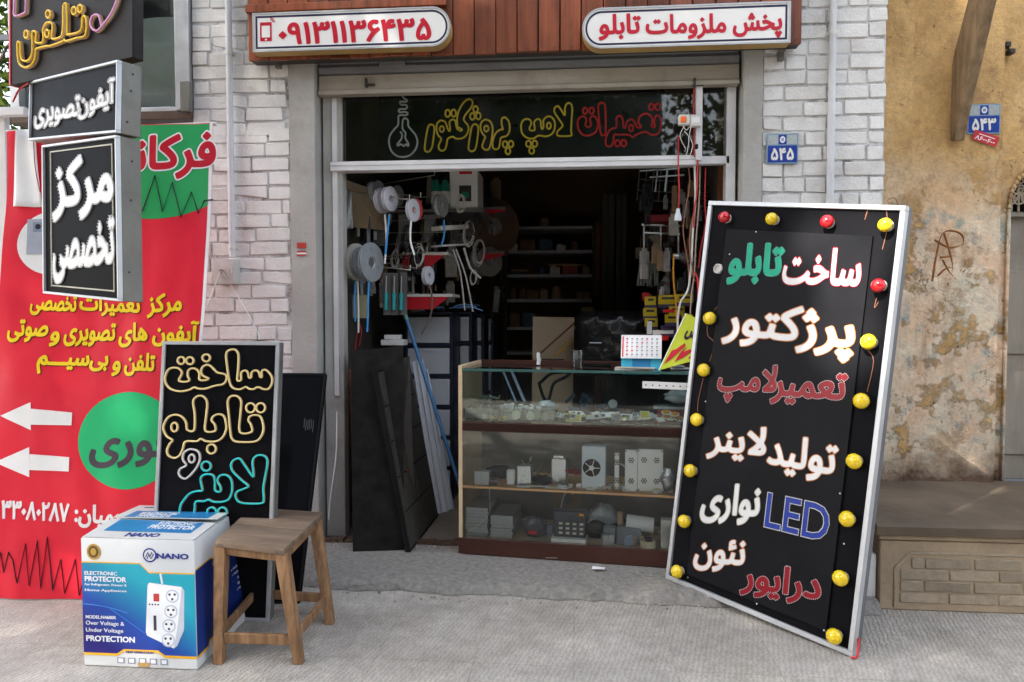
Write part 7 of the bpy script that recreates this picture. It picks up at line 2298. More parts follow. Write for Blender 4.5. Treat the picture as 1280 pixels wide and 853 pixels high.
for k, px in enumerate((545, 556)):
    c_ = W(px, 262, 4.97); c_.z = zs_
    t = thing('spray_bottle', c_, ('left' if k == 0 else 'right') + ' dark green spray bottle beside the white carton', 'bottle')
    g = MB(); g.lathe(c_, EZ, [(0, 0), (.034, 0), (.036, .01), (.036, .16), (.02, .19), (.02, .2), (0, .2)], 18); g.build('bottle', mat('teal_green_plastic', None), t)
    g = MB(); g.lathe(c_, EZ, [(.0365, .04), (.0368, .04), (.0368, .12), (.0365, .12)], 18); g.build('label', M_offw, t)
    g = MB(); g.lathe(c_, EZ, [(0, .2), (.022, .2), (.018, .24), (0, .242)], 14); g.build('cap', M_blackmat, t)
# hanks, black and pale, hanging in the middle
g = MB()
for k in range(26):
    px = 520 + RR.uniform(-6, 14); Y = 4.75 + RR.uniform(-.1, .1); py = RR.uniform(300, 322)
    a = W(px, py, Y); g.tube([a, a + V(RR.uniform(-.03, .03), 0, -.08), a + V(RR.uniform(-.04, .04), 0, -.13), a + V(RR.uniform(-.02, .02), 0.01, -.02)], .004, 5, sub=3)
tag(g.build('cable_hank', M_cable_b), 'black hank of cables hanging in the middle of the left wall', 'cables')
for k, (px, lab) in enumerate(((498, 'left of the grey sleeves hanging behind the reels'), (530, 'right of the grey sleeves hanging behind the reels'))):
    g = MB(); a, b_ = W(px, 302, 4.9), W(px + 15, 268, 4.9); g.lohi((a.x, 4.9, a.z), (b_.x, 4.912, b_.z)); tag(g.build('sleeve', mat('dim_grey_sleeve', (.16, .165, .165), .4, var=.3, coat=.3), bevel=.003), lab, 'sleeve')
g = MB(); g.bar(W(545, 286, 4.7), W(580, 284, 4.9), .1, .03); g.bar(W(545, 308, 4.7), W(580, 306, 4.9), .1, .012); tag(g.build('wire_shelf', M_offw, bevel=.003), 'pale small shelf of wires right of the black hank', 'shelf')
for k, pts in enumerate(([(566, 312), (575, 340), (581, 388)], [(570, 312), (582, 345), (591, 390)], [(580, 310), (588, 335), (601, 348)])):
    g = MB(); g.tube([W(x_, y_, 4.7) for x_, y_ in pts], .006 if k < 2 else .008, 6, sub=5); tag(g.build('hose', mat('grey_hose', (.40, .38, .36), .4)), ('left hanging grey strip', 'right hanging grey strip', 'thick pale strip end curling to the right')[k] + ' above the drawer towers', 'strip')
# more stock on the left wall: packs on hooks, coils, bundles
M_pk = [mat('smoky_pack', (.24, .24, .24), .3, var=.5, scale=25, coat=.4), mat('black_pack', (.05, .05, .055), .3, var=.4, scale=25, coat=.4), mat('pale_pack', (.50, .48, .45), .35, var=.3, scale=20, coat=.3), mat('brown_pack', (.28, .19, .11), .6, var=.3)]
for k in range(90):
    px, py = RR.uniform(440, 628), RR.uniform(222, 372)
    Y = 4.5 + (px - 440) / 188 * 1.4 + RR.uniform(.05, .3)
    a_ = W(px, py, Y); h = RR.uniform(.08, .2); w = RR.uniform(.04, .10); rz = RR.uniform(-1.2, .3)
    g = MB(); Rm = Matrix.Rotation(rz, 3, 'Z') @ Matrix.Rotation(RR.uniform(-.12, .12), 3, 'Y')
    g.box(a_ - V(0, 0, h / 2), (w, RR.uniform(.012, .03), h), R=Rm)
    g.box(a_ + V(0, 0, .012), (w * .7, .003, .022), R=Rm)
    tag(g.build('hanging_pack', M_pk[RR.choice((0, 0, 1, 1, 1, 2, 3))], bevel=.005), 'dim pack hanging in the crowded shade along the left wall', 'pack', 'dim packs along the left wall')
for k in range(22):
    px, py = RR.uniform(455, 606), RR.uniform(250, 350); Y = 4.7 + RR.uniform(0, .6); c_ = W(px, py, Y); r_ = RR.uniform(.04, .08)
    g = MB()
    for q in range(4):
        dr = RR.uniform(.85, 1.1); off = V(RR.uniform(-.01, .01), RR.uniform(-.02, .02), RR.uniform(-.01, .01))
        g.tube([c_ + off + V(r_ * dr * math.cos(t_ * .5236) * .55, r_ * .4 * math.sin(t_ * .5236), r_ * dr * 1.3 * math.sin(t_ * .5236)) for t_ in range(12)], .003, 5, True, 2)
    tag(g.build('cable_coil', (M_cable_b, M_cable_w, mat('grey_hose', None) if 'grey_hose' in _mats else M_offw)[k % 3]), 'loose cable coil hanging among the packs on the left wall', 'coil', 'cable coils on the left wall')
for k in range(8):
    y_ = 232 + 15 * k + RR.uniform(-4, 4); a_ = W(RR.uniform(462, 500), y_, 4.9); b_ = a_ + V(RR.uniform(.25, .5), -.18, RR.uniform(-.02, .02))
    g = MB(); g.tube([a_, b_, b_ + V(.005, -.01, .025)], .0035, 5); tag(g.build('hook_rod', M_rod), 'thin steel hook rod carrying packs in the shade of the left wall', 'rod', 'hook rods on the left wall')

# big spool discs in the shade
reel(612, 285, 5.9, .235, .16, 'big brown cable drum in the shade above the red shelf', mat('brown_drum', (.12, .07, .045), .7, var=.2), ax=V(.7, -1, 0), group='cable drums')
reel(606, 328, 5.6, .115, .14, 'pale cable drum below the big brown one', mat('pale_drum', (.20, .19, .17), .6, var=.2), ax=V(.8, -1, 0), group='cable drums')

# note card and socket lower on the left wall
g = MB(); a, b_ = W(441, 398, 4.5), W(461, 369, 4.5); g.lohi((a.x, 4.5, a.z), (b_.x, 4.504, b_.z)); tag(g.build('note_card', mat('yellow_note', (.40, .36, .22), .7)), 'yellowed note card under the grey reels', 'card')
g = MB(); px_box(g, 476, 425, 505, 432, 4.5, .1); px_box(g, 480, 419, 500, 424.5, 4.52, .06); tag(g.build('socket_strip', M_offw, bevel=.003), 'pale socket strip on top of the black case', 'socket strip')
g = MB(); g.tube([W(423, 215, 4.28), W(423, 300, 4.28), W(424, 420, 4.27), W(426, 560, 4.25), W(424, 690, 4.25)], .004, 6, sub=4); tag(g.build('cable', M_cable_r), 'red cable running down inside the left door post', 'cable')
g = MB(); g.tube([W(421, 515, 4.02), W(420, 570, 4.0), W(413, 620, 4.0), W(411, 650, 4.02)], .003, 6, sub=4); tag(g.build('cable', M_cable_w), 'thin white cable curving beside the left door post', 'cable')
# left wall stock, far and dim: hooks with packs
for k in range(9):
    px, py, Y = 520 + 9 * k, 405 + 0 * k, 5
g = MB(); g.tube([W(450, 405, 4.42), W(446, 420, 4.42), W(444, 438, 4.42)], .004, 6, sub=3); g.tube([W(448, 402, 4.42), W(452, 415, 4.40), W(449, 432, 4.42)], .004, 6, sub=3); tag(g.build('cable', M_cable_r), 'short red cable ends below the yellowed card', 'cable')

# back shelf unit
YS = 7.2
xl_, xr_ = W(630, 300, YS).x, W(744, 300, YS).x
t = thing('shelf_unit', V((xl_ + xr_) / 2, YS, FLOOR), 'dark steel shelf unit with pale shelf edges at the back of the shop', 'shelf unit')
M_sh = mat('dim_grey_steel', (.50, .50, .53), .5, var=.15)
g = MB()
for xx in (xl_, xr_ - .03):
    g.lohi((xx, YS + .002, FLOOR), (xx + .03, YS + .03, W(700, 280, YS).z)); g.lohi((xx, YS + .37, FLOOR), (xx + .03, YS + .4, W(700, 280, YS).z))
g.build('upright', M_dark, t)
levels = [283, 313, 343, 374, 409, 440]
for py in levels:
    z = W(690, py, YS).z
    g = MB(); g.lohi((xl_ + .031, YS, z - .03), (xr_ - .031, YS + .4, z)); g.build('shelf', M_sh, t)
g = MB(); g.lohi((xr_ + .004, YS, FLOOR), (xr_ + .05, YS + .3, 2.3)); tag(g.build('batten', mat('red_brown_board', None)), 'red brown batten standing beside the back shelf unit', 'batten')
stock = [('dark_box', (.20, .10, .06)), ('dark_grey_stock', (.13, .13, .14)), ('blue_stock', (.06, .13, .22)), ('tan_stock', (.36, .24, .13)), ('pale_stock', (.55, .53, .50)), ('dull_red_stock', (.34, .05, .04))]
for li, py in enumerate(levels[:5]):
    z = W(690, py, YS).z + .001
    x = xl_ + .05
    while x < xr_ - .12:
        w, h, d = RR.uniform(.05, .18), RR.uniform(.04, .14), RR.uniform(.08, .2)
        if RR.random() < .9:
            nm, c_ = RR.choice(stock)
            g = MB(); yy = YS + .03 + RR.uniform(0, .08)
            if RR.random() < .3: g.lathe((x + w / 2, yy + .05, z), EZ, [(0, 0), (min(w, .09) / 2, 0), (min(w, .09) / 2, h * .8), (.015, h), (0, h)], 14)
            else: g.lohi((x, yy, z), (x + w, yy + d, z + h)); g.lohi((x + .008, yy + .01, z + h + .001), (x + w * .6, yy + d * .6, z + h + .015))
            tag(g.build('shelf_stock', mat(nm, c_, .5, var=.3), bevel=.003), 'dim box or can standing on the back shelf unit', 'stock', 'stock on the back shelf unit')
        x += w + RR.uniform(.01, .05)
for k, (py, x0, x1, lab) in enumerate(((331, 685, 732, 'tan bar lying on the third back shelf'), (338, 640, 660, 'short tan bar on the left of the third back shelf'))):
    g = MB(); g.bar(W(x0, py, YS + .02), W(x1, py + .5, YS + .02), .02, .018); tag(g.build('bar', mat('tan_bar', (.40, .25, .11), .5)), lab, 'bar')
# cardboard panel behind the counter
sfk = Surf(W(664, 500, 5.3), W(714, 500, 5.3), W(718, 397, 5.42), W(666, 396, 5.42))
t = thing('hardboard_sheet', sfk.at(.5, 0), 'tan hardboard panel standing behind the counter', 'panel')
g = MB(); s_ = Surf(V(sfk.bl.x, 5.25, FLOOR), V(sfk.br.x, 5.25, FLOOR), sfk.tr, sfk.tl); s_.rect(g, 0, 0, 1, 1, -.012, 0); g.build('panel', mat('tan_hardboard', (.44, .33, .22), .7, var=.1, scale=5, dirt=.15), t, bevel=.002)
for px0, py0, px1, py1, m, lab in ((673, 444, 718, 404, mat('dark_red_stick', (.12, .03, .02), .4), 'dark red stick leaning across the hardboard panel'), (694, 445, 716, 424, mat('orange_stick', (.45, .24, .03), .4), 'orange striped stick leaning across the hardboard panel')):
    g = MB(); g.tube([W(px0, py0, 5.05), W(px1, py1, 5.18)], .007, 6); tag(g.build('stick', m), lab, 'stick')
# black leather chair
def pillow(c_, w, h, d, seed):
    g = MB(); g.smooth = True
    n1, n2 = 20, 12
    for side in (-1, 1):
        ids = []
        for j in range(n2 + 1):
            r_ = []
            for i in range(n1 + 1):
                a, b_ = 2 * i / n1 - 1, 2 * j / n2 - 1
                e = (max(0, 1 - abs(a) ** 3.5) * max(0, 1 - abs(b_) ** 3.5)) ** .45
                tuft = .010 * math.cos(a * 9 + seed) * math.cos(b_ * 6) + .008 * mnoise.noise((a * 3, b_ * 3, seed))
                r_.append(g.vert(c_ + V(a * w / 2 * (1 - .06 * b_ * b_), side * (d / 2) * e + tuft * e, b_ * h / 2)))
            ids.append(r_)
        for A_, B_ in zip(ids, ids[1:]):
            for i in range(n1): g.face((A_[i], A_[i + 1], B_[i + 1], B_[i]))
    return g
M_leather = mat('black_leather', (.014, .014, .015), .3, var=.3, scale=8, bump=.25, bscale=50, coat=.3)
c_ = W(770, 430, 5.1)
t = thing('office_chair', V(c_.x, 5.3, FLOOR), 'black leather office chair standing behind the counter', 'chair')
pillow(c_, .58, .46, .16, 2).build('backrest', M_leather, t)
pillow(V(c_.x, 4.86 + .12, .50), .56, .12, .5, 4).build('seat', M_leather, t)
g = MB(); g.tube([W(737, 429, 5.0), W(752, 429, 5.0)], .006, 8); g.build('bright_button_bar', M_silver, t)
g = MB(); g.tube([(c_.x, 5.05, FLOOR + .06), (c_.x, 5.05, .46)], .03, 12)
for k in range(5):
    a = k * 1.2566; g.bar((c_.x, 5.05, FLOOR + .07), (c_.x + .28 * math.cos(a), 5.05 + .28 * math.sin(a), FLOOR + .04), .04, .03)
g.build('chair_base', M_blackmat, t)

# right wall: peg rails, packs, lamps, wires
YR = 5.0
g = MB()
for py, x0, x1 in ((281, 802, 858), (291, 804, 850)): g.bar(W(x0, py, YR), W(x1, py + 2, YR), .012, .012)
for px in (805, 826, 848): g.bar(W(px, 281, YR), W(px, 318, YR + .02), .01, .01)
tag(g.build('peg_rail', M_silver, bevel=.001), 'lower steel peg rail with hanging goods on the right side of the shop', 'rail')
g = MB()
for py, x0, x1 in ((214, 800, 850), (222, 812, 855)): g.bar(W(x0, py, YR), W(x1, py - 3, YR), .01, .01)
for px in (822, 834): g.bar(W(px, 212, YR), W(px - 3, 240, YR), .01, .01)
tag(g.build('peg_rail', M_silver, bevel=.001), 'upper steel rail frame near the wire grid on the right side of the shop', 'rail')
# red canopy box and hanging plank
g = MB(); px_box(g, 813, 268, 846, 277, 4.9, .3); tag(g.build('red_tray', mat('dim_red_tray', (.22, .015, .02), .5), bevel=.003), 'dull red tray above the peg rails on the right', 'tray')
g = MB(); px_box(g, 840, 232, 847, 266, 4.8, .04); tag(g.build('wood_offcut', M_wood, bevel=.003), 'short wooden slat hanging beside the red lamp cord', 'slat')
for k in range(7):
    a = W(801 + k * 3.6, 330, 5.0); t_ = V(RR.uniform(-.02, .0), 0, -.15)
    g = MB(); g.tube([a, a + t_ * .3, a + t_], .011, 8, r2=.008); tag(g.build('glass_tube', mat('greenish_tube', (.20, .23, .21), .2, var=.2, coat=.5)), 'grey green glass tube hanging in a bunch on the right', 'tube', 'bunch of hanging glass tubes')
# blister packs with yellow and purple
pk = [(823, 370, 852, 379, 4.75), (806, 372, 820, 380, 4.8), (804, 386, 821, 394, 4.78), (806, 399, 822, 407, 4.76), (836, 384, 856, 392, 4.72), (831, 394, 848, 402, 4.7), (845, 369, 866, 377, 4.68), (852, 394, 866, 402, 4.66), (856, 408, 868, 415, 4.62), (826, 408, 850, 416, 4.71)]
for k, (x0, y0, x1, y1, Y) in enumerate(pk):
    t = thing('blister_pack', W((x0 + x1) / 2, y1, Y), 'yellow carded blister pack hanging on the right wall pegs', 'blister pack', 'yellow blister packs')
    g = MB(); px_box(g, x0, y0 - 1, x1, y1 + 6, Y, .004); g.build('card', mat('yellow_pack_card', (.55, .42, .02), .4, var=.1) if k != 9 else mat('purple_card', (.08, .05, .14), .4), t)
    g = MB(); px_box(g, x0, y1 + 1.5, x1, y1 + 6, Y - .012, .011); g.m(1); px_box(g, x0 + 4, y0 + 1.5, x1 - 3, y0 + 4.2, Y - .006, .005); g.build('blister', [mat('dark_purple_blister', (.07, .055, .11), .2, coat=.5), M_dark], t, bevel=.001)
for k, (x0, y0, x1, y1, Y, m, lab) in enumerate(((803, 366, 812, 376, 4.9, M_red, 'small red card at the left of the yellow packs'), (829, 387, 843, 391, 4.62, M_red, 'red strip card between the yellow packs'), (826, 354, 836, 358, 4.9, M_red, 'small red cap above the yellow packs'), (816, 413, 842, 421, 4.7, M_white, 'white card box below the yellow packs'), (818, 420, 836, 426, 4.68, M_red, 'red card edge below the white card box'), (809, 402, 815, 418, 4.7, M_white, 'narrow white upright pack left of the calendar'))):
    g = MB(); px_box(g, x0, y0, x1, y1, Y, .03); tag(g.build('pack', m, bevel=.002), lab, 'pack')
# bottle caps, bulb hanging
c_ = W(860, 322, 4.6); t = thing('clear_bulb', c_, 'clear glass bulb hanging among the wires on the right', 'bulb')
g = MB(); g.lathe(c_, V(-1, 0, .1), [(0, -.055), (.03, -.045), (.043, -.015), (.04, .015), (.022, .05), (.018, .06)], 20); g.build('bulb_glass', glass('bulb_glass', tint=(.8, .82, .82), dust=.12), t)
g = MB(); g.lathe(c_, V(-1, 0, .1), [(0, .058), (.019, .058), (.019, .09), (0, .092)], 14); g.build('bulb_cap', M_silver, t)
# many wires
def wire(pts, Y, r, m, lab, s=5):
    g = MB(); g.tube([W(x_, y_, Y + (z[0] if z else 0)) for x_, y_, *z in pts], r, 6, sub=s); tag(g.build('hanging_wire', m), lab, 'wire')
# red cord with the white lamp holder
c_ = W(847, 271, 4.15)
t = thing('pendant_light', W(848, 190, 4.15), 'red cord with a white lamp holder hanging in the doorway', 'lamp cord')
g = MB(); g.tube([W(848, 170, 4.12), W(848, 210, 4.13), W(849, 240, 4.14), W(848, 260, 4.15)], .0045, 7, sub=4); g.build('cord', M_cable_r, t)
g = MB(); g.lathe(W(847.6, 261, 4.15), V(-.01, 0, -1), [(0, 0), (.010, 0), (.012, .02), (.020, .045), (.021, .068), (.016, .069), (.015, .05), (0, .05)], 18); g.build('lamp_holder', mat('grey_white_plastic', (.62, .66, .68), .35), t)
M_wr = mat('old_beige_wire', (.45, .36, .28), .5)
wire([(860, 200), (862, 230), (857, 262), (854, 290), (860, 330), (861, 352)], 4.2, .0035, M_copper, 'thin brown wire looping down right of the red lamp cord')
wire([(868, 200), (869, 250), (866, 290), (864, 330), (860, 362), (850, 380), (847, 410), (851, 424), (870, 424)], 4.18, .006, M_cable_w, 'thick cream cable hanging in a bow beside the yellow packs')
wire([(872, 200), (871, 240), (868, 262), (867, 285)], 4.14, .005, M_cable_r, 'red wire taped to the thin aluminium post')
wire([(875, 205), (874, 250), (870, 300), (868, 340), (864, 372), (862, 402), (858, 425)], 4.22, .004, M_wr, 'long beige wire hanging down by the bulb board')
wire([(842, 318), (842, 350), (845, 380), (846, 402)], 4.4, .005, mat('orange_wire', (.62, .27, .02), .4), 'orange wire hanging before the yellow packs')
wire([(882, 210), (881, 250), (882, 280), (876, 310), (873, 335)], 4.2, .004, M_cable_r, 'second red wire near the right door frame')
wire([(868, 340), (872, 350), (873, 372)], 4.15, .006, M_red, 'short bright red wire end near the edge of the bulb board')
wire([(868, 262), (862, 300), (866, 342), (870, 352)], 4.16, .004, M_copper, 'brown wire bending behind the cream cable')
wire([(850, 425), (856, 432), (866, 430), (874, 418)], 4.05, .004, M_cable_w, 'cream cable loop lying over the yellow flyer')
wire([(868, 105), (867, 140), (868, 196)], 4.14, .004, M_cable_r, 'red wire running up beside the thin transom post')
# orange switch box on the post
c_ = W(863, 150, 4.11)
t = thing('switch_box', c_, 'white double switch box with an orange rocker on the transom post', 'switch')
g = MB(); px_box(g, 848.5, 143, 862.5, 156, 4.09, .04); px_box(g, 863, 143, 877.5, 158, 4.09, .04); g.build('casing', M_offw, t, bevel=.004)
g = MB(); px_box(g, 851, 145.5, 858, 153, 4.083, .01); g.build('rocker', mat('orange_rocker', (.85, .16, .02), .35), t, bevel=.002)
g = MB(); px_box(g, 865, 146, 875, 154, 4.087, .006); g.build('cover_plate', M_white, t, bevel=.002)
g = MB()
for pts in ([(853, 157), (858, 163), (862, 158)], [(855, 164), (861, 172), (859, 190), (856, 197)], [(864, 158), (862, 170), (866, 182), (862, 196)], [(856, 157), (850, 170), (857, 186)]):
    g.tube([W(x_, y_, 4.1) for x_, y_ in pts], .002, 5, sub=4)
g.build('loose_wire', M_cable_w, t)
g = MB(); px_box(g, 857, 170, 862, 182, 4.1, .02); px_box(g, 869, 180, 873, 186, 4.06, .02); tag(g.build('terminal_block', M_blackmat, bevel=.003), 'small black terminal blocks hanging under the switch box', 'terminal block')
# wire grid basket and more packs on the right
g = MB()
for k in range(7):
    g.bar(W(800 + k * 9, 206, 5.3), W(796 + k * 9, 252, 5.3), .005, .005)
for py in (210, 224, 238, 250):
    g.bar(W(798, py, 5.31), W(858, py + 4, 5.31), .005, .005)
tag(g.build('wire_grid', mat('dim_steel_wire', (.22, .22, .22), .4, .6)), 'wire grid hanging from the ceiling on the right of the shop', 'grid')
for k in range(50):
    px, py = RR.uniform(800, 876), RR.uniform(225, 372); Y = 4.75 + RR.uniform(0, .5); a_ = W(px, py, Y); h, w = RR.uniform(.06, .14), RR.uniform(.03, .07)
    g = MB(); Rm = Matrix.Rotation(RR.uniform(-.5, .9), 3, 'Z'); g.box(a_ - V(0, 0, h / 2), (w, .02, h), R=Rm); g.box(a_ + V(0, 0, .01), (w * .6, .003, .02), R=Rm)
    tag(g.build('hanging_pack', M_pk[RR.choice((0, 1, 1, 2, 3))], bevel=.004), 'dim pack hanging in the crowded shade along the right wall', 'pack', 'dim packs along the right wall')
# stacks of dark parts on the right wall by the frame
g = MB()
for k in range(8):
    a = W(878 + k * .9, 232 + k * 5, 4.5); g.bar(a + V(-.035, 0, .01), a + V(.035, 0, -.01), .02, .014)
tag(g.build('connector_string', M_blackmat, bevel=.002), 'string of black connectors hanging near the right door frame', 'connectors')
g = MB(); px_box(g, 898, 208, 906, 250, 4.4, .03); tag(g.build('board', mat('red_brown_board', None)), 'narrow brown board inside the right door frame', 'board')
g = MB()
for k in range(20):
    a = W(RR.uniform(868, 900), RR.uniform(250, 420), 4.8 + RR.uniform(0, .4)); g.box(a, (RR.uniform(.02, .07), .04, RR.uniform(.03, .12)), rz=RR.uniform(-.4, .4))
tag(g.build('hanging_stock', mat('dark_mixed_stock', (.07, .06, .055), .4, var=.4, island=.7)), 'dim mixed parts hanging along the right wall', 'stock', kind='stuff')
for k in range(16):
    a = W(RR.uniform(798, 862), RR.uniform(286, 330), 5.05 + RR.uniform(0, .5))
    g = MB(); g.box(a, (RR.uniform(.03, .08), .03, RR.uniform(.05, .14)), rz=RR.uniform(-.4, .4)); g.tube([a + V(0, 0, .05), a + V(0, 0, .12)], .002, 5)
    tag(g.build('hanging_pack', mat('dim_pack_' + 'abc'[k % 3], ((.12, .12, .12), (.26, .22, .17), (.22, .04, .04))[k % 3], .35, coat=.3)), 'dim carded pack hanging under the peg rails on the right', 'pack', 'dim packs under the peg rails')
# tall dark cupboard / steel uprights at the back right
for k, (px, w, lab) in enumerate(((752, .12, 'dark steel upright right of the back shelf unit'), (770, .10, 'second dark steel upright further right at the back'))):
    a = W(px, 300, 6.8); g = MB(); g.lohi((a.x, 6.8, FLOOR), (a.x + w, 6.9, 2.5)); g.lohi((a.x + w * .3, 6.785, FLOOR), (a.x + w * .5, 6.799, 2.5)); tag(g.build('upright', mat('dim_upright', (.07, .065, .06), .5), bevel=.004), lab, 'upright')
g = MB(); px_box(g, 727, 384, 742, 394, 6.9, .12); tag(g.build('small_box', mat('tan_stock', None), bevel=.003), 'small tilted tan box near the back shelf end', 'box')

# ================================================================== trees across the street (they shade the shop and show in its glass)
M_leaf = bpy.data.materials.new('leaf'); M_leaf.use_nodes = True
N, L = nt(M_leaf); p = P(M_leaf)
gi = N.new('ShaderNodeNewGeometry'); cr = N.new('ShaderNodeValToRGB')
cr.color_ramp.elements[0].color = (.020, .040, .010, 1); cr.color_ramp.elements[1].color = (.075, .10, .018, 1)
L.new(gi.outputs['Random Per Island'], cr.inputs[0])
N.remove(p)
df = N.new('ShaderNodeBsdfDiffuse'); tl = N.new('ShaderNodeBsdfTranslucent'); mx = N.new('ShaderNodeMixShader'); mx.inputs[0].default_value = .25
L.new(cr.outputs[0], df.inputs[0]); L.new(cr.outputs[0], tl.inputs[0]); L.new(df.outputs[0], mx.inputs[1]); L.new(tl.outputs[0], mx.inputs[2]); L.new(mx.outputs[0], N['Material Output'].inputs[0])
M_bark = mat('bark', (.13, .10, .075), .9, var=.3, bump=.6, bscale=20)
def lit(px, py, r): return board_sf.px(px, py, 0), r
GAPS = [lit(1066, 312, .13), lit(1062, 360, .10), lit(1060, 415, .10), lit(1030, 296, .08)]  # leaves left out along these sun rays to shape sun patches on the board
def tree(x, y, h, crown, label, seed, n, leaf=.17):
    rr = random.Random(seed)
    t = thing('street_tree', V(x, y, -.13), label, 'tree', 'street trees')
    g = MB(); g.tube([V(x, y, -.13), V(x + .1, y, h * .35), V(crown[0] * .5 + x * .5, crown[1] * .5 + y * .5, h * .6), V(crown[0], crown[1], h * .9)], .17, 10, sub=4, r2=.04)
    for k in range(9):
        a = k * .7; s_ = V(x, y, h * .45).lerp(V(*crown[:3]), .3 + .07 * k); g.tube([s_, s_ + V(math.cos(a) * crown[3] * .4, math.sin(a) * crown[4] * .4, .6), s_ + V(math.cos(a) * crown[3] * .75, math.sin(a) * crown[4] * .75, .9)], .05, 6, sub=3, r2=.01)
    g.build('trunk', M_bark, t)
    g = MB()
    k = 0
    while k < n:
        d = V(rr.gauss(0, 1), rr.gauss(0, 1), rr.gauss(0, 1)).normalized() * (rr.random() ** .38)
        c_ = V(crown[0] + d.x * crown[3], crown[1] + d.y * crown[4], crown[2] + d.z * crown[5])
        if n < 10000 and mnoise.noise(c_ * .9) < -.32 and d.length > .5:
            k += 1; continue
        k += 1
        skip = False
        for gp, r_ in GAPS:
            v_ = c_ - gp; al = v_.dot(SUN_TO)
            if (v_ - SUN_TO * al).length < r_ + leaf * .45: skip = True; break
        if skip: continue
        ax = V(rr.uniform(-1, 1), rr.uniform(-1, 1), rr.uniform(-.5, 1)).normalized(); s_ = ax.orthogonal().normalized()
        ang_ = rr.uniform(0, 6.28); u_ = s_ * math.cos(ang_) + ax.cross(s_) * math.sin(ang_); w_ = ax.cross(u_)
        l = leaf * rr.uniform(.7, 1.3)
        g.poly((c_ - u_ * l * .5, c_ + w_ * l * .28 + ax * .01, c_ + u_ * l * .5, c_ - w_ * l * .28 + ax * .01))
    g.build('crown', M_leaf, t)
tree(-6.4, -5.6, 11, (-6.2, -4.0, 9.9, 4.2, 4.4, 2.7), 'tall leafy street tree left of the viewer shading the shop', 1, 29000)
tree(-1.8, -6.2, 11.4, (-2.0, -4.2, 10.2, 4.4, 4.4, 2.7), 'tall leafy street tree right behind the viewer shading the shop', 2, 29000)
tree(-11.2, -5.4, 11, (-10.6, -4.0, 10, 3.6, 4.2, 2.8), 'tall leafy street tree added at the far left of the pavement to block stray sun', 3, 15000)  # added crown that keeps stray sun off the left side
tree(3.9, -7.5, 7, (4.3, -7.5, 5.0, 2.6, 2.4, 3.0), 'leafy street tree further right across the road', 4, 5000, .2)
tree(-3.2, -9.5, 7, (-2.6, -9.5, 5.2, 4.6, 2.6, 3.9), 'leafy street tree across the road', 5, 14000, .22)
tree(-10.6, 12.5, 7, (-10.9, 12.5, 5.6, 2.6, 2.0, 3.2), 'tree beyond the left end of the shop wall', 6, 5000, .2)

# houses out of view, added to cut low sky light and darken glass reflections
def house(x0, x1, y, h, floors, col, label):
    t = thing('added_house', V((x0 + x1) / 2, y, -.13), label, 'building', 'houses added across the road')
    n = max(2, int((x1 - x0) / 2.6)); fh = h / floors
    g = MB(); g.lohi((x0, y - 6, -.13), (x1, y, h)); g.build('wall', mat('house_brick_' + col[0], col[1], .85, var=.2, scale=4, bump=.3, bscale=20), t)
    g = MB(); g.lohi((x0 - .1, y - 6.1, h + .002), (x1 + .1, y + .25, h + .22)); g.build('roof_edge', M_concrete, t)
    for f in range(floors):
        for k in range(n):
            c_ = x0 + (x1 - x0) * (k + .5) / n; z = fh * f + .9
            g = MB(); g.lohi((c_ - .65, y + .002, z), (c_ + .65, y + .05, z + 1.5)); w_ = g.build('window', M_alu, t)
            g = MB(); g.lohi((c_ - .58, y + .052, z + .07), (c_ + .58, y + .06, z + 1.43)); g.build('pane', mat('dark_pane', None), w_)
house(-26, -9.2, -14, 12, 4, ('brown', (.16, .105, .07)), 'four storey brown brick house added across the road at the left to cut sky light')
house(-9, 2.6, -14, 10.5, 3, ('dark', (.11, .085, .065)), 'three storey dark brick house added straight across the road to cut sky light')
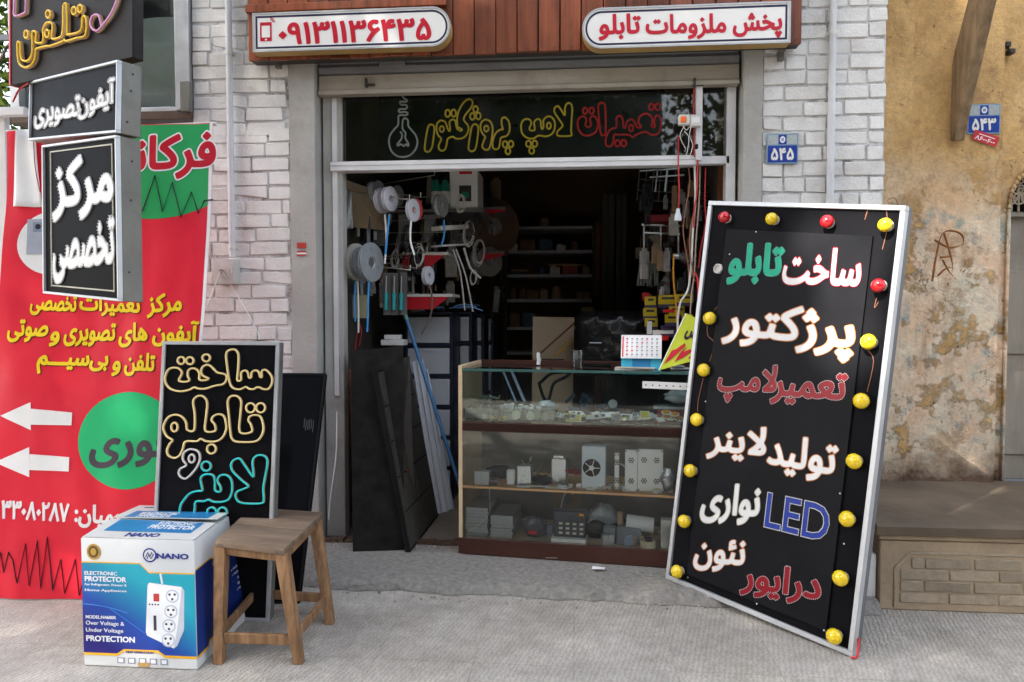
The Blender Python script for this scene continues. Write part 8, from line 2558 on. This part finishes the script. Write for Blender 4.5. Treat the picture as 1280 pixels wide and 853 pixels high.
house(5.4, 22, -14, 9, 3, ('buff', (.22, .17, .11)), 'three storey buff brick house added across the road at the right to cut sky light')

# ---- further small parts lying in the counter
for k in range(30):
    x = RR.uniform(.06, 1.3); y = RR.uniform(.03, .16)
    c_ = K(x, y, zM + .008); Rm = Matrix.Rotation(RR.uniform(-.8, .8), 3, 'Z'); w, d, h = RR.uniform(.02, .05), RR.uniform(.015, .03), RR.uniform(.006, .022)
    g = MB(); g.box(c_ + V(0, 0, h / 2 - .008), (w, d, h), R=Rm); g.m(1); g.box(c_ + V(0, 0, h - .006), (w * .5, d * .6, .004), R=Rm)
    tag(g.build('electronic_part', [RR.choice((M_pcb, M_dark, M_silver, M_offw, M_white)), RR.choice((M_chip, M_dark, M_red, M_silver))], bevel=.001), 'small electronic part lying among others on the middle shelf', 'part', 'small parts on the middle shelf')
for k in range(24):
    x = RR.uniform(.36, 1.3); y = RR.uniform(.04, .30); h = RR.uniform(.02, .06)
    c_ = K(x, y, zL + h / 2); Rm = Matrix.Rotation(RR.uniform(-.8, .8), 3, 'Z'); w, d = RR.uniform(.03, .07), RR.uniform(.03, .05)
    g = MB(); g.box(c_, (w, d, h), R=Rm); g.m(1); g.box(c_ + V(0, 0, h / 2 + .002), (w * .7, d * .5, .004), R=Rm)
    tag(g.build('boxed_part', [RR.choice((M_dark, M_silver, M_offw, M_card, M_bluep, M_blackmat)), RR.choice((M_white, M_dark, M_orange, M_silver))], bevel=.002), 'small boxed part lying among others on the counter floor', 'part', 'small parts on the counter floor')
for k in range(8):
    c_ = K(RR.uniform(.3, 1.3), RR.uniform(.12, .3), (zM, zL)[k % 2] + .03)
    g = MB(); g.tube([c_ + V(RR.uniform(-.09, .09), RR.uniform(-.04, .04), RR.uniform(-.015, .09)) for _ in range(5)], .003, 5, sub=5)
    tag(g.build('cable_loop', (M_cable_w, M_cable_b, mat('tan_cable', (.35, .22, .08), .5))[k % 3]), 'loop of cable lying behind the parts in the counter', 'cable', 'cable loops in the counter')
